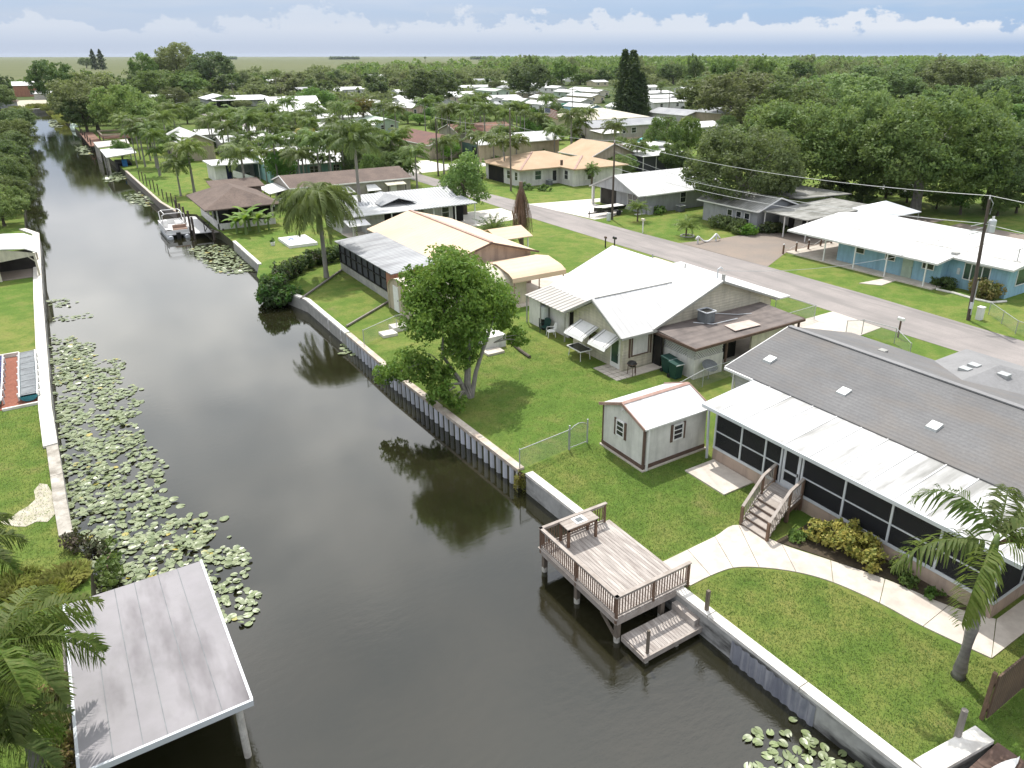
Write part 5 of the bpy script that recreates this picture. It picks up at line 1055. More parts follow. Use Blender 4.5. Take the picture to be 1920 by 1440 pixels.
for x, y in ((14.85, 20.58), (16.25, 20.58), (14.85, 21.15), (16.25, 21.15)): mb = MB(); mb.box(x-.05, y-.05, ZD, x+.05, y+.05, .9+ZD); part('leg', mb, 'rail_wood', t)
mb = MB(); mb.box(14.8, 20.53, .78+ZD, 16.3, 20.57, .9+ZD); part('apron', mb, 'rail_wood', t)
mb = MB(); mb.box(15.3, 20.62, .94+ZD, 15.85, 21.08, .955+ZD); s_ = part('sink', mb, 'trim_white', t); mb = MB(); mb.box(15.4, 20.7, .955+ZD, 15.72, 20.98, .962+ZD); part('basin', mb, 'ac_grey', s_)

# ================================================================== fences
def chain_fence(label, pts, ht=1.15, bare=False, name='chain_link_fence', arch=None):
    t = thing(name, label, 'fence', (*pts[0], 0)); ms = MB(); rl = MB()
    for a, b_ in zip(pts[:-1], pts[1:]):
        L = math.hypot(b_[0]-a[0], b_[1]-a[1]); k = max(1, round(L/2.6))
        rl.tube([(*a, ht), (*b_, ht)], .022, 6)
        for j in range(k+1):
            if j == k and b_ != pts[-1]: continue
            x, y = a[0]+(b_[0]-a[0])*j/k, a[1]+(b_[1]-a[1])*j/k; mb = MB(); mb.cyl(x, y, 0, ht+.05, .03, 8); part('post', mb, 'galv', t)
        ms.poly([(*a, .05), (*b_, .05), (*b_, ht), (*a, ht)])
    part('top_rail', rl, 'galv', t); part('mesh', ms, 'chain', t); return t
f_ = chain_fence('galvanised chain link fence with an arched gate from the seawall to the white shed', [(16.55, 27.15), (19.75, 27.5)])
mb = MB(); mb.tube([(19.85, 27.5, 1.15), (20.1, 27.51, 1.3), (20.4, 27.53, 1.36), (20.7, 27.55, 1.3), (20.95, 27.57, 1.15)], .022, 6); mb.tube([(19.85, 27.5, .1), (20.95, 27.57, .1)], .02, 6); g_ = part('gate', mb, 'galv', f_)
mb = MB(); mb.poly([(19.85, 27.5, .1), (20.95, 27.57, .1), (20.95, 27.57, 1.15), (20.7, 27.55, 1.3), (20.4, 27.53, 1.36), (20.1, 27.51, 1.3), (19.85, 27.5, 1.15)]); part('mesh', mb, 'chain', g_)
for x in (19.8, 21.0): mb = MB(); mb.cyl(x, 27.5+(x-19.8)*.06, 0, 1.4, .045, 8); part('gate_post', mb, 'galv', f_)
chain_fence('chain link fence between the white shed and the lattice carport', [(26.2, 28.2), (31.2, 29.4), (36.5, 29.6)])
chain_fence('chain link fence by the cream house driveway on its far side', [(47.4, 37.5), (47.5, 33.8), (44, 33.7)])
chain_fence('open chain link gate leaves on the near side of the pale driveway', [(46.4, 30.2), (47.6, 29.7), (47.9, 27.3), (46, 25)])
chain_fence('short chain link fence by the arched metal shed', [(16.3, 47.6), (19.5, 49.3), (21.2, 49.4)])
chain_fence('chain link boundary fence of the blue house lawn on thin dark posts', [(60.0, 27.0), (57.2, 23.6), (57.0, 18)], 1.0)
t = thing('wooden_fence', 'brown wooden privacy fence at the lower right corner', 'fence', (20.7, 6.6, 0))
mb = MB(); mb.box(20.75, 6.6, .08, 27, 6.66, 1.75); part('panel', mb, 'fence_wood', t)
mb = MB(); mb.box(20.7, 6.67, .3, 27, 6.74, .42); mb.box(20.7, 6.67, 1.3, 27, 6.74, 1.42); part('rail', mb, 'rail_wood', t)
for x in (20.7, 23.1, 25.5): mb = MB(); mb.box(x-.06, 6.67, 0, x+.06, 6.78, 1.85); part('post', mb, 'rail_wood', t)
def plank_fence(label, a, b_, ht, m, name='plank_fence'):
    t = thing(name, label, 'fence', (*a, 0)); v = Vector((b_[0]-a[0], b_[1]-a[1], 0)); L = v.length; d = v/L
    mb = MB(); mb.beam((*a, ht/2), (*b_, ht/2), .05, ht); part('panel', mb, m, t)
    k = max(2, int(L/3))
    for j in range(k+1): x, y = a[0]+v.x*j/k, a[1]+v.y*j/k; mb = MB(); mb.box(x-.07, y-.07, 0, x+.07, y+.07, ht+.1); part('post', mb, 'fence_grey', t)
plank_fence('grey plank fence below the pale yellow hipped roof', (118, 164), (154, 166), 2.6, 'fence_grey')
plank_fence('rust orange plank fence between the queen palms', (84, 164), (102, 170), 2.2, 'orange_fence')
plank_fence('long grey plank fence under the big right hand trees', (78, 40), (84, 20), 1.9, 'fence_grey')
plank_fence('weathered plank fence at the back of the paved yard', (100, 113), (108, 122), 2.0, 'fence_grey')
t = thing('picket_fence', 'white picket fence at the right edge behind the blue house', 'fence', (77, 30, 0))
mb = MB()
for k in range(36): y = 22+k*.26; mb.box(78.0, y, .1, 78.04, y+.11, 1.5)
mb.box(78.05, 22, .4, 78.1, 31.3, .5); mb.box(78.05, 22, 1.2, 78.1, 31.3, 1.3); part('pickets', mb, 'trim_white', t)
for (a, b_, lab) in (((16.55, 51.9), (22.3, 56.4), 'long weathered timber edging board lying across the sloping lawn'), ((15.7, 60.6), (21.6, 67.4), 'thin dark edging rail along the foot of the vine hedge')):
    mb = MB(); mb.beam((*a, .12), (*b_, .14), .14, .12); solo('timber_edging', mb, 'grey_wood', lab, 'edging')

# ================================================================== utility poles and wires
POLES = {}
def pole(key, label, x, y, ht, m='pole_wood', arm=None, r=.16, lean=(0, 0)):
    t = thing('utility_pole', label, 'utility pole', (x, y, 0))
    lx, ly = lean; mb = MB(); mb.tube([(x, y, 0), (x+lx, y+ly, ht)], [r, r*.62], 10); part('pole', mb, m, t)
    x, y = x+lx, y+ly; mb = MB(); mb.cyl(x, y, ht, ht+.28, .05, 8); part('insulator', mb, 'trim_white', t)
    if arm:
        mb = MB(); dx, dy = arm; mb.beam((x-dx, y-dy, ht-.9), (x+dx, y+dy, ht-.9), .1, .12); a_ = part('crossarm', mb, 'galv', t)
        for s_ in (-.9, -.45, .45, .9): mb = MB(); mb.cyl(x+dx*s_, y+dy*s_, ht-.84, ht-.62, .05, 8); part('insulator', mb, 'trim_white', a_)
    POLES[key] = (x, y, ht); return t
t = pole('main', 'dark leaning utility pole with a grey transformer before the blue house', 57.35, 27.15, 9.3, lean=(-.4, .26))
X_, Y_ = 57.35-.33, 27.15+.21
mb = MB(); mb.tube([(X_+.4, Y_-.3, 6.9), (X_+.4, Y_-.3, 7.75)], .27, 14); mb.tube([(X_+.4, Y_-.3, 7.75), (X_+.4, Y_-.3, 7.83)], [.27, .2], 14); tr_ = part('transformer', mb, 'alum', t)
for s_ in (-.1, .1): mb = MB(); mb.cyl(X_+.4+s_, Y_-.3, 7.8, 8.05, .045, 8); part('bushing', mb, 'trim_white', tr_)
mb = MB(); mb.beam((X_, Y_, 7.6), (X_+.4, Y_-.3, 7.6), .08)
for s_ in (7.55, 7.2, 6.95): mb.beam((X_-.05, Y_+.05, s_), (X_-.75, Y_+.6, s_-.25), .05)
part('bracket', mb, 'galv', t)
mb = MB(); mb.tube([(X_+.15, Y_-.1, 8.2), (X_+.2, Y_-.15, 9.0), (X_-.05, Y_+.03, 9.4)], .03, 6); mb.cyl(57.2, 27.0, .5, 3.2, .04, 6); part('conduit', mb, 'galv', t)
mb = MB(); mb.box(57.05, 26.95, 1.0, 57.2, 27.15, 1.5); part('meter_box', mb, 'alum', t)
pole('p2', 'dark slim utility pole at the corner of the concrete driveway', 57.8, 72.0, 9.3, 'pole_wood', None, .15)
pole('p3', 'tall grey brown utility pole on the lawn of the L shaped house', 58.2, 97.0, 11.6, 'pole_grey', None, .15)
pole('p4', 'dark utility pole beside the far pale driveway', 55.6, 116.5, 9.3, 'pole_wood', None, .15)
pole('p5', 'utility pole rising in front of the sky blue mobile home', 152.7, 213.6, 9.0, 'pole_grey', None, .15)
pole('p6', 'utility pole with a crossarm right of the tall cedar', 172.1, 187.3, 9.2, 'pole_grey', (.8, .6), .15)
pole('p7', 'thin utility pole with a crossarm over the far white gable house', 69.3, 330, 9.2, 'pole_grey', (1., 0), .15)
pole('p8', 'thin far utility pole before the dark trees on the left', 64.8, 410, 9.5, 'pole_grey', None, .15)
pole('p9', 'short leaning pole among the reeds at the canal end', 14.5, 300, 5.5, 'pole_grey', None, .14)
pole('p10', 'thin utility pole in front of the large pale barn', 66.8, 250, 9.3, 'pole_grey', None, .14)
def wire(label, a, b_, sag, r=.016):
    a, b_ = Vector(a), Vector(b_); pts = [a.lerp(b_, i/14)-Vector((0, 0, sag*4*(i/14)*(1-i/14))) for i in range(15)]
    mb = MB(); mb.tube(pts, r, 4, False); solo('power_line', mb, 'galv', label, 'wire', 'overhead wires')
def pz(k, dz=0, dx=0): x, y, zz = POLES[k]; return (x+dx, y, zz+dz)
wire('top overhead wire from the transformer pole to the slim pole at the concrete driveway', pz('main', .25), pz('p2', .25), .9, .02)
wire('upper of two slack lower wires between the transformer pole and the slim pole', pz('main', -1.8, .1), pz('p2', -2.2, .1), .9, .02)
wire('lower of two slack lower wires between the transformer pole and the slim pole', pz('main', -2.4, .1), pz('p2', -3.0, .1), .9, .022)
wire('top overhead wire leaving the transformer pole to the right', pz('main', .25), (57, -22, 9.5), .8, .02)
wire('lower overhead wire leaving the transformer pole to the right', pz('main', -1.8), (57, -22, 7.4), .8, .022)
wire('overhead wire between the slim pole and the tall grey brown pole', pz('p2', .2), pz('p3', -2), .5, .018)
wire('overhead wire between the tall grey brown pole and the pole at the far driveway', pz('p3', -2), pz('p4', .2), .4, .018)
wire('service wire from the slim pole to the corrugated roof by the oak', pz('p2', -1), (69, 60, 4.0), .6, .018)
wire('service wire from the transformer pole across the road to the cream house', pz('main', -2.6), (37, 34.3, 5.4), .9, .014)
wire('overhead wire in front of the trailer park pole', pz('p5', .1), pz('p6', .1), .5, .02)

# ================================================================== yard things
def mailbox(label, x, y, post, box, ht=1.05, sz=(.2, .5)):
    t = thing('mailbox', label, 'mailbox', (x, y, 0)); mb = MB(); mb.beam((x, y, 0), (x, y, ht), .1); part('post', mb, post, t)
    mb = MB(); n = 8; w_, L = sz; vs = []
    for yy_ in (y-L/2, y+L/2): vs += [(x-w_/2, yy_, ht), (x+w_/2, yy_, ht)]+[(x+w_/2*math.cos(math.pi*i/n), yy_, ht+.14+w_/2*math.sin(math.pi*i/n)) for i in range(n+1)]
    m_ = n+3; mb.add(vs, [tuple(range(m_)), tuple(range(m_, 2*m_))[::-1]]+[(i, i+m_, (i+1) % m_+m_, (i+1) % m_) for i in range(m_)]); part('box', mb, box, t)
mailbox('white mailbox on a brown post beside the road', 49.3, 27.9, 'trim_brown', 'trim_white', 1.3)
mailbox('black mailbox at the roadside above the white roof peak', 48.3, 59.6, 'black_metal', 'car_black', 1.2)
mailbox('small dark mailbox left of the black mailbox', 48.2, 61.0, 'black_metal', 'trim_brown', 1.0, (.15, .3))
mailbox('white mailbox post with a yellow box on the corner lawn', 56.2, 64.3, 'trim_white', 'cream_plain', 1.4, (.25, .5))
for (px, py), zt, lab in (((1468, 476), .95, 'nearest'), ((1492, 473), 1, 'second'), ((1515, 469), 1.05, 'third'), ((1538, 463), .95, 'fourth'), ((1558, 458), .9, 'fifth')):
    x, y = G(px, py); mb = MB(); mb.cyl(x, y, 0, zt, .1, 8, .09); t = thing('bollard', lab+' bollard from the road in the row of short brown wooden posts', 'bollard', (x, y, 0), 'wooden bollards at the blue house'); part('post', mb, 'rail_wood', t); mb = MB(); mb.cyl(x, y, zt, zt+.1, .11, 8, .07); part('cap', mb, 'trim_white', t)
pr = [G(1468, 476), G(1492, 473), G(1515, 469), G(1538, 463), G(1558, 458)]
mb = MB()
for a, b_ in zip(pr[:-1], pr[1:]): mb.tube([(*a, .75), ((a[0]+b_[0])/2, (a[1]+b_[1])/2, .45), (*b_, .75)], .025, 5)
solo('bollard_rope', mb, 'trim_white', 'white rope hanging between the brown wooden bollards', 'rope')
pr = [G(1308, 455), G(1312, 446), G(1320, 449), G(1332, 451), G(1338, 444), G(1346, 443), G(1355, 447)]
t = thing('driveway_rope', 'thick white nautical rope draped over two low posts at the driveway corner', 'rope', (*G(1308, 455), 0))
A_, B_ = G(1308, 457), G(1342, 452); mb = MB(); v = Vector((B_[0]-A_[0], B_[1]-A_[1], 0)); pts = []
for i in range(17): s_ = -.12+1.35*i/16; zz = .85-.75*abs(math.sin(math.pi*max(0, min(1, s_)))) if 0 <= s_ <= 1 else .85-abs(s_ if s_ < 0 else s_-1)*2.8; pts.append((A_[0]+v.x*s_, A_[1]+v.y*s_, max(.08, zz)))
mb.tube(pts, .1, 7); part('rope', mb, 'trim_white', t, smooth=True)
for q in (A_, B_): mb = MB(); mb.cyl(*q, 0, .85, .09, 8); part('post', mb, 'alum', t)
mb = MB(); x, y = 58.0, 26.6; mb.box(x, y, 0, x+.45, y+.4, .95); mb.box(x-.03, y-.03, .95, x+.48, y+.43, 1.02); solo('utility_pedestal', mb, 'trim_white', 'white utility pedestal box beside the transformer pole', 'utility box')
mb = MB(); x, y = G(788, 418, 0); x, y = 57.2, 72.3; mb.box(56.9, 71.6, 0, 57.25, 71.95, .9); mb.box(56.87, 71.57, .9, 57.28, 71.98, .96); solo('utility_pedestal', mb, 'alum', 'grey utility box at the foot of the slim pole', 'utility box')
mb = MB(); mb.cyl(19.35, 6.75, 0, 1.15, .1, 10, .095); solo('wooden_post', mb, 'grey_wood', 'short grey wooden post on the lawn near the lower right', 'post')
# rubbish bins
def bin_(label, x, y, rz=0):
    t = thing('wheelie_bin', label, 'bin', (x, y, 0), 'green wheelie bins by the lattice'); mb = MB()
    mb.add([(x-.27, y-.27, .06), (x+.27, y-.27, .06), (x+.27, y+.27, .06), (x-.27, y+.27, .06), (x-.34, y-.36, 1.0), (x+.34, y-.36, 1.0), (x+.34, y+.36, 1.0), (x-.34, y+.36, 1.0)], [(0, 3, 2, 1), (4, 5, 6, 7), (0, 1, 5, 4), (1, 2, 6, 5), (2, 3, 7, 6), (3, 0, 4, 7)]); b_ = part('body', mb, 'trash_green', t)
    mb = MB(); mb.slab((x-.37, y-.4, 1.06), (x+.37, y-.4, 1.06), (x+.37, y+.38, 1.12), (x-.37, y+.38, 1.12), .06); part('lid', mb, 'trash_green', t)
    mb = MB(); mb.beam((x-.36, y-.41, 1.02), (x+.36, y-.41, 1.02), .04, .06); part('rim', mb, 'alum', t)
    for s_ in (-.3, .3): mb = MB(); mb.tube([(x+s_-.03, y+.3, .13), (x+s_+.03, y+.3, .13)], .13, 12); part('wheel', mb, 'rubber', t)
bin_('front green wheelie bin with a pale rim by the lattice corner', 30.75, 31.35); bin_('rear green wheelie bin half hidden by the one with the pale rim', 31.0, 32.3)
# kettle grill
x, y = 28.75, 33.25; t = thing('kettle_grill', 'black kettle grill on a rusty frame on the paver patio', 'grill', (x, y, 0))
mb = MB(); mb.tube([(x, y, .55), (x, y, .65), (x, y, .8), (x, y, .92), (x, y, 1.0)], [.12, .25, .31, .24, .05], 14); part('kettle', mb, 'black_metal', t)
for a in (0, 2.1, 4.2, 5.2): mb = MB(); mb.beam((x+.28*math.cos(a), y+.28*math.sin(a), 0), (x+.25*math.cos(a), y+.25*math.sin(a), .75), .035); part('leg', mb, 'trim_brown', t)
mb = MB(); mb.tube([(x+.32*math.cos(i*.4488), y+.32*math.sin(i*.4488), .78) for i in range(15)], .02, 5, False); part('ring', mb, 'trim_brown', t)
# patio table and chairs
x, y = 28.0, 37.5; x = 27.7; t = thing('patio_table', 'white framed patio table with a dark glass top beside the cream house', 'table', (x, y, 0))
mb = MB(); mb.box(x-.45, y-.75, .7, x+.45, y+.75, .73); part('tabletop', mb, 'glass', t)
mb = MB(); q = [(x-.48, y-.78, .715), (x+.48, y-.78, .715), (x+.48, y+.78, .715), (x-.48, y+.78, .715), (x-.48, y-.78, .715)]
for a, b_ in zip(q[:-1], q[1:]): mb.beam(a, b_, .07, .05)
part('rim', mb, 'trim_white', t)
for a in (-.4, .4):
    for b_ in (-.68, .68): mb = MB(); mb.tube([(x+a, y+b_, 0), (x+a*.9, y+b_*.9, .69)], .025, 6); part('leg', mb, 'trim_white', t)
def chair(label, x, y, m, rz):
    t = thing('garden_chair', label, 'chair', (x, y, 0), rz=rz)
    def pt(name, mb): o = link(name, mb.mesh(name), m, t); return o
    mb = MB(); mb.box(-.26, -.26, .4, .26, .24, .44); pt('seat', mb)
    mb = MB()
    n = 9
    for i in range(n): a = -.24+.48*i/(n-1); mb.beam((a, .25, .44), (a*1.05, .36, .98-.5*a*a), .045, .03)
    mb.tube([(-.26, .25, .44), (-.27, .36, .85), (-.15, .39, 1.0), (.15, .39, 1.0), (.27, .36, .85), (.26, .25, .44)], .025, 6); pt('backrest', mb)
    for s_ in (-1, 1):
        mb = MB(); mb.tube([(s_*.28, -.26, .42), (s_*.3, -.24, .64), (s_*.3, .28, .66)], .025, 6); pt('armrest', mb)
        for b_ in (-.24, .24): mb = MB(); mb.beam((s_*.25, b_, .4), (s_*.28, b_*1.15, 0), .045); pt('leg', mb)
chair('green plastic garden chair by the striped lean-to', 28.5, 42.9, 'trash_green', rad(-70)); chair('white plastic garden chair next to the green one', 28.35, 41.9, 'trim_white', rad(-110))
mb = MB(); x, y = 28.9, 43.6; mb.tube([(x, y, .8), (x, y, .85), (x, y, 1.75), (x, y, 1.8)], [.3, .33, .33, .25], 14); t = thing('water_tank', 'grey cylindrical tank on a stand under the striped lean-to', 'tank', (x, y, 0)); part('tank', mb, 'alum', t, smooth=False)
mb = MB(); mb.box(x-.3, y-.3, 0, x+.3, y+.3, .78); part('stand', mb, 'dark', t)
# satellite dish
x, y = 32.4, 30.1; t = thing('satellite_dish', 'grey satellite dish on a pole in front of the lattice wall', 'dish', (x, y, 0)); mb = MB(); mb.cyl(x, y, 0, .75, .03, 8); part('mast', mb, 'galv', t)
mb = MB(); n = 18; vs = [(x-.05, y-.02, .78)]
for rr, dz in ((.3, .05), (.52, .16)): vs += [(x+rr*1.15*math.cos(2*math.pi*i/n), y+rr*.8*math.sin(2*math.pi*i/n)-dz*.4, .78+dz+rr*.5*math.sin(2*math.pi*i/n)) for i in range(n)]
mb.add(vs, [(0, 1+i, 1+(i+1) % n) for i in range(n)]+[(1+i, 1+n+i, 1+n+(i+1) % n, 1+(i+1) % n) for i in range(n)]); part('reflector', mb, 'ac_grey', t)
mb = MB(); mb.beam((x, y, .75), (x+.1, y-.55, 1.05), .03); mb.box(x+.05, y-.62, 1.02, x+.15, y-.52, 1.1); part('feed_arm', mb, 'galv', t)
# air conditioners
def ac(label, x, y, z0, s_=.45, ht=.75):
    t = thing('air_conditioner', label, 'air conditioner', (x, y, z0)); mb = MB()
    vs = []
    for zz in (z0+.03, z0+ht): vs += [(x+s_*a, y+s_*b_, zz) for a, b_ in ((-1, -.8), (-.8, -1), (.8, -1), (1, -.8), (1, .8), (.8, 1), (-.8, 1), (-1, .8))]
    mb.add(vs, [tuple(range(8))[::-1], tuple(range(8, 16))]+[(i, (i+1) % 8, (i+1) % 8+8, i+8) for i in range(8)]); part('casing', mb, 'ac_grey', t)
    mb = MB(); mb.tube([(x, y, z0+ht), (x, y, z0+ht+.03)], s_*.8, 16); f_ = part('fan_guard', mb, 'black_metal', t); mb = MB()
    q = [(x-s_, y-s_, z0+ht+.03), (x+s_, y-s_, z0+ht+.03), (x+s_, y+s_, z0+ht+.03), (x-s_, y+s_, z0+ht+.03), (x-s_, y-s_, z0+ht+.03)]
    for a, b_ in zip(q[:-1], q[1:]): mb.beam(a, b_, .07, .06)
    part('rim', mb, 'alum', t)
ac('grey air conditioner standing on the flat carport roof', 34.9, 33.1, 2.48); ac('air conditioner at the side of the grey gabled house', 68.6, 71.3, 0); ac('air conditioner against the L shaped house', 66.2, 98.5, 0, .4)
mb = MB(); x, y = 63.6, 71.7; mb.box(x, y, 0, x+.7, y+.5, .9); mb.box(x-.03, y-.03, .9, x+.73, y+.53, .95); solo('storage_bench', mb, 'grey_wall', 'grey storage box at the corner of the grey gabled house', 'box')
t = thing('deck_step', 'pale concrete block step and low wall under the leafy tree', 'steps', (23.5, 42, 0)); mb = MB(); mb.box(23.0, 42.0, 0, 24.6, 43.6, .9); part('wall', mb, 'offwhite', t); mb = MB(); mb.box(22.6, 41.0, 0, 23.9, 41.9, .15); part('slab', mb, 'concrete', t)
mb = MB(); mb.tube([(25.2, 42.3, .12), (24.9, 40.6, .11), (24.8, 39.2, .1)], .11, 7); solo('log', mb, 'trunk', 'dark rotting log on the lawn right of the leafy tree', 'log')
mb = MB(); mb.box(19.1, 48.9, 0, 20.3, 49.9, .35); mb.box(18.0, 48.2, 0, 19.1, 49.2, .2); solo('concrete_block', mb, 'concrete_white', 'two pale concrete blocks beside the arched metal shed', 'block')
mb = MB(); mb.box(20.0, 79.0, 0, 23.0, 83.5, .3); t = thing('floating_dock_section', 'pale blue white floating dock section lying on the lawn', 'dock', (21, 81, 0)); part('platform', mb, 'trim_white', t); mb = MB(); mb.tube([(20.6, 81.6, .3), (20.9, 81.6, .55), (21.2, 81.7, .3)], .06, 7); part('cleat', mb, 'blue', t)
mb = MB(); mb.box(29.2, 76.0, 0, 30.5, 76.9, .9); mb.box(29.15, 75.95, .9, 30.55, 76.95, 1.0); t = solo('cooler', mb, 'cooler', 'bright blue box behind the tan ribbed roof', 'box')
x, y = 18.9, 81.5; t = thing('potted_plant', 'small plant in a white pot on the far lawn', 'potted plant', (x, y, 0)); mb = MB(); mb.cyl(x, y, 0, .35, .2, 10, .26); part('pot', mb, 'trim_white', t)
POT = (t, x, y)
# raised hydroponic beds on the left bank
for lab, xa, xb, za in (('narrow raised bed with grey mesh cover and teal rounded end by the white seawall', -4.0, -3.1, 0), ('second raised bed with dark blue mesh at the left photo edge', -6.0, -4.9, 0)):
    t = thing('raised_bed', lab, 'raised bed', ((xa+xb)/2, 53.5, 0)); n = 8; y0, y1 = 49.6, 58.0; xm, rr = (xa+xb)/2, (xb-xa)/2
    prof = [(xm-rr*math.cos(math.pi*i/n), .42-rr*.75*math.sin(math.pi*i/n)) for i in range(n+1)]; mb = MB(); vs = [(x, y0, zz) for x, zz in prof]+[(x, y1, zz) for x, zz in prof]
    mb.add(vs, [tuple(range(n+1)), tuple(range(n+1, 2*n+2))[::-1]]+[(i, i+n+1, i+n+2, i+1) for i in range(n)]); part('trough', mb, 'teal_paint', t)
    mb = MB(); mb.box(xa+.06, y0+.25, .41, xb-.06, y1, .43); part('cover', mb, 'ac_grey' if xa > -4.5 else 'navy', t)
    mb = MB(); mb.tube([(xa, y0, .46), (xa-.03, (y0+y1)/2, .44), (xa, y1, .46)], .045, 6); mb.tube([(xb, y0, .46), (xb+.02, (y0+y1)/2, .44), (xb, y1, .46)], .045, 6); part('side_rail', mb, 'trim_white', t)
    mb = MB()
    for k in range(8): y = y0+.4+k*(y1-y0-.5)/7; mb.beam((xa, y, .45), (xb, y+.1, .45), .025, .02)
    part('cross_tie', mb, 'galv', t)
    for k in range(7):
        y = y0+.5+k*1.2
        for x in (xa-.08, xb+.08): mb = MB(); mb.box(x-.04, y-.04, 0, x+.04, y+.04, .5); part('stake', mb, 'trim_white', t)
for q_, lb_ in (((-6, 58.6, 0, -4.05, 58.75, .3), 'far'), ((-4.9, 49.0, 0, -2.95, 49.15, .15), 'near')): mb = MB(); mb.box(*q_); solo('timber_border', mb, 'cap', 'pale timber border along the '+lb_+' end of the red mulch bed', 'edging')
# two paddle boards at the lower right
for (dy, lab, m_) in ((0, 'white paddle board nearer the return wall', 'trim_white'), (-.42, 'white and pale green paddle board beside the other one', 'mint')):
    mb = MB(); n = 12; A_ = Vector((17.6, 5.6+dy, .1)); D_ = Vector((2.5, -.25, .02)); vs = []
    for i in range(n+1):
        s_ = i/n; wv = .17*(1-abs(2*s_-1)**3)+.01; c_ = A_+D_*s_; vs += [(c_.x, c_.y-wv, c_.z), (c_.x, c_.y, c_.z+.08), (c_.x, c_.y+wv, c_.z), (c_.x, c_.y, c_.z-.06)]
    fs = []
    for i in range(n): fs += [(i*4+k, i*4+(k+1) % 4, i*4+4+(k+1) % 4, i*4+4+k) for k in range(4)]
    mb.add(vs, fs+[(3, 2, 1, 0), (n*4, n*4+1, n*4+2, n*4+3)]); t = thing('paddle_board', lab, 'paddle board', tuple(A_), 'paddle boards at the return wall'); part('hull', mb, m_, t)
    mb = MB(); c_ = A_+D_*.35; mb.box(c_.x-.1, c_.y-.05, c_.z+.05, c_.x+.1, c_.y+.05, c_.z+.1); part('strap', mb, 'black_metal', t)
mb = MB(); mb.box(17.3, 4.5, -.2, 20.2, 6.0, .04); solo('timber_dock', mb, 'trim_brown', 'dark timber edge under the paddle boards', 'dock')

# ================================================================== pontoon boat, docks, lifts
bx, by = 10.35, 95.0; t = thing('pontoon_boat', 'white pontoon boat with a tan bench and a frame top moored at the dock', 'boat', (bx+1.25, by+3.5, WL))
for xo in (.35, 2.15):
    mb = MB(); mb.tube([(bx+xo, by+.1, WL+.12), (bx+xo, by+.3, WL+.12), (bx+xo, by+6.2, WL+.12), (bx+xo, by+7.2, WL+.3)], [.25, .33, .33, .05], 12); part('pontoon', mb, 'alum', t)
mb = MB(); mb.box(bx, by+.3, WL+.45, bx+2.5, by+7.0, WL+.55); part('deck', mb, 'trim_white', t)
mb = MB(); mb.box(bx, by+.5, WL+.55, bx+.06, by+6.9, WL+1.15); mb.box(bx+2.44, by+.5, WL+.55, bx+2.5, by+6.9, WL+1.15); mb.box(bx, by+6.84, WL+.55, bx+2.5, by+6.9, WL+1.15); mb.box(bx+.06, by+.5, WL+.55, bx+2.44, by+.56, WL+.95); part('side_panel', mb, 'trim_white', t)
mb = MB(); mb.box(bx+.9, by+1.1, WL+.55, bx+2.4, by+1.7, WL+.98); mb.box(bx+.9, by+1.7, WL+.55, bx+2.4, by+1.9, WL+1.35); part('bench', mb, 'vinyl_tan', t)
mb = MB(); mb.box(bx+.15, by+4.6, WL+.55, bx+.8, by+5.3, WL+1.4); mb.box(bx+1.8, by+4.7, WL+.55, bx+2.4, by+6.6, WL+1.0); mb.box(bx+.1, by+5.8, WL+.55, bx+.7, by+6.7, WL+1.0); part('seat', mb, 'trim_white', t)
mb = MB(); mb.tube([(bx+.4+.3*math.cos(i*.6), by+1.2+.3*math.sin(i*.6), WL+.75) for i in range(11)], .16, 6); part('cover_roll', mb, 'rubber', t)
mb = MB()
for y0_, y1_ in ((by+2.6, by+2.2), (by+4.0, by+4.9)):
    mb.tube([(bx+.03, y0_, WL+1.1), (bx+.05, y1_, WL+2.5), (bx+.4, y1_, WL+2.65), (bx+2.1, y1_, WL+2.65), (bx+2.45, y1_, WL+2.5), (bx+2.47, y0_, WL+1.1)], .05, 6)
mb.beam((bx+.3, by+2.2, WL+2.66), (bx+.3, by+4.9, WL+2.66), .06); mb.beam((bx+2.2, by+2.2, WL+2.66), (bx+2.2, by+4.9, WL+2.66), .06); part('top_frame', mb, 'trim_white', t)
mb = MB(); mb.box(bx+1.0, by-.05, WL-.2, bx+1.45, by+.3, WL+.75); part('outboard_motor', mb, 'rubber', t)
t = thing('boat_dock', 'timber boat dock with tall dark pilings beside the pontoon boat', 'dock', (14, 97, 0))
mb = MB(); mb.box(13.2, 93.8, -.4, 15.0, 104.5, -.28); part('platform', mb, 'trim_white', t)
mb = MB(); mb.box(14.9, 92.0, -.15, 17, 94.0, -.05); part('landing', mb, 'grey_wood', t)
for x, y, zt in ((13.1, 94.0, 1.6), (13.15, 96.5, 1.9), (13.1, 99.5, 1.9), (13.1, 102.2, 1.9), (13.0, 104.4, 2.0), (14.9, 92.2, .2), (16.0, 92.1, .2)): mb = MB(); mb.cyl(x, y, -1.8, zt, .13, 8); part('piling', mb, 'pole_wood', t)
mb = MB(); mb.beam((14.3, 94.0, -.3), (15.0, 94.0, .8), .07); mb.beam((15.0, 94.0, -.3), (14.3, 94.0, .8), .07); mb.beam((14.3, 94, .8), (15.0, 94, .8), .07); mb.beam((14.3, 94, -.3), (14.3, 94, .85), .08); part('gate_frame', mb, 'black_metal', t)
for i in range(10):
    y = 108+i*3.4; x = 13.3-(y-106)*.03+.35; mb = MB(); mb.cyl(x, y, -.2, R.uniform(1.3, 1.9), .07, 6); solo('mooring_post', mb, 'pole_wood', 'thin dark post in the row along the dark timber seawall', 'post', 'dark posts along the timber seawall')
t = thing('boat_lift', 'boat lift under a flat white roof on the right bank', 'boat lift', (12.5, 165, 0))
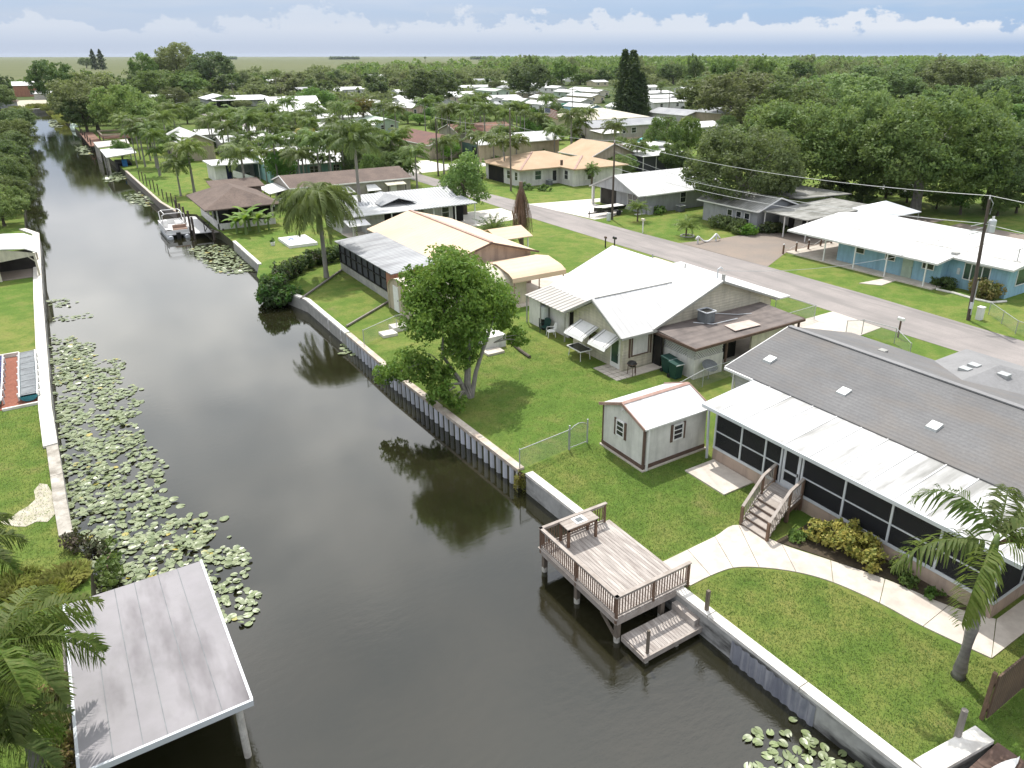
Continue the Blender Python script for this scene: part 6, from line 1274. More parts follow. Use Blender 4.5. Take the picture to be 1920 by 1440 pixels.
mb = MB(); mb.slab((9.6, 155, 2.2), (15.0, 160, 2.2), (15.2, 172, 2.3), (9.6, 168, 2.3), .15); part('roof', mb, 'white_roof', t)
for x, y in ((9.9, 156.5), (10, 162), (10, 167), (14.7, 161), (14.8, 170)): mb = MB(); mb.cyl(x, y, -1.8, 2.1, .12, 8); part('piling', mb, 'pile_foot', t)
mb = MB(); mb.box(11.5, 159.5, -.9, 13.8, 166, .5); part('boat', mb, 'dark', t, 'dark covered hull in the lift')
mb = MB(); mb.box(12.2, 158.6, -.8, 13.0, 159.4, 1.2); part('blue_cover', mb, 'blue', t)
t = thing('open_dock', 'open grey timber dock frame with a flat weathered top on the right bank', 'dock', (12.5, 185, 0))
mb = MB(); mb.slab((9.8, 176, 1.9), (16.0, 181, 1.9), (16.5, 190, 2.0), (9.8, 187, 2.0), .2); part('top', mb, 'pile_foot', t)
for k in range(5):
    for x in (10.0, 15.5): y = 177+k*2.6+(4 if x > 12 else 0); mb = MB(); mb.cyl(x, y, -1.8, 1.8, .12, 8); part('piling', mb, 'pile_foot', t)
t = thing('red_dock', 'reddish timber dock with a square railed platform on the right bank', 'dock', (13, 212, 0))
mb = MB(); mb.box(9.5, 196, .2, 12.5, 232, .4); mb.box(12.5, 200, 1.3, 18.5, 212, 1.5); part('platform', mb, 'rust_roof', t)
mb = MB()
for q in (((12.5, 200), (18.5, 200)), ((12.5, 212), (18.5, 212)), ((12.5, 200), (12.5, 212)), ((18.5, 200), (18.5, 212))): mb.beam((*q[0], 2.2), (*q[1], 2.2), .15, .3)
part('railing', mb, 'beige', t)
for x, y in ((9.8, 197), (9.8, 206), (9.8, 215), (9.8, 224), (9.8, 231), (12.6, 200), (12.6, 211), (18.4, 200)): mb = MB(); mb.cyl(x, y, -1.8, 1.9, .13, 8); part('piling', mb, 'pole_wood', t)
t = thing('canopy_boat', 'small pale boat with a flat white canopy far up the canal', 'boat', (10, 262, WL)); mb = MB(); mb.tube([(9.8, 255, WL+.35), (9.8, 257, WL+.35), (9.8, 266, WL+.4)], [.3, 1.1, 1.0], 8); part('hull', mb, 'mint', t)
mb = MB(); mb.box(8.0, 258, 2.6, 12.2, 264, 2.75); part('canopy', mb, 'trim_white', t); posts(t, [(9, 259), (9, 263), (11, 259), (11, 263)], 2.6, 'galv', .1, WL+.6)
# boat on its trailer, cars, flag
x, y = 59.3, 74.6; t = thing('trailer_boat', 'dark skiff on a trailer parked on the concrete driveway', 'boat trailer', (x, y, 0))
mb = MB(); n = 10; vs = []
for i in range(n+1): s_ = i/n; wv = .8*min(1, (1-s_)*2.2)**.5 if s_ > .5 else .8; X_ = x+2.2-4.6*s_; vs += [(X_, y-wv, 1.15), (X_, y-wv*.7, .65), (X_, y+wv*.7, .65), (X_, y+wv, 1.15)]
mb.add(vs, [(i*4+k, i*4+4+k, i*4+5+k, i*4+1+k) for i in range(n) for k in range(3)]+[(0, 1, 2, 3), (n*4+3, n*4+2, n*4+1, n*4)]); part('hull', mb, 'car_black', t)
mb = MB(); mb.prism([(x+2.0, y-.7), (x+2.0, y+.7), (x-1.2, y+.7), (x-2.2, y+.1), (x-2.2, y-.1), (x-1.2, y-.7)], 1.08, 1.17); part('deck', mb, 'cap', t)
mb = MB(); mb.beam((x-3.3, y, .5), (x+1.8, y-.5, .5), .1); mb.beam((x-3.3, y, .5), (x+1.8, y+.5, .5), .1); mb.beam((x-3.1, y, 0), (x-3.1, y, .8), .08); part('trailer_frame', mb, 'black_metal', t)
for s_ in (-.95, .95): mb = MB(); mb.tube([(x+.9, y+s_-.1, .33), (x+.9, y+s_+.1, .33)], .33, 14); part('wheel', mb, 'rubber', t)
def car(label, x, y, rz, m, van=False):
    t = thing('parked_car', label, 'car', (x, y, 0), rz=rz)
    def pt(nm, mb, mm): return link(nm, mb.mesh(nm), mm, t)
    mb = MB(); pf = [(-2.2, .35), (2.2, .35), (2.25, .75), (1.3, .95), (.75, 1.5), (-1.6 if van else -1.1, 1.5), (-2.1 if van else -1.75, .98), (-2.25, .9)]
    vs = [(a, -.85 if b_ < 1.2 else -.68, b_) for a, b_ in pf]+[(a, .85 if b_ < 1.2 else .68, b_) for a, b_ in pf]; k = len(pf)
    mb.add(vs, [tuple(range(k)), tuple(range(k, 2*k))[::-1]]+[(i, i+k, (i+1) % k+k, (i+1) % k) for i in range(k)]); pt('body', mb, m)
    mb = MB(); mb.add([(1.25, -.7, 1.0), (.82, -.62, 1.42), (.82, .62, 1.42), (1.25, .7, 1.0)], [(0, 1, 2, 3)]); mb.v = [(a+.03, b_, c_+.02) for a, b_, c_ in mb.v]; pt('windscreen', mb, 'glass')
    for s_ in (-1, 1): mb = MB(); mb.box(-1.2, s_*.72, 1.02, .7, s_*.8, 1.4); pt('side_window', mb, 'glass')
    for a in (-1.4, 1.4):
        for s_ in (-.78, .78): mb = MB(); mb.tube([(a, s_-.12, .33), (a, s_+.12, .33)], .33, 12); pt('wheel', mb, 'rubber')
x, y = G(537, 240); car('dark car parked behind the palms below the large pale barn', x, y, rad(10), 'car_black', True)
x, y = G(548, 229); car('silver car beside the dark one below the large pale barn', x, y, rad(80), 'car_silver')
x, y = G(1083, 264); car('dark van beside the end of the taupe double wide', x, y, rad(90), 'car_black', True)
x, y = G(1700, 366); car('white car parked under the big trees behind the canopy', x, y, rad(30), 'trim_white')
x, y = G(1665, 362); car('pale van under the big trees left of the white car', x, y, rad(20), 'car_silver', True)
x, y = 111.4, 168.1; t = thing('flagpole', 'white flagpole with a red white and blue flag near the pale yellow hipped roof', 'flag', (x, y, 0)); mb = MB(); mb.cyl(x, y, 0, 6.5, .07, 8); part('pole', mb, 'trim_white', t)
fr_, fw_, fc_, fs_ = MB(), MB(), MB(), MB(); L, Hh = 3.4, 2.1; D_ = Vector((.9, -.42, 0)); N_ = 10
def fp(u, v): return (x+D_.x*L*u+.12*math.sin(u*7), y+D_.y*L*u+.18*math.sin(u*8+1), 6.3-Hh*v-.9*u*u*.9)
for i in range(13):
    for j in range(N_):
        u0, u1 = j/N_, (j+1)/N_
        if i < 7 and u1 <= .401: continue
        (fr_ if i % 2 == 0 else fw_).add([fp(u0, i/13), fp(u1, i/13), fp(u1, (i+1)/13), fp(u0, (i+1)/13)], [(0, 1, 2, 3)])
for j in range(4): fc_.add([fp(j/N_, 0), fp((j+1)/N_, 0), fp((j+1)/N_, 7/13), fp(j/N_, 7/13)], [(0, 1, 2, 3)])
for i in range(9):
    for j in range(6 if i % 2 == 0 else 5):
        u, v = .03+.066*j+(.033 if i % 2 else 0), .045+.057*i; a = Vector(fp(u, v)); n_ = Vector((D_.y, -D_.x, 0))*-.03
        for q in (a+n_, a-n_): fs_.add([q+Vector((.03, -.014, .04)), q-Vector((.03, -.014, -.04)), q-Vector((.03, -.014, .04)), q+Vector((.03, -.014, -.04))], [(0, 1, 2, 3)])
fl = part('flag', fr_, 'red', t); part('white_stripes', fw_, 'trim_white', fl); part('canton', fc_, 'navy', fl); part('stars', fs_, 'trim_white', fl)
for (px, py, lab, m_, s_) in ((1060, 203, 'green tarpaulin over a boat before the sky blue mobile home', 'green_tarp', 1.6), (1215, 272, 'turquoise tarp roof edge behind the thick oak crown', 'cyan_tarp', 1.4)):
    x, y = G(px, py, 0); t = thing('covered_boat', lab, 'boat', (x, y, 0)); mb = MB(); mb.tube([(x-3.5, y, .6), (x-2, y, .9), (x+2, y, 1.0), (x+3.6, y, .9)], [.2, s_*.6, s_*.65, .3], 8); part('cover', mb, m_, t); mb = MB(); mb.beam((x-3.5, y, .3), (x+3, y, .3), .5, .2); part('trailer', mb, 'black_metal', t)
HAZE = .000035
# ================================================================== vegetation
def rand_dirs(n, rng):
    v = rng.normal(size=(n, 3)); return v/np.linalg.norm(v, axis=1, keepdims=True)
def leaf_cloud(C_, N_, size, rng, aspect=.6, jitter=.9, cup=0.):
    "one rhombic leaf per point C_, facing roughly along N_"
    n = len(C_); nn = N_+rng.normal(size=(n, 3))*jitter; nn /= np.linalg.norm(nn, axis=1, keepdims=True)
    a = np.cross(nn, rand_dirs(n, rng)); a /= np.linalg.norm(a, axis=1, keepdims=True)+1e-9; b_ = np.cross(nn, a)
    s = (size*rng.uniform(.6, 1.35, n))[:, None]
    V = np.stack([C_-a*s, C_-b_*s*aspect+a*s*.15, C_+a*s, C_+b_*s*aspect+a*s*.15], 1).reshape(-1, 3)
    return V, np.arange(4*n).reshape(-1, 4)
def lobed_crown(seed, lobes, n, size, inner=.45, up=.35, jitter=.8, aspect=.6, spread=.38):
    rng = np.random.default_rng(seed); Cs, Ns = [], []
    wts = np.array([(l[3]*l[4]+l[4]*l[5]+l[3]*l[5]) for l in lobes]); wts = wts/wts.sum()
    for l, w_ in zip(lobes, wts):
        k = int(n*w_); d = rand_dirs(k, rng); r = 1-(1-inner)*rng.random(k)**1.8
        # clumps: leaves gather around twig tips
        tips = rand_dirs(max(6, k//26), rng); idx = rng.integers(0, len(tips), k); d = d*spread+tips[idx]; d /= np.linalg.norm(d, axis=1, keepdims=True)
        ax = np.array(l[3:6]); Cs.append(np.array(l[:3])+d*r[:, None]*ax*(1+.12*rng.normal(size=(len(tips), 1))[idx])); nv_ = d/ax*ax.mean(); nv_[:, 2] += up; Ns.append(nv_/np.linalg.norm(nv_, axis=1, keepdims=True))
    return leaf_cloud(np.concatenate(Cs), np.concatenate(Ns), size, rng, aspect, jitter)
def random_lobes(seed, rx, rz, zc, n, lr=(.34, .5), flat=.8, d=.68):
    r_ = random.Random(seed); out = [(0, 0, zc-.1*rz, rx*.6, rx*.6, rz*.62)]
    for i in range(n):
        a = 2.399*i+r_.uniform(-.4, .4); e = r_.uniform(-.55, 1.); rr = r_.uniform(*lr)*rx
        q = math.sqrt(max(0, 1-e*e*.8))
        out.append((rx*d*q*math.cos(a), rx*d*q*math.sin(a), zc+rz*.66*e, rr, rr, rr*flat))
    return out
def trunk_mb(h, r, lobes, seed=0, fork=.45, nl=5):
    r_ = random.Random(seed); mb = MB(); mb.tube([(0, 0, -.1), (r_.uniform(-.1, .1), r_.uniform(-.1, .1), h*fork*.6), (r_.uniform(-.2, .2), r_.uniform(-.2, .2), h*fork)], [r*1.25, r*.95, r*.75], 9)
    for l in sorted(lobes[1:], key=lambda l: -l[3])[:nl]:
        m = Vector((l[0]*.45, l[1]*.45, h*fork+(l[2]-h*fork)*.6)); mb.tube([(0, 0, h*fork*.9), m, (l[0]*.9, l[1]*.9, l[2])], [r*.55, r*.34, r*.1], 6)
    return mb
PROTO = {}; ARR = {}
def rng_perm(n, s): return np.random.default_rng(s).permutation(n)
HIDDEN = []
def tree_proto(kind, seed, rx, rz, zc, nl, n, size, leaf, bark='trunk', tr=.3, fork=.45, **k):
    lobes = random_lobes(seed, rx, rz, zc, nl, k.pop('lr', (.34, .5)), k.pop('flat', .8), k.pop('d', .68))
    V, Q = lobed_crown(seed, lobes, n, size, **k)
    cm = np_mesh('crown', V, Q); cm.materials.append(M[leaf]); tm = trunk_mb(zc+rz, tr, lobes, seed, fork).mesh('trunk'); tm.materials.append(M[bark])
    PROTO[kind] = (cm, tm, rx*2*.95, zc+rz*.98); pm = rng_perm(len(Q), seed); ARR[kind] = (V.reshape(-1, 4, 3)[pm].reshape(-1, 3), Q, rx*2*.95, zc+rz*.98)
def put_tree(kind, label, x, y, h, w_, group=None, name='tree', rz=None, crown=None):
    cm, tm, pw, ph = PROTO[kind]
    t = thing(name, label, 'tree', (x, y, 0), group, R.uniform(0, 6.28) if rz is None else rz); t.scale = (w_/pw, w_/pw, h/ph)
    for nm, me in (('trunk', tm), ('crown', cm)):
        o = bpy.data.objects.new(nm, me); COL.objects.link(o); o.parent = t
    return t
for i, (leaf, n_) in enumerate((('leaf_mid', 'far_a'), ('leaf_dark', 'far_b'), ('leaf_olive', 'far_c'), ('leaf_mid', 'far_d'), ('leaf_dark', 'far_e'))):
    tree_proto(n_, 40+i, 5, 3.9, 3.9, 10, 2600, .36, leaf, tr=.22, inner=.5, fork=.3)
for i, leaf in enumerate(('leaf_dark', 'leaf_oak', 'leaf_mid', 'leaf_olive')):
    tree_proto('mid_'+leaf, 60+i, 5, 4.3, 4.5, 38, 13000, .16, leaf, tr=.28, inner=.6, fork=.3, lr=(.18, .32), d=.74)
for i in range(3): tree_proto('oak%d' % i, 80+i, 6.5, 5.2, 5.2, 75, 40000, .14, 'leaf_oak', 'trunk_grey', .42, .32, inner=.6, lr=(.15, .27), d=.78)
tree_proto('bright', 91, 4, 3.3, 4.0, 13, 6000, .2, 'leaf_bright'); tree_proto('autumn', 92, 3, 3.0, 4.2, 10, 3000, .18, 'leaf_autumn', inner=.2)
tree_proto('fig', 93, 3.2, 3.4, 3.6, 14, 7000, .15, 'leaf_mid', inner=.4, jitter=1.1)
def cedar(seed):
    rng = np.random.default_rng(seed); Cs, Ns = [], []
    for (ox, oy, h, r0) in ((0, 0, 14, 2.6), (1.7, .5, 14.2, 2.2), (-1.5, .6, 11.5, 2.2), (.8, -1.2, 11, 2.4), (2.6, -.3, 10.5, 1.8), (-2.4, -.4, 9.8, 1.6)):
        k = 2600; zz = rng.random(k)**.9; tier = np.floor(zz*22)/22; a = rng.random(k)*6.283; rad_ = r0*(1-tier**2.2*.9)*(.45+.55*rng.random(k)**.5)*(1+.16*np.sin(a*5+tier*40))
        Cs.append(np.stack([ox+rad_*np.cos(a), oy+rad_*np.sin(a), .6+zz*(h-.6)-rad_*.12], 1)); Ns.append(np.stack([np.cos(a)*.7, np.sin(a)*.7, np.full(k, .7)], 1))
    V, Q = leaf_cloud(np.concatenate(Cs), np.concatenate(Ns), .27, rng, .45, .5); return np_mesh('crown', V, Q)
cm = cedar(3); cm.materials.append(M['conifer']); tm = MB(); tm.tube([(0, 0, -.1), (0, 0, 11)], [.4, .1], 8); tm.tube([(1.7, .5, -.1), (1.7, .5, 11)], [.3, .08], 8); tm = tm.mesh('trunk'); tm.materials.append(M['trunk']); PROTO['cedar'] = (cm, tm, 7.6, 14.2)
def spire(seed):
    rng = np.random.default_rng(seed); k = 1500; zz = rng.random(k); a = rng.random(k)*6.283; rr = (1.5*(1-zz**3)*(.4+.6*rng.random(k)))*(1+.25*np.sin(zz*30))
    V, Q = leaf_cloud(np.stack([rr*np.cos(a), rr*np.sin(a), .5+zz*11.5], 1), np.stack([np.cos(a), np.sin(a), np.full(k, .5)], 1), .3, rng); return np_mesh('crown', V, Q)
cm = spire(4); cm.materials.append(M['conifer']); tm = MB(); tm.tube([(0, 0, 0), (0, 0, 10)], [.25, .06], 6); tm = tm.mesh('trunk'); tm.materials.append(M['trunk']); PROTO['spire'] = (cm, tm, 3, 12)

def px_tree(kind, label, bx, by, top, wpx, group=None, name='tree'):
    x, y = G(bx, by); h = HZ(x, y, top); return put_tree(kind, label, x, y, h, wpx*fwd(x, y)/F*1.03, group, name)
# --- the leafy tree by the white ribbed seawall (leans over the water)
lob = [(.3, .6, 5.9, 1.5, 1.6, 1.2), (1.2, -.2, 5.0, 1.5, 1.5, 1.2), (-.6, 1.0, 4.9, 1.3, 1.3, 1.1), (2.3, .6, 4.2, 1.3, 1.4, 1.2), (.4, -.6, 3.8, 1.3, 1.2, 1.1), (-1.2, .2, 4.0, 1.1, 1.2, 1.0), (1.8, 1.7, 5.2, 1.3, 1.4, 1.2), (.2, 1.9, 4.0, 1.3, 1.4, 1.2), (3.0, 1.3, 3.3, 1.0, 1.1, 1.0),
       (-2.9, 1.4, 2.1, 1.15, 1.15, .9), (-3.8, 2.4, 1.5, .85, .9, .7), (-1.7, .4, 1.6, .9, .9, .9), (-2.2, -.7, .9, .7, .8, .7), (-1.6, -1.6, .75, .55, .6, .6), (.3, .1, 2.3, 1.0, 1.0, .9), (1.2, .9, 2.6, 1.0, 1.0, .8), (3.3, .1, 2.4, .7, .7, .6), (1.0, 2.4, 5.9, .8, .8, .8), (-.5, 2.4, 5.3, .8, .8, .7)]
x, y = 18.5, 36.0
t = thing('broadleaf_tree', 'broad leafy tree leaning over the white ribbed seawall with its branches reaching the water', 'tree', (x, y, 0)); t.scale = (1.06, 1.06, 1.07)
lob = [((a*1.28-.85, b_*1.28+.15, c_*1.24-.2, d_*1.07, e_*1.07, f_*1.02) if c_ > 2.2 else (a, b_, c_, d_, e_, f_)) for a, b_, c_, d_, e_, f_ in lob]
V, Q = lobed_crown(17, lob, 34000, .115, inner=.2, up=.3, jitter=.85, aspect=.5, spread=.27); cm = np_mesh('crown', V, Q); o = link('crown', cm, 'leaf_near', t)
mb = MB(); mb.tube([(0, 0, -.1), (-.1, .05, .9), (.1, .2, 2.2), (.35, .5, 4), (.4, .7, 5.6)], [.26, .2, .17, .11, .04], 9)
mb.tube([(-.1, .02, -.05), (-.55, .2, 1.2), (-1.3, .5, 2.6), (-1.0, .9, 4.4)], [.16, .12, .09, .03], 8); mb.tube([(.05, -.1, -.05), (.5, .1, 1.4), (1.4, .3, 3.2), (2.2, .7, 4.3)], [.15, .12, .09, .03], 8)
mb.tube([(-.5, .2, 1.1), (-1.6, .7, 1.8), (-2.9, 1.5, 1.9)], [.09, .06, .02], 7); mb.tube([(-.4, .1, .9), (-1.5, -.4, 1.3), (-2.1, -.9, .9)], [.08, .05, .02], 7); rr = random.Random(3)
for l in lob:
    for k in range(3): a = Vector(l[:3])+Vector((rr.uniform(-1, 1)*l[3]*.7, rr.uniform(-1, 1)*l[4]*.7, rr.uniform(-.5, .7)*l[5])); b_ = Vector((.3, .4, min(l[2], 3.2)))*.5+Vector(l[:3])*.5; mb.tube([b_, (a+b_)/2+Vector((0, 0, .15)), a], [.035, .025, .012], 5)
link('trunk', mb.mesh('trunk'), 'trunk_grey', t)
# --- trees one can tell apart
for a in (('oak0', 'thick trunked oak in front of the grey gabled house roof', 1385, 407, 226, 205), ('oak1', 'wide dark oak left of the biggest oak at the right', 1490, 372, 178, 250), ('oak2', 'biggest oak on the right with its crown behind the transformer pole', 1715, 398, 166, 265), ('oak1', 'oak at the right edge touching the biggest oak', 1850, 392, 196, 190),
          ('cedar', 'tall dark double topped cedar in the trailer park', 1182, 228, 92, 74), ('fig', 'bushy weeping tree beside the road at the ribbed lean-to', 872, 402, 282, 88), ('bright', 'round bright green tree in front of the large pale barn', 595, 213, 164, 64), ('autumn', 'yellowing thin tree above the white mobile home roofs', 683, 243, 178, 48),
          ('mid_leaf_dark', 'large round dark tree beyond the trailer park left of the cedar', 990, 186, 117, 88), ('mid_leaf_dark', 'large dark tree in front of the wood right of the yellowing tree', 808, 206, 128, 108), ('mid_leaf_dark', 'big dark tree on the right bank at the canal end', 112, 207, 109, 80), ('mid_leaf_olive', 'brownish olive tree beside the big dark tree at the canal', 185, 246, 128, 130),
          ('mid_leaf_oak', 'olive tree behind the red dock', 245, 262, 150, 110), ('mid_leaf_dark', 'dark low tree over the red dock', 165, 250, 180, 80), ('mid_leaf_olive', 'tall open crowned tree rising above the horizon on the left', 338, 160, 74, 70), ('mid_leaf_mid', 'dense green tree left of the tall open crowned one', 275, 162, 96, 46), ('mid_leaf_dark', 'dark tree right of the tall open crowned one', 400, 166, 94, 80),
          ('mid_leaf_mid', 'green tree below the tall open crowned one', 300, 185, 130, 90), ('spire', 'left one of the pair of slim dark conifers on the marsh edge', 179, 131, 92, 13), ('spire', 'right one of the pair of slim dark conifers on the marsh edge', 193, 131, 92, 14), ('mid_leaf_dark', 'low round bush tree left of the slim conifers', 163, 128, 107, 26),
          ('mid_leaf_olive', 'greyish olive tree behind the board shed', 1385, 243, 128, 150), ('mid_leaf_olive', 'grey green tree right of the cedar and its white roofs', 1330, 215, 135, 120), ('mid_leaf_mid', 'green tree between the two oak groups', 1480, 262, 150, 150), ('mid_leaf_dark', 'dark round tree right of the white roofs past the cedar', 1262, 158, 118, 60), ('mid_leaf_oak', 'olive tree behind the wide dark oak', 1560, 250, 128, 180), ('mid_leaf_dark', 'dark tree at the far right beside the white roof', 1890, 216, 140, 130),
          ('mid_leaf_mid', 'small bright tree before the taupe double wide', 1240, 300, 215, 70), ('mid_leaf_mid', 'bushy green tree right of the small bright tree', 1290, 296, 218, 60), ('mid_leaf_oak', 'tall crown rising between the wide dark oak and the biggest oak', 1612, 380, 152, 150), ('mid_leaf_mid', 'tall crown rising behind the biggest oak on its right', 1795, 384, 158, 140), ('mid_leaf_dark', 'dark tall tree between the thick trunked oak and the wide dark oak', 1440, 365, 186, 130), ('bright', 'light green small tree under the right hand oaks', 1800, 402, 340, 60), ('mid_leaf_mid', 'green small tree right of the transformer', 1905, 400, 330, 70), ('mid_leaf_olive', 'olive tree with a sunlit orange tint on the right wood', 1790, 190, 106, 120), ('mid_leaf_mid', 'broad green tree in the right wood centre', 1640, 205, 118, 140)):
    px_tree(*a)
# left bank trees overhanging the canal
for (x, y, h, w_, k, lab) in ((-5.4, 109, 5.2, 6.5, 'mid_leaf_oak', 'nearest bushy tree on the left bank behind the white cap bend'), (-4.6, 117, 5.0, 6.0, 'mid_leaf_mid', 'second bushy tree of the left bank overhanging the water'), (-5.6, 128, 6.6, 7.5, 'mid_leaf_oak', 'third bushy tree of the left bank, tallest of the near ones'), (-4.4, 141, 5.2, 6.5, 'mid_leaf_mid', 'fourth bushy tree of the left bank'), (-5.5, 156, 6.0, 8, 'mid_leaf_dark', 'dark bushy tree of the left bank at mid canal'), (-4.6, 176, 6.0, 8, 'mid_leaf_dark', 'dark spreading tree of the left bank further up'), (-4.0, 205, 6.5, 9, 'mid_leaf_olive', 'olive tree of the left bank beyond mid canal'), (-3.5, 240, 6.5, 10, 'mid_leaf_dark', 'dark wide tree of the left bank far up'), (-3.2, 280, 5.0, 9, 'mid_leaf_olive', 'low olive tree of the left bank near the canal end'), (-9, 112, 6, 7, 'mid_leaf_dark', 'dark tree at the left photo edge behind the carport'), (-11, 140, 8, 9, 'mid_leaf_mid', 'tree at the left photo edge behind the third bushy one'), (-14, 330, 11, 14, 'mid_leaf_dark', 'tall dark tree left of the thatched hut'), (-9, 345, 10, 12, 'mid_leaf_oak', 'tall olive tree left of the terracotta house'), (-17, 380, 12, 16, 'mid_leaf_mid', 'tall green tree at the far left edge')):
    put_tree(k, lab, x, y, h, w_)
ry = random.Random(33)
for i, (bx_, by_, tp, wp, kd) in enumerate(((300, 222, 175, 50, 'mid_leaf_mid'), (330, 205, 160, 50, 'mid_leaf_olive'), (352, 232, 198, 40, 'mid_leaf_mid'), (372, 222, 190, 42, 'mid_leaf_dark'), (268, 215, 172, 44, 'mid_leaf_oak'), (395, 250, 222, 40, 'bright'), (425, 200, 178, 40, 'mid_leaf_mid'), (455, 204, 186, 36, 'mid_leaf_olive'), (470, 262, 238, 34, 'mid_leaf_mid'), (545, 250, 226, 44, 'mid_leaf_mid'), (582, 245, 222, 36, 'bright'), (620, 250, 226, 40, 'mid_leaf_oak'), (650, 300, 262, 46, 'mid_leaf_mid'), (695, 300, 270, 48, 'mid_leaf_dark'), (722, 296, 268, 44, 'mid_leaf_dark'), (745, 300, 276, 36, 'mid_leaf_mid'), (842, 300, 262, 40, 'bright'), (866, 250, 218, 46, 'mid_leaf_mid'), (905, 248, 218, 44, 'mid_leaf_mid'), (935, 245, 222, 46, 'mid_leaf_dark'), (915, 292, 262, 38, 'mid_leaf_mid'), (945, 296, 268, 36, 'mid_leaf_mid'), (975, 292, 270, 34, 'mid_leaf_oak'), (700, 232, 205, 36, 'mid_leaf_mid'), (735, 228, 200, 40, 'mid_leaf_oak'), (765, 232, 208, 36, 'mid_leaf_mid'), (1050, 262, 238, 40, 'bright'), (1160, 305, 255, 50, 'mid_leaf_mid'), (1195, 300, 258, 44, 'mid_leaf_dark'), (1215, 312, 268, 50, 'mid_leaf_oak'), (1262, 322, 262, 56, 'mid_leaf_mid'), (1105, 220, 206, 24, 'bright'), (1148, 212, 196, 26, 'bright'), (1085, 196, 184, 26, 'mid_leaf_mid'), (1012, 204, 190, 26, 'mid_leaf_mid'), (880, 172, 158, 26, 'mid_leaf_olive'), (930, 172, 150, 30, 'mid_leaf_olive'), (1110, 290, 272, 26, 'bright'), (640, 238, 218, 30, 'mid_leaf_mid'), (500, 262, 240, 36, 'mid_leaf_oak'), (230, 300, 262, 30, 'bright'), (285, 268, 240, 34, 'mid_leaf_mid'), (1700, 380, 330, 70, 'mid_leaf_dark'), (1610, 385, 340, 60, 'mid_leaf_dark'), (1560, 378, 330, 70, 'mid_leaf_dark'), (1755, 392, 345, 50, 'mid_leaf_mid'), (1660, 372, 318, 80, 'mid_leaf_dark'), (1450, 345, 300, 60, 'mid_leaf_dark'), (1870, 405, 350, 60, 'mid_leaf_mid'))):
    px_tree(kd, 'small leafy yard tree growing among the homes and palms', bx_, by_, tp, wp, 'yard trees among the homes')
for i in range(16):
    x, y = ry.uniform(14.5, 27), ry.uniform(182, 325)
    put_tree(ry.choice(('mid_leaf_mid', 'mid_leaf_dark', 'mid_leaf_olive', 'mid_leaf_oak')), 'leafy tree in the dense row along the far right bank of the canal', x, y, ry.uniform(4.5, 8), ry.uniform(6, 10), 'trees along the far right bank')
for (x0, x1, y0, y1, n_) in ((24, 48, 108, 121, 6), (44, 64, 138, 185, 9), (30, 62, 172, 183, 6), (84, 104, 138, 156, 6), (86, 126, 172, 215, 10), (100, 150, 190, 235, 8), (75, 100, 96, 104, 4), (120, 155, 120, 142, 7), (30, 60, 192, 214, 6)):
    for k in range(n_): put_tree(ry.choice(('mid_leaf_mid', 'mid_leaf_dark', 'mid_leaf_oak', 'bright')), 'small leafy yard tree growing among the homes and palms', ry.uniform(x0, x1), ry.uniform(y0, y1), ry.uniform(2.6, 5.5), ry.uniform(3.5, 6.5), 'yard trees among the homes')
# --- rows of trees of the wood behind, each its own object
FOOT = [(o.location.x, o.location.y) for o in bpy.data.objects if o.parent is None and o.get('category') in ('mobile home', 'house', 'barn', 'hut', 'shed')]
GL = {'far_a': 'green broadleaf tree standing in the wood behind the trailer park', 'far_b': 'dark green broadleaf tree standing in the wood behind the trailer park', 'far_c': 'olive broadleaf tree standing in the wood behind the trailer park'}
GL['far_d'] = GL['far_a']; GL['far_e'] = GL['far_b']
GR = {'far_a': 'green trees of the far wood', 'far_b': 'dark trees of the far wood', 'far_c': 'olive trees of the far wood'}; GR['far_d'] = GR['far_a']; GR['far_e'] = GR['far_b']
rf_ = random.Random(21); cand = []; NT = sum(1 for o in bpy.data.objects if o.get('category') == 'tree')
def rotz(V, a): c_, s_ = math.cos(a), math.sin(a); return np.stack([V[:, 0]*c_-V[:, 1]*s_, V[:, 0]*s_+V[:, 1]*c_, V[:, 2]], 1)
def front(px):
    for x0, x1, d in ((-60, 130, 380), (130, 250, 330), (250, 860, 345), (860, 1010, 395), (1010, 1290, 520), (1290, 1500, 205), (1500, 2000, 150)):
        if x0 <= px < x1: return d
    return 300
for d in (160, 205, 250, 300, 352, 410, 480, 570, 690, 850, 1050):
    px = -60.
    while px < 1990:
        px += 12.*1389/d*(1.22 if d < 500 else 1.12)*rf_.uniform(.75, 1.3)
        dd = d*rf_.uniform(.93, 1.07)
        if dd < front(px)*1.02: continue
        if px < 255 and dd > 430: continue
        if px < 640 and dd > 760: continue
        a = YAW+math.atan((px-CX)/math.hypot(F, CY-103)); x, y = dd/math.cos(a-YAW)*math.sin(a), dd/math.cos(a-YAW)*math.cos(a)
        if -8 < x < 16 and y < 440: continue
        if any(abs(x-fx) < 13 and -14 < fy-y < 11 for fx, fy in FOOT): continue
        k = rf_.choice(('far_a', 'far_b', 'far_c', 'far_d', 'far_e', 'far_a', 'far_c')); h = rf_.uniform(6, 12.5) if dd < 450 or px < 900 or rf_.random() < .6 else rf_.uniform(13, 20); w_ = rf_.uniform(10, 17)*(1.2 if d > 500 else 1)
        cand.append((dd, k, x, y, h, w_))
cand.sort(); FAR_V, FAR_Q, fo = [], [], 0
for i, (dd, k, x, y, h, w_) in enumerate(cand):
    if i < 298-NT: put_tree(k, GL[k], x, y, h, w_, GR[k])
    else:
        V, Q, pw, ph = ARR[k]; a = rf_.uniform(0, 6.28); V = rotz(V[:len(V)//8*4], a)*np.array([w_/pw, w_/pw, h/ph])+np.array([x, y, 0]); FAR_V.append(V); FAR_Q.append(Q[:len(Q)//2]+fo); fo += len(V)
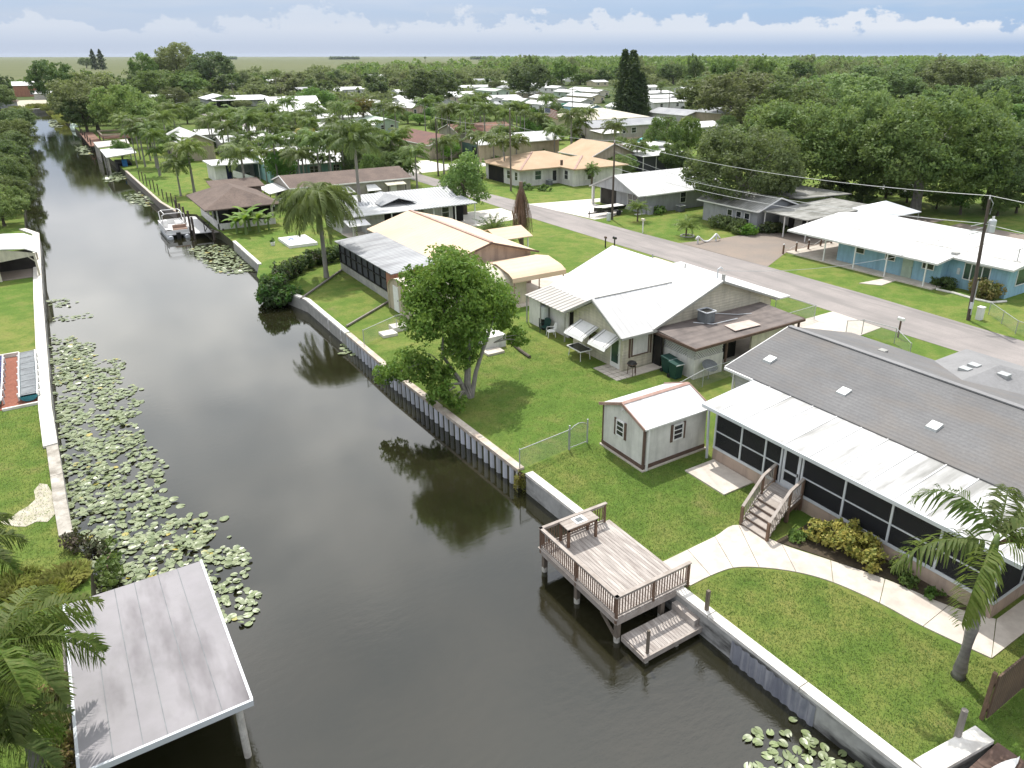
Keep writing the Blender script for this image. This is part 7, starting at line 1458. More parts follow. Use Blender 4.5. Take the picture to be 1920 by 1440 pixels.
tag(link('woodland', np_mesh('woodland', np.concatenate(FAR_V), np.concatenate(FAR_Q)), 'leaf_olive'), 'woodland mass behind the nearer trees of the wood', 'woodland', kind='stuff')
cnt = len(cand)
print('wood trees', cnt)
# low scrub filling the ground between those trees
rng = np.random.default_rng(18); base = []
while len(base) < 3400:
    dd = rng.uniform(150, 800); px = rng.uniform(-40, 2000)
    if dd < front(px)*1.0 or (px < 255 and dd > 430) or (px < 640 and dd > 640): continue
    a = YAW+math.atan((px-CX)/math.hypot(F, CY-103)); x, y = dd/math.cos(a-YAW)*math.sin(a), dd/math.cos(a-YAW)*math.cos(a)
    if -8 < x < 17 and y < 470: continue
    if any(abs(x-fx) < 12 and -13 < fy-y < 9 for fx, fy in FOOT): continue
    base.append((x, y, rng.uniform(1.5, 4.2), rng.uniform(3, 7)))
B_ = np.array(base); k = 42; dirs = rand_dirs(len(B_)*k, rng); idx = np.repeat(np.arange(len(B_)), k); dirs[:, 2] = np.abs(dirs[:, 2])
C3 = np.stack([B_[idx, 0]+dirs[:, 0]*B_[idx, 3]*.6, B_[idx, 1]+dirs[:, 1]*B_[idx, 3]*.6, dirs[:, 2]*B_[idx, 2]*.95], 1)
V, Q = leaf_cloud(C3, dirs, .7, rng, .7, .6); tag(link('undergrowth', np_mesh('undergrowth', V, Q), 'leaf_olive'), 'low scrub filling the ground between the trees of the wood', 'undergrowth', kind='stuff')
# the mass beyond, too far to count
rng = np.random.default_rng(8); Cs = []; base = []
n = 0
while n < 4200:
    dd = rng.uniform(700, 2600)**1; px = rng.uniform(640, 2050); dens = .25 if px < 950 else .6 if px < 1250 else 1.
    if px < 900 and dd > 1200: continue
    if rng.random() > dens: continue
    a = YAW+math.atan((px-CX)/math.hypot(F, CY-103)); base.append((dd/math.cos(a-YAW)*math.sin(a), dd/math.cos(a-YAW)*math.cos(a), rng.uniform(6, 12) if rng.random() < .8 else rng.uniform(13, 21), rng.uniform(8, 16))); n += 1
B_ = np.array(base); k = 46; dirs = rand_dirs(len(B_)*k, rng); idx = np.repeat(np.arange(len(B_)), k); dirs[:, 2] = np.abs(dirs[:, 2])*1.0-.25
C3 = np.stack([B_[idx, 0]+dirs[:, 0]*B_[idx, 3]*.6, B_[idx, 1]+dirs[:, 1]*B_[idx, 3]*.6, B_[idx, 2]*.5+dirs[:, 2]*B_[idx, 2]*.5], 1)
V, Q = leaf_cloud(C3, dirs, 1.8, rng, .75, .5); tag(link('distant_woodland', np_mesh('distant_woodland', V, Q), 'leaf_mid'), 'distant woodland mass along the horizon on the right', 'woodland', kind='stuff')
for (px, wpx, lab) in ((420, 36, 'long low tree island on the marsh horizon, leftmost'), (645, 44, 'low tree island on the marsh horizon left of centre'), (905, 36, 'thin tree island on the marsh horizon near the centre')):
    a = YAW+math.atan((px-CX)/math.hypot(F, CY-103)); D_ = 3600/math.cos(a-YAW); x, y = D_*math.sin(a), D_*math.cos(a); k = 900; W_ = wpx*D_/F*.55
    c_ = np.stack([x+rng.uniform(-1, 1, k)*W_*_fh[1], y-rng.uniform(-1, 1, k)*W_*_fh[0]*0+rng.uniform(-20, 20, k), rng.random(k)*11], 1); c_[:, 1] = y-(c_[:, 0]-x)*_fh[0]/_fh[1]+rng.uniform(-15, 15, k)
    V, Q = leaf_cloud(c_, np.tile([0, 0, 1.], (k, 1)), 4.5, rng, .6, 1.); tag(link('tree_island', np_mesh('tree_island', V, Q), 'leaf_dark'), lab, 'woodland', 'tree islands on the marsh', kind='stuff')

# ------------------------------------------------------------------ palms
def frond_geo(L, n, ll, e0, e1, lw, rng, vdrop=.5, sweep=.55, taper=True, curl=1., pw=1.1):
    "rachis strip + paired leaflets, starting at the origin along +x"
    m = 14; tt = np.linspace(0, 1, m+1); el = e0+(e1-e0)*tt**pw; ds = L/m
    px_ = np.concatenate([[0], np.cumsum(np.cos(el[:-1])*ds)]); pz_ = np.concatenate([[0], np.cumsum(np.sin(el[:-1])*ds)])
    V, Q = [], []
    for i in range(m+1):
        w_ = .035*(1-tt[i]*.8)*(L/3); V += [(px_[i], -w_, pz_[i]), (px_[i], w_, pz_[i])]
    for i in range(m): Q.append((i*2, i*2+1, i*2+3, i*2+2))
    for j in range(n):
        t_ = .1+.9*(j+.5)/n; x = np.interp(t_, tt, px_); zz = np.interp(t_, tt, pz_); e = np.interp(t_, tt, el); ln = ll*(math.sin(math.pi*min(1, .18+t_*.78))**.7 if taper else 1)*rng.uniform(.85, 1.12)
        T = np.array([math.cos(e), 0, math.sin(e)]); Up = np.array([-math.sin(e), 0, math.cos(e)])
        for s in (-1, 1):
            dv = T*sweep+np.array([0, s, 0])*rng.uniform(.8, 1.05)+Up*rng.uniform(-.35, .55)*curl; dv /= np.linalg.norm(dv)
            p0 = np.array([x, 0, zz]); p1 = p0+dv*ln*.5+np.array([0, 0, -vdrop*.12*ln]); p2 = p0+dv*ln*.86+np.array([0, 0, -vdrop*.55*ln]); wd = np.cross(dv, Up); wd /= np.linalg.norm(wd)+1e-9; wd = (wd*.6+T*.8); wd /= np.linalg.norm(wd); wd = wd*lw
            o_ = len(V); V += [tuple(p0-wd*.5), tuple(p0+wd*.5), tuple(p1+wd), tuple(p1-wd), tuple(p2+wd*.15), tuple(p2-wd*.15)]; Q += [(o_, o_+1, o_+2, o_+3), (o_+3, o_+2, o_+4, o_+5)]
    return np.array(V), np.array(Q)
def rotz(V, a): c_, s_ = math.cos(a), math.sin(a); return np.stack([V[:, 0]*c_-V[:, 1]*s_, V[:, 0]*s_+V[:, 1]*c_, V[:, 2]], 1)
def palm_crown(seed, nf, L, n, ll, spec, lw=.05, **k):
    rng = np.random.default_rng(seed); VV, QQ = [], []; off = 0
    for i in range(nf):
        e0, e1 = spec(i/(nf-1), rng); V, Q = frond_geo(L*rng.uniform(.85, 1.1), n, ll, e0, e1, lw, rng, **k); V = rotz(V, i*2.399+rng.uniform(-.2, .2)); VV.append(V); QQ.append(Q+off); off += len(V)
    return np_mesh('crown', np.concatenate(VV), np.concatenate(QQ))
def mk(kind, me, leaf, tm, bark): me.materials.append(M[leaf]); tm = tm.mesh('trunk'); tm.materials.append(M[bark]); PALM[kind] = (me, tm)
PALM = {}
def tr1(r0, r1): mb = MB(); mb.tube([(0, 0, 0), (0, 0, .12), (0, 0, .5), (0, 0, 1.01)], [r0*1.3, r0, (r0+r1)/2, r1], 9); return mb
for i in range(3): mk('queen%d' % i, palm_crown(100+i, 19, 3.0, 24, .8, lambda t, r: (rad(75-75*t+r.uniform(-8, 8)), rad(-25-45*t+r.uniform(-10, 10))), .085, vdrop=1.), 'frond', tr1(.15, .11), 'palm_trunk')
mk('thin', palm_crown(110, 13, 1.9, 18, .6, lambda t, r: (rad(70-60*t), rad(-35-30*t)), .085, vdrop=.9), 'frond', tr1(.09, .07), 'palm_trunk')
mk('thin_yellow', palm_crown(111, 13, 1.9, 18, .6, lambda t, r: (rad(70-60*t), rad(-35-30*t)), .085, vdrop=.9), 'frond_yellow', tr1(.09, .07), 'palm_trunk')
mk('droop', palm_crown(112, 56, 3.7, 60, .7, lambda t, r: (rad(86-86*t+r.uniform(-8, 8)), rad(-62-24*t)), .034, vdrop=1.2, pw=.75), 'frond', tr1(.17, .13), 'palm_trunk')
mk('tall', palm_crown(113, 24, 3.6, 36, .8, lambda t, r: (rad(80-85*t+r.uniform(-8, 8)), rad(-18-50*t)), .07, vdrop=1.1), 'frond', tr1(.17, .12), 'palm_trunk')
mk('sabal', palm_crown(114, 26, 1.6, 18, .7, lambda t, r: (rad(80-110*t), rad(20-100*t)), .06, vdrop=.6, sweep=1.1), 'frond', tr1(.2, .17), 'palm_brown')
mk('bushy', palm_crown(115, 20, 2.2, 22, .6, lambda t, r: (rad(82-60*t), rad(0-60*t)), .05, vdrop=.8), 'frond', tr1(.12, .1), 'palm_brown')
mk('cycad', palm_crown(116, 40, 2.4, 40, .42, lambda t, r: (rad(80-72*t), rad(30-75*t)), .035, vdrop=.3), 'frond', tr1(.25, .2), 'palm_brown')
mk('dead', palm_crown(117, 34, 3.0, 16, .35, lambda t, r: (rad(-55-25*t), rad(-86)), .05, vdrop=1.4, curl=.3), 'frond_dead', tr1(.22, .2), 'palm_brown')
def put_palm(kind, label, x, y, h, s=1., group=None, name='palm_tree', rz=None):
    cm, tm = PALM[kind]; t = thing(name, label, 'palm', (x, y, 0), group, R.uniform(0, 6.28) if rz is None else rz)
    o = bpy.data.objects.new('trunk', tm); COL.objects.link(o); o.parent = t; o.scale = (s, s, h)
    o = bpy.data.objects.new('crown', cm); COL.objects.link(o); o.parent = t; o.location = (0, 0, h); o.scale = (s, s, s); return t
put_palm('droop', 'heavy drooping palm with a pale trunk at the vine hedge', 19.7, 66.1, 7.0, 1.25)
put_palm('tall', 'tall slender queen palm with a wide crown before the ribbed lean-to', 29.8, 83.8, 10.2, 1.2)
put_palm('queen1', 'dark drooping palm in front of the white ramp railing', 17.9, 121, 6.2, 1.25); put_palm('queen0', 'shorter palm left of the dark drooping palm at the canal lawn', 15.8, 119.5, 4.4, .9)
put_palm('queen2', 'palm with hanging brown fronds at the road bend', 47.4, 107, 5.2, .95)
put_palm('cycad', 'large spiky palm bush between the carport and the road', 40.4, 71.2, .5, 1.15); put_palm('bushy', 'small multi stem palm on the corner lawn by the grey gabled house', 59.8, 69.5, 1.5, .8); put_palm('bushy', 'low bushy palm on a stone ring by the draped rope', 58.9, 60.0, 1.0, .85)
put_palm('sabal', 'single round headed cabbage palm before the L shaped house', 71.3, 94.2, 2.6, .85)
x, y = 40.2, 65.0; t = thing('dead_palm', 'dead brown palm with hanging dry fronds beside the road', 'palm', (x, y, 0)); cm, tm = PALM['dead']
o = bpy.data.objects.new('trunk', tm); COL.objects.link(o); o.parent = t; o.scale = (1, 1, 7.0); o = bpy.data.objects.new('dry_fronds', cm); COL.objects.link(o); o.parent = t; o.location = (0, 0, 6.9); o.scale = (1.15, 1.15, 1.75)
mb = MB(); mb.tube([(0, 0, .2), (-.6, .2, 2.2), (-.9, .3, 4.2)], .06, 6); link('fallen_stalk', mb.mesh('fallen_stalk'), 'frond_dead', t)
for i, (cx_, cy_, hh, kk, s) in enumerate(((258, 238, 7, 'queen0', 1.0), (280, 240, 7, 'queen1', 1.), (305, 222, 7, 'queen2', 1.2), (322, 205, 8, 'queen1', 1.3), (245, 250, 6, 'thin', 1.2), (290, 285, 4, 'thin', 1), (390, 205, 8, 'queen0', 1.), (412, 222, 8, 'queen2', 1.), (440, 212, 8, 'queen1', 1.1), (425, 240, 7, 'queen0', 1.0), (462, 218, 8, 'queen2', 1.1), (478, 225, 8, 'queen0', 1.0), (500, 240, 7, 'queen1', .9), (505, 205, 8, 'thin', 1.1), (530, 222, 8, 'thin', 1.1), (562, 262, 7, 'queen1', 1.1), (592, 262, 7.5, 'queen2', 1.1), (615, 268, 7, 'queen0', 1.1), (572, 250, 6, 'thin_yellow', 1.3), (640, 268, 6, 'queen1', 1.), (700, 262, 6, 'queen2', .9), (735, 258, 6, 'thin_yellow', 1.2), (640, 200, 8, 'queen0', .9), (658, 205, 8, 'queen1', .9), (718, 200, 8, 'queen2', 1.1), (740, 205, 8, 'queen0', 1.), (752, 250, 7, 'thin', 1.3), (795, 192, 8, 'queen1', 1.1), (815, 188, 8, 'queen2', 1.1), (838, 206, 8, 'queen0', 1.0), (862, 205, 8, 'queen1', 1.1), (882, 190, 9, 'queen2', 1.2), (900, 185, 9, 'queen0', 1.2), (872, 215, 8, 'thin', 1.2), (945, 215, 7, 'queen1', 1.), (960, 200, 8, 'queen2', .9), (830, 270, 5, 'queen1', 1.0), (845, 262, 5, 'thin', 1.2), (925, 262, 6, 'thin', 1.6), (945, 268, 6, 'thin', 1.6), (968, 265, 6, 'thin', 1.5), (895, 258, 6, 'thin', 1.5), (1040, 245, 5, 'queen0', 1.), (1152, 238, 7, 'queen2', 1.0), (1195, 275, 4, 'thin', 1.6), (1240, 160, 6, 'sabal', 1.6), (620, 142, 8, 'sabal', 2.), (515, 138, 9, 'queen1', 1.6), (797, 108, 12, 'sabal', 2.6), (1092, 118, 9, 'thin', 2.5), (700, 285, 3.5, 'queen2', 1.0), (760, 312, 3, 'queen1', 1.))):
    x, y = G(cx_, cy_, hh); put_palm(kk, 'queen palm with arching fronds among the palms between the mobile homes', x, y, hh, s, 'palms between the mobile homes')
for i in range(11):
    x = 28.6+i*1.25+R.uniform(-.2, .2); y = 121.5+R.uniform(-.6, .6); put_palm('thin_yellow' if i in (1, 9) else 'thin', 'slender palm in the row along the teal mobile home', x, y, R.uniform(3.4, 5.0), R.uniform(.9, 1.2), 'palm row at the teal mobile home')
for i, (x, y, hh) in enumerate(((17.6, 165, 6), (16.2, 168, 7), (16.3, 143, 6.5), (15.2, 178, 7), (19.5, 150, 5), (17.4, 156, 7.5))): put_palm('queen%d' % (i % 3), 'tall thin trunked palm on the canal lawn left of the tan gable house', x, y, hh, .9, 'tall palms on the canal lawn')
rp = random.Random(44)
for (x0, x1, y0, y1, n_) in ((23, 34, 109, 121, 3), (44, 49, 112, 150, 6), (30, 56, 140, 160, 12), (30, 60, 172, 182, 7), (54, 74, 176, 210, 8), (76, 100, 138, 180, 12), (88, 124, 172, 200, 6), (72, 100, 118, 127, 5)):
    for k in range(n_): put_palm('queen%d' % rp.randrange(3) if rp.random() < .75 else 'thin', 'queen palm with arching fronds among the palms between the mobile homes', rp.uniform(x0, x1), rp.uniform(y0, y1), rp.uniform(4, 8.5), rp.uniform(.85, 1.25), 'palms between the mobile homes')
# low shrubs against the walls of the homes
SH = []
for i, lf in enumerate(('leaf_mid', 'leaf_dark', 'leaf_bright', 'leaf_olive')):
    V, Q = lobed_crown(200+i, [(0, 0, .5, .8, .8, .6), (.7, .2, .4, .6, .6, .45), (-.6, -.2, .4, .6, .6, .45)], 420, .17, inner=.4); me = np_mesh('foliage', V, Q); me.materials.append(M[lf]); SH.append(me)
for o in [o for o in bpy.data.objects if o.parent is None and o.get('category') in ('mobile home', 'house', 'workshop', 'garage', 'barn') and 60 < o.location.y < 330]:
    for k in range(3):
        w_ = [c for c in CH.get(o.name, []) if c.name.startswith('wall')]
        if not w_: continue
        bb = w_[0].data.vertices; xs, ys_ = [v.co.x for v in bb], [v.co.y for v in bb]
        x, y = (o.location.x+rp.uniform(min(xs), max(xs)), o.location.y+min(ys_)-rp.uniform(.7, 1.3)) if rp.random() < .7 else (o.location.x+min(xs)-rp.uniform(.7, 1.2), o.location.y+rp.uniform(min(ys_), max(ys_)))
        if 49.5 < x < 57 or (55 < x < 63 and 72 < y < 86): continue
        t = thing('shrub', 'low shrub growing against the wall of a home', 'shrub', (x, y, 0), 'shrubs against the home walls', rp.uniform(0, 6.28)); s_ = rp.uniform(.7, 1.5); t.scale = (s_, s_, s_); f_ = bpy.data.objects.new('foliage', rp.choice(SH)); COL.objects.link(f_); f_.parent = t
# near palms, every frond its own part
def near_palm(label, x, y, h, specs, L, trunk_r=.2, shaft=True, n=70, ll=.8, leaf='frond_near', seed=5):
    t = thing('royal_palm', label, 'palm', (x, y, 0)); rng = np.random.default_rng(seed)
    mb = MB(); hs = h-1.3 if shaft else h; mb.tube([(0, 0, -.05), (0, 0, .3), (.02, 0, hs*.5), (0, 0, hs)], [trunk_r*1.35, trunk_r*1.1, trunk_r, trunk_r*.85], 14); link('trunk', mb.mesh('trunk', smooth=True), 'palm_trunk', t)
    if shaft: mb = MB(); mb.tube([(0, 0, hs), (0, 0, hs+.3), (0, 0, h), (0, 0, h+.3)], [trunk_r*.8, trunk_r*.85, trunk_r*.55, trunk_r*.3], 12); link('crownshaft', mb.mesh('crownshaft', smooth=True), 'crownshaft', t)
    for (az, e0, e1, l_) in specs:
        V, Q = frond_geo(L*l_, n, ll, rad(e0), rad(e1), .042, rng, vdrop=.8, sweep=.5, curl=1.6); o = link('frond', np_mesh('frond', V, Q), leaf, t, (0, 0, h)); o.rotation_euler = (0, 0, rad(az))
    return t
t = near_palm('royal palm with a smooth grey trunk in front of the white porch roof', 21.76, 8.05, 5.3, ((98, 68, -78, 1.2), (142, 14, -66, 1.15), (-166, 8, -88, 1.1), (-48, 62, -50, 1.1), (-78, 30, -62, 1.05), (22, 52, -40, 1.05), (-18, 45, -45, 1.)), 2.9)
mb = MB(); mb.tube([(.1, 0, 5.2), (.5, -.3, 5.5), (.75, -.6, 5.3), (.8, -.7, 4.8)], [.05, .12, .08, .02], 7); link('dry_sheath', mb.mesh('dry_sheath'), 'frond_dead', t)
r2 = random.Random(9)
xg, yg = G(-8, 1215, 4.6); near_palm('big feathery palm spilling over the left edge of the boathouse roof', xg, yg, 4.6, [(i*137.5+10, 42-50*i/15, -52-30*i/15, r2.uniform(.95, 1.12)) for i in range(16)], 2.75, shaft=False, seed=6, ll=.75)
xg, yg = G(-85, 1030, 4.2); near_palm('second feathery palm at the left photo edge behind the one over the boathouse', xg, yg, 4.2, [(i*137.5+40, 38-45*i/11, -45-35*i/11, 1) for i in range(12)], 2.1, shaft=False, seed=7, ll=.7)
xg, yg = G(-40, 1390, 3.0); near_palm('low feathery palm in the lower left corner', xg, yg, 3.0, [(i*137.5+80, 45-45*i/10, -45-35*i/10, 1) for i in range(11)], 2.2, shaft=False, seed=8, ll=.7)
# banana clump
rng = np.random.default_rng(31)
def banana(label, x, y, s):
    t = thing('banana_plant', label, 'banana plant', (x, y, 0), 'banana plants by the brown hipped roof')
    mb = MB(); mb.tube([(0, 0, -.05), (0, 0, 1.6*s)], [.16*s, .1*s], 9); link('stem', mb.mesh('stem'), 'crownshaft', t)
    for i in range(9):
        m = 9; e = rad(78-52*i/8); V = []; Q = []; p = np.array([0., 0, 1.5*s]); L = 2.1*s*rng.uniform(.8, 1.1)
        for j in range(m+1):
            u = j/m; w_ = .3*s*math.sin(math.pi*min(1, .06+u*.93))**.8; V += [(p[0], -w_, p[2]-.12*w_/.3), (p[0], 0, p[2]), (p[0], w_, p[2]-.12*w_/.3)]; p = p+np.array([math.cos(e), 0, math.sin(e)])*L/m; e -= rad(11)
        for j in range(m): Q += [(j*3, j*3+1, j*3+4, j*3+3), (j*3+1, j*3+2, j*3+5, j*3+4)]
        link('leaf', np_mesh('leaf', rotz(np.array(V), i*2.4), np.array(Q)), 'banana', t)
for i, (x, y, s, lab) in enumerate(((17.8, 88.6, 1.1, 'tallest banana plant of the clump beside the brown hipped roof'), (19.3, 88.9, 1.05, 'banana plant right of the tallest one in the clump'), (17.0, 89.5, .9, 'banana plant nearest to the boat dock'), (20.6, 89.6, .85, 'rightmost banana plant of the clump'), (18.6, 90.4, 1.15, 'banana plant at the back of the clump'))): banana(lab, x, y, s)

# ------------------------------------------------------------------ shrubs, hedge, reeds
def shrub(label, x, y, lobes, n, size, leaf, name='shrub', cat='shrub', group=None, seed=1, stem=True, **k):
    t = thing(name, label, cat, (x, y, 0), group); V, Q = lobed_crown(seed, lobes, n, size, **k); link('foliage', np_mesh('foliage', V, Q), leaf, t)
    if stem:
        mb = MB()
        for l in lobes[:5]: mb.tube([(l[0]*.3, l[1]*.3, 0), (l[0]*.6, l[1]*.6, l[2]*.5), (l[0], l[1], l[2])], [.03, .02, .01], 5)
        link('stems', mb.mesh('stems'), 'dead_twig', t)
    return t
q = [G(*p) for p in ((1512, 995), (1545, 1020), (1590, 1035), (1625, 1055), (1570, 990))]; cx_, cy_ = 24.35, 14.0
shrub('yellow and green croton shrub in the bed below the porch screens', cx_, cy_, [(-.35, 1.5, .5, .5, .5, .5), (-.1, .8, .65, .6, .6, .55), (-.15, .1, .65, .6, .6, .55), (.05, -.5, .6, .6, .6, .5), (-.1, -1.05, .5, .5, .5, .45), (.35, .5, .75, .5, .6, .55), (.35, -.4, .7, .5, .5, .5)], 4200, .085, 'leaf_croton', 'croton_shrub', seed=4, inner=.5, up=.6)
for i, (x, y, s, lab) in enumerate(((23.3, 16.0, .28, 'small green plant at the foot of the porch stairs'), (23.9, 15.7, .25, 'second small green plant beside the porch stairs'), (24.6, 11.6, .3, 'low green plant in the bed under the porch wall'), (24.7, 10.6, .28, 'low green plant near the royal palm shadow'), (24.9, 12.3, .3, 'green plant right of the croton shrub'))): shrub(lab, x, y, [(0, 0, s*.8, s*1.2, s*1.2, s)], 260, .09, 'leaf_mid', 'bedding_plant', 'plant', seed=50+i, inner=.1)
x, y = 65.0, 29.6
shrub('green and orange shrub at the corner of the blue house', 63.9, 29.4, [(0, 0, .7, 1.0, 1.0, .8), (.3, .7, .9, .8, .8, .8), (.2, -.6, .8, .8, .8, .7)], 2600, .11, 'leaf_autumn', seed=5, inner=.4); shrub('dark green shrub at the wall of the blue house', 64.2, 33.0, [(0, 0, .45, .9, 1.1, .5), (.1, .9, .4, .6, .6, .4)], 1500, .1, 'leaf_dark', seed=6)
mb = MB(); mb.tube([(62.9, 33.0, .06), (63.1, 31.5, .07), (62.9, 29.8, .07), (63.1, 28.4, .06), (64.5, 27.9, .06)], .11, 6); solo('stone_border', mb, 'cap', 'curved pale stone border round the blue house flower bed', 'edging')
shrub('dense dark hedge bushes in front of the corrugated roof house', 65.8, 60.2, [(0, 0, .7, 1.2, 1.3, .8), (-.2, 1.4, .7, 1.1, 1.1, .8), (.2, -1.4, .7, 1.1, 1.2, .75), (-.6, -2.4, .5, .9, 1., .6)], 4200, .14, 'leaf_mid', seed=7)
shrub('bright green shrub at the corner of the corrugated roof house', 65.6, 56.6, [(0, 0, .6, .9, .9, .7), (-.5, .8, .4, .7, .7, .5)], 1500, .13, 'leaf_bright', seed=8)
# vine hedge over the water
t = thing('vine_hedge', 'vine covered hedge curving from the silver porch down to the water', 'hedge', (14.6, 64.5, 0)); lobes = []; rr = random.Random(5)
path = [(23.8, 71.5), (22.0, 71.4), (20.0, 70.6), (18.0, 69.2), (16.5, 67.4), (15.3, 65.4), (14.5, 63.6), (13.8, 63.0)]
for a, b_ in zip(path[:-1], path[1:]):
    for k in range(3): s_ = k/3; lobes.append((a[0]+(b_[0]-a[0])*s_-14.6+rr.uniform(-.2, .2), a[1]+(b_[1]-a[1])*s_-64.5+rr.uniform(-.2, .2), rr.uniform(.6, 1.0), rr.uniform(.6, .9), rr.uniform(.6, .9), rr.uniform(.6, .85)))
lobes += [(-.9, -1.2, -.2, .9, 1.0, .75), (-.2, -1.8, -.1, .8, .8, .7), (.9, -1.6, .1, 1.0, .9, .7), (-.6, .3, .0, .8, 1, .8), (.1, 2.2, .1, .8, 1.2, .8)]
V, Q = lobed_crown(12, lobes, 15000, .13, inner=.5); link('foliage', np_mesh('foliage', V, Q), 'leaf_dark', t)
V, Q = lobed_crown(13, lobes[6:18], 2600, .1, inner=.75); link('dry_vines', np_mesh('dry_vines', V, Q), 'leaf_red', t, label if False else (0, 0, 0)); V, Q = lobed_crown(14, lobes[16:], 4000, .14, inner=.8, up=1.); link('bright_leaves', np_mesh('bright_leaves', V, Q), 'leaf_bright', t)
mb = MB(); pth = [(x_-14.6, y_-64.5, .5) for x_, y_ in path]; mb.tube(pth, .03, 5); link('stems', mb.mesh('stems'), 'dead_twig', t)
shrub('dead brown bush at the end of the white capped seawall', -2.1, 32.0, [(0, 0, .25, .55, .75, .45), (.5, -.6, .05, .5, .6, .4)], 900, .09, 'leaf_red', seed=9, inner=.1); shrub('green weeds at the water edge below the dead brown bush', -1.2, 30.0, [(0, 0, -.3, .5, 1.2, .5), (.2, 1.6, -.4, .4, .6, .5)], 1200, .08, 'leaf_mid', seed=10, inner=.2)
shrub('dry grass tuft at the joint of the two near seawalls', 16.4, 26.9, [(0, 0, -.45, .3, .4, .55)], 500, .12, 'reed', seed=11, inner=.1, aspect=.12)
shrub('tangled shrub between the feathery palm and the boathouse', -2.95, 21.5, [(0, 0, .3, .4, .8, .4), (-.2, 1.6, .4, .5, .8, .5), (0, -1.6, .3, .4, .7, .4)], 1600, .09, 'leaf_autumn', seed=12, inner=.2); shrub('green shrub at the rear corner of the boathouse roof', -3.3, 27.2, [(0, 0, .35, .6, .6, .45), (-.8, .3, .3, .6, .6, .4)], 1000, .1, 'leaf_mid', seed=13)
def grass_tuft(label, x, y, r_, h, n, leaf, seed, group=None):
    rng = np.random.default_rng(seed); a = rng.random(n)*6.283; rr = r_*np.sqrt(rng.random(n)); bx_ = rr*np.cos(a); by_ = rr*np.sin(a); ln = h*rng.uniform(.5, 1.1, n); lean = rng.uniform(.1, .7, n); ca, sa = np.cos(a+rng.normal(0, .6, n)), np.sin(a+rng.normal(0, .6, n)); w_ = .012+.02*h/1.5
    V = np.stack([np.stack([bx_-sa*w_, by_+ca*w_, 0*bx_], 1), np.stack([bx_+sa*w_, by_-ca*w_, 0*bx_], 1), np.stack([bx_+ca*lean*ln*.5+sa*w_*.8, by_+sa*lean*ln*.5-ca*w_*.8, ln*.75], 1), np.stack([bx_+ca*lean*ln, by_+sa*lean*ln, ln*.85], 1)], 1).reshape(-1, 3)
    t = thing('grass_clump', label, 'grass clump', (x, y, 0), group); link('blades', np_mesh('blades', V, np.arange(4*n).reshape(-1, 4)), leaf, t); return t
for i, (x, y, r_, h, n_, lab) in enumerate(((-3.5, 28.6, .9, .55, 1500, 'yellowish tall grass on the bank behind the boathouse'), (-2.6, 29.8, .8, .45, 1300, 'yellow green tall grass at the water edge near the lily pads'), (-4.3, 30.4, .8, .5, 1200, 'tall green grass at the left edge above the boathouse'))): grass_tuft(lab, x, y, r_, h, n_, 'reed', 60+i)
for i, (x, y, r_, h) in enumerate(((9.6, 290, 4, 1.6), (9.0, 310, 4, 1.8), (10.5, 275, 4, 1.5), (4, 352, 4, 2.2), (-2, 350, 4, 1.6), (8.5, 340, 5, 1.6))): grass_tuft('reeds growing along the far end of the canal', x, y, r_, h, 900, 'reed', 70+i, 'reeds at the canal end')
V, Q = lobed_crown(15, [(0, 0, .55, .28, .28, .25)], 160, .09, inner=.1); link('foliage', np_mesh('foliage', V, Q), 'leaf_mid', POT[0]) if False else None
o = link('foliage', np_mesh('foliage', V, Q), 'leaf_mid', POT[0])
mb = MB(); mb.tube([(x_, y_, .04) for x_, y_ in [(59.3+.75*math.cos(i*.5), 60.2+.75*math.sin(i*.5)) for i in range(14)]], .09, 6); solo('stone_ring', mb, 'block', 'ring of stones round the low bushy palm', 'edging')

# short grass blades of the near lawns
def inpoly(x, y, P_):
    c_ = False; n = len(P_)
    for i in range(n):
        (xa, ya), (xb, yb) = P_[i], P_[i-1]
        if (ya > y) != (yb > y) and x < (xb-xa)*(y-ya)/(yb-ya)+xa: c_ = not c_
    return c_
LAWN = [[(17.4, 6.95), (20.5, 6.75), (23.2, 6.75), (23.25, 7.9), (22.6, 10.2), (22.2, 13.2), (21.2, 14.8), (19.8, 15.9), (17.4, 16.1)], [(17.5, 18.0), (22.0, 18.05), (25.2, 18.9), (25.2, 20), (23.2, 19.95), (23.2, 22.65), (25.2, 22.7), (25.6, 23.6), (21.4, 23.6), (21.3, 27.4), (17.0, 27.2)], [(16.9, 27.6), (21.3, 27.6), (21.4, 27.9), (26, 28.2), (30.8, 29.8), (30.8, 32.8), (27.1, 33), (27.2, 45), (16.5, 46)], [(-7, 20), (-3.0, 20), (-3.0, 25.5), (-2.0, 28), (-2.1, 31.5), (-2.7, 33.2), (-3.0, 48.8), (-7, 48.8)], [(23.3, 7.8), (30, 7.8), (30, 2), (20.2, 2), (20.2, 6.7), (23.3, 6.72)]]
rng = np.random.default_rng(77); P3 = []
for L_, dens in zip(LAWN, (330, 300, 120, 200, 200)):
    xs, ys_ = [p[0] for p in L_], [p[1] for p in L_]; n = int((max(xs)-min(xs))*(max(ys_)-min(ys_))*dens); X_ = rng.uniform(min(xs), max(xs), n); Y_ = rng.uniform(min(ys_), max(ys_), n)
    P3 += [(a, b_) for a, b_ in zip(X_, Y_) if inpoly(a, b_, L_)]
P3 = np.array(P3); n = len(P3); a = rng.random(n)*6.283; ln = rng.uniform(.03, .085, n); w_ = rng.uniform(.008, .02, n); le = rng.uniform(.2, 1.1, n)*ln
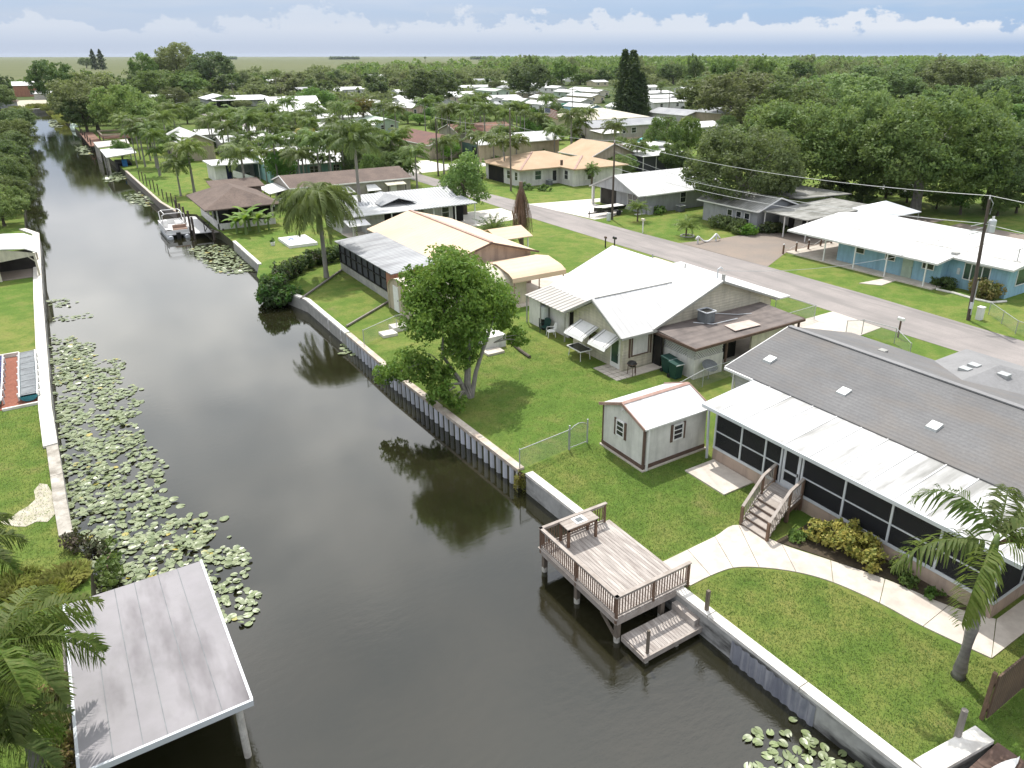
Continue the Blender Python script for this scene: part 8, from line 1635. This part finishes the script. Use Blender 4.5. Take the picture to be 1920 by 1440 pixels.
V = np.stack([np.stack([P3[:, 0]-np.sin(a)*w_, P3[:, 1]+np.cos(a)*w_, 0*a], 1), np.stack([P3[:, 0]+np.sin(a)*w_, P3[:, 1]-np.cos(a)*w_, 0*a], 1), np.stack([P3[:, 0]+np.cos(a)*le, P3[:, 1]+np.sin(a)*le, ln], 1)], 1).reshape(-1, 3)
tag(link('grass', np_mesh('grass', V, np.arange(3*n).reshape(-1, 3)), 'blade'), 'short mown grass of the near lawns', 'grass', kind='stuff'); print('blades', n)

# ------------------------------------------------------------------ lily pads
from mathutils import noise
rl = random.Random(4)
def pad_mesh(seed):
    r_ = random.Random(seed); n = 15; vs = [(0, 0, 0)]; ph = r_.random()*6; fold = r_.uniform(0, .35)
    for ring, rr in ((0, .55), (1, 1.)):
        for i in range(n+1):
            a = .22+(2*math.pi-.44)*i/n; q = rr*(1+.04*math.sin(3*a+ph)); vs.append((q*math.cos(a)*1.08, q*math.sin(a)*.92, (.05*math.sin(2*a+ph)+.1*ring*abs(math.sin(a))*fold*2)*rr))
    fs = [(0, 1+i, 2+i) for i in range(n)]+[(1+i, n+2+i, n+3+i, 2+i) for i in range(n)]
    return vs, fs
PADS = [pad_mesh(i) for i in range(8)]
def preg(pts): return [G(px, py, WL) for px, py in pts]
REG = [(preg([(95, 628), (150, 640), (225, 690), (262, 745), (250, 800), (300, 860), (298, 895), (285, 925), (325, 962), (400, 972), (450, 1010), (480, 1095), (478, 1172), (425, 1185), (330, 1180), (170, 1160), (150, 1020), (128, 980), (118, 900), (105, 760), (98, 680)]), 36, (.085, .165)),
       (preg([(90, 568), (115, 560), (148, 566), (130, 576), (95, 582)]), 8, (.12, .18)), (preg([(95, 596), (150, 588), (178, 590), (120, 606), (100, 608)]), 8, (.12, .18)),
       (preg([(1428, 1352), (1470, 1335), (1500, 1350), (1540, 1385), (1600, 1415), (1610, 1470), (1560, 1500), (1425, 1500)]), 14, (.12, .165)), (preg([(618, 655), (650, 642), (682, 648), (678, 664), (640, 670)]), 4, (.18, .26)),
       (preg([(352, 468), (385, 460), (440, 460), (478, 485), (492, 508), (450, 512), (420, 516), (395, 505)]), 9, (.14, .21)), (preg([(190, 332), (215, 323), (238, 326), (236, 338), (205, 342)]), 3, (.2, .35)), (preg([(232, 368), (262, 362), (300, 378), (280, 388), (250, 384)]), 2.6, (.2, .35)), (preg([(140, 276), (170, 274), (176, 290), (155, 291)]), 2, (.3, .5)), (preg([(90, 225), (110, 222), (115, 240), (100, 240)]), 1.2, (.4, .6))]
pads = []
for ri, (P_, dens, rr) in enumerate(REG):
    xs, ys_ = [p[0] for p in P_], [p[1] for p in P_]; area = (max(xs)-min(xs))*(max(ys_)-min(ys_))
    for _ in range(int(area*dens)):
        x, y = rl.uniform(min(xs), max(xs)), rl.uniform(min(ys_), max(ys_))
        if not inpoly(x+noise.noise(Vector((x*.9, y*.9, 1)))*.9+noise.noise(Vector((x*3, y*3, 5)))*.4, y+noise.noise(Vector((x*.9, y*.9, 9)))*1.2, P_): continue
        r_ = rl.uniform(*rr)
        if ri == 0:   # open water shows between drifts of pads
            if math.sin(x*2.1+y*.9)+math.sin(y*1.7-x*1.3+1) < -9: continue
            q_ = noise.noise(Vector((x*.75, y*.55, 3)))*.9+noise.noise(Vector((x*2.2, y*1.9, 7)))*.75+.42
            if rl.random() > q_*1.6: continue
        pads.append((math.hypot(x, y), ri, x, y, r_))
for _ in range(60):   # stragglers at the fringe
    x, y = G(rl.uniform(250, 480), rl.uniform(860, 1000), WL)
    if inpoly(x-.5, y, REG[0][0]) and not inpoly(x, y, REG[0][0]): pads.append((math.hypot(x, y), 0, x, y, .2))
pads.sort(); meshes = []
for i, (vs, fs) in enumerate(PADS):
    me = bpy.data.meshes.new('lily_pad'); me.from_pydata(vs, [], fs); me.materials.append(M['lily']); meshes.append(me)
LAB = {0: ('lily pad floating in the long patch along the left bank', 'lily pads along the left bank'), 3: ('lily pad floating in the small patch at the lower right seawall', 'lily pads at the lower right'), 4: ('lily pad in the tiny group below the low pale seawall', 'lily pads below the low seawall'), 5: ('lily pad in the round patch before the boat dock', 'lily pads at the boat dock')}
VV, FF, TT = [], [], []
for i, (d_, ri, x, y, r_) in enumerate(pads):
    tilt = (rl.uniform(-.12, .12), rl.uniform(-.12, .12), rl.uniform(0, 6.28)); z_ = WL+.012+rl.random()*.05
    if rl.random() < .1: tilt = (rl.uniform(-.6, .6), rl.uniform(-.5, .5), tilt[2]); z_ += .1
    if i < 300:
        o = bpy.data.objects.new('lily_pad', meshes[i % 8]); COL.objects.link(o); o.location = (x, y, z_); o.rotation_euler = tilt; o.scale = (r_, r_, r_)
        lab, grp = LAB.get(ri, LAB[0]); tag(o, lab, 'lily pad', grp)
    else:
        vs, fs = PADS[i % 8]; E_ = Matrix.Translation((x, y, z_)) @ Matrix.Rotation(tilt[2], 4, 'Z') @ Matrix.Rotation(tilt[0], 4, 'X') @ Matrix.Scale(r_, 4); o_ = len(VV); VV += [tuple(E_ @ Vector(v)) for v in vs]; FF += [tuple(k+o_ for k in f) for f in fs]; TT += [rl.random()]*len(fs)
me = bpy.data.meshes.new('lily_pads'); me.from_pydata(VV, [], FF); at = me.attributes.new('tone', 'FLOAT', 'FACE'); at.data.foreach_set('value', TT)
tag(link('lily_pads', me, 'lily'), 'further lily pads of the long patch and the patches up the canal', 'lily pads', kind='stuff')
print('pads', len(pads), 'objects', len(bpy.data.objects))

# ------------------------------------------------------------------ light haze in the air
hz = MB(); hz.box(-2600, -300, -3, 6500, 6500, 24); hm = bpy.data.materials.new('haze'); hm.use_nodes = True; nt = hm.node_tree
nt.nodes.remove(nt.nodes['Principled BSDF']); pv = _n(nt, 'ShaderNodeVolumePrincipled'); pv.inputs['Density'].default_value = HAZE; pv.inputs['Color'].default_value = (.82, .9, 1, 1); pv.inputs['Anisotropy'].default_value = .3
nt.links.new(pv.outputs[0], nt.nodes['Material Output'].inputs['Volume'])
tag(link('haze', hz.mesh('haze'), hm), 'thin haze in the air over the far woods and marsh', 'haze', kind='stuff')
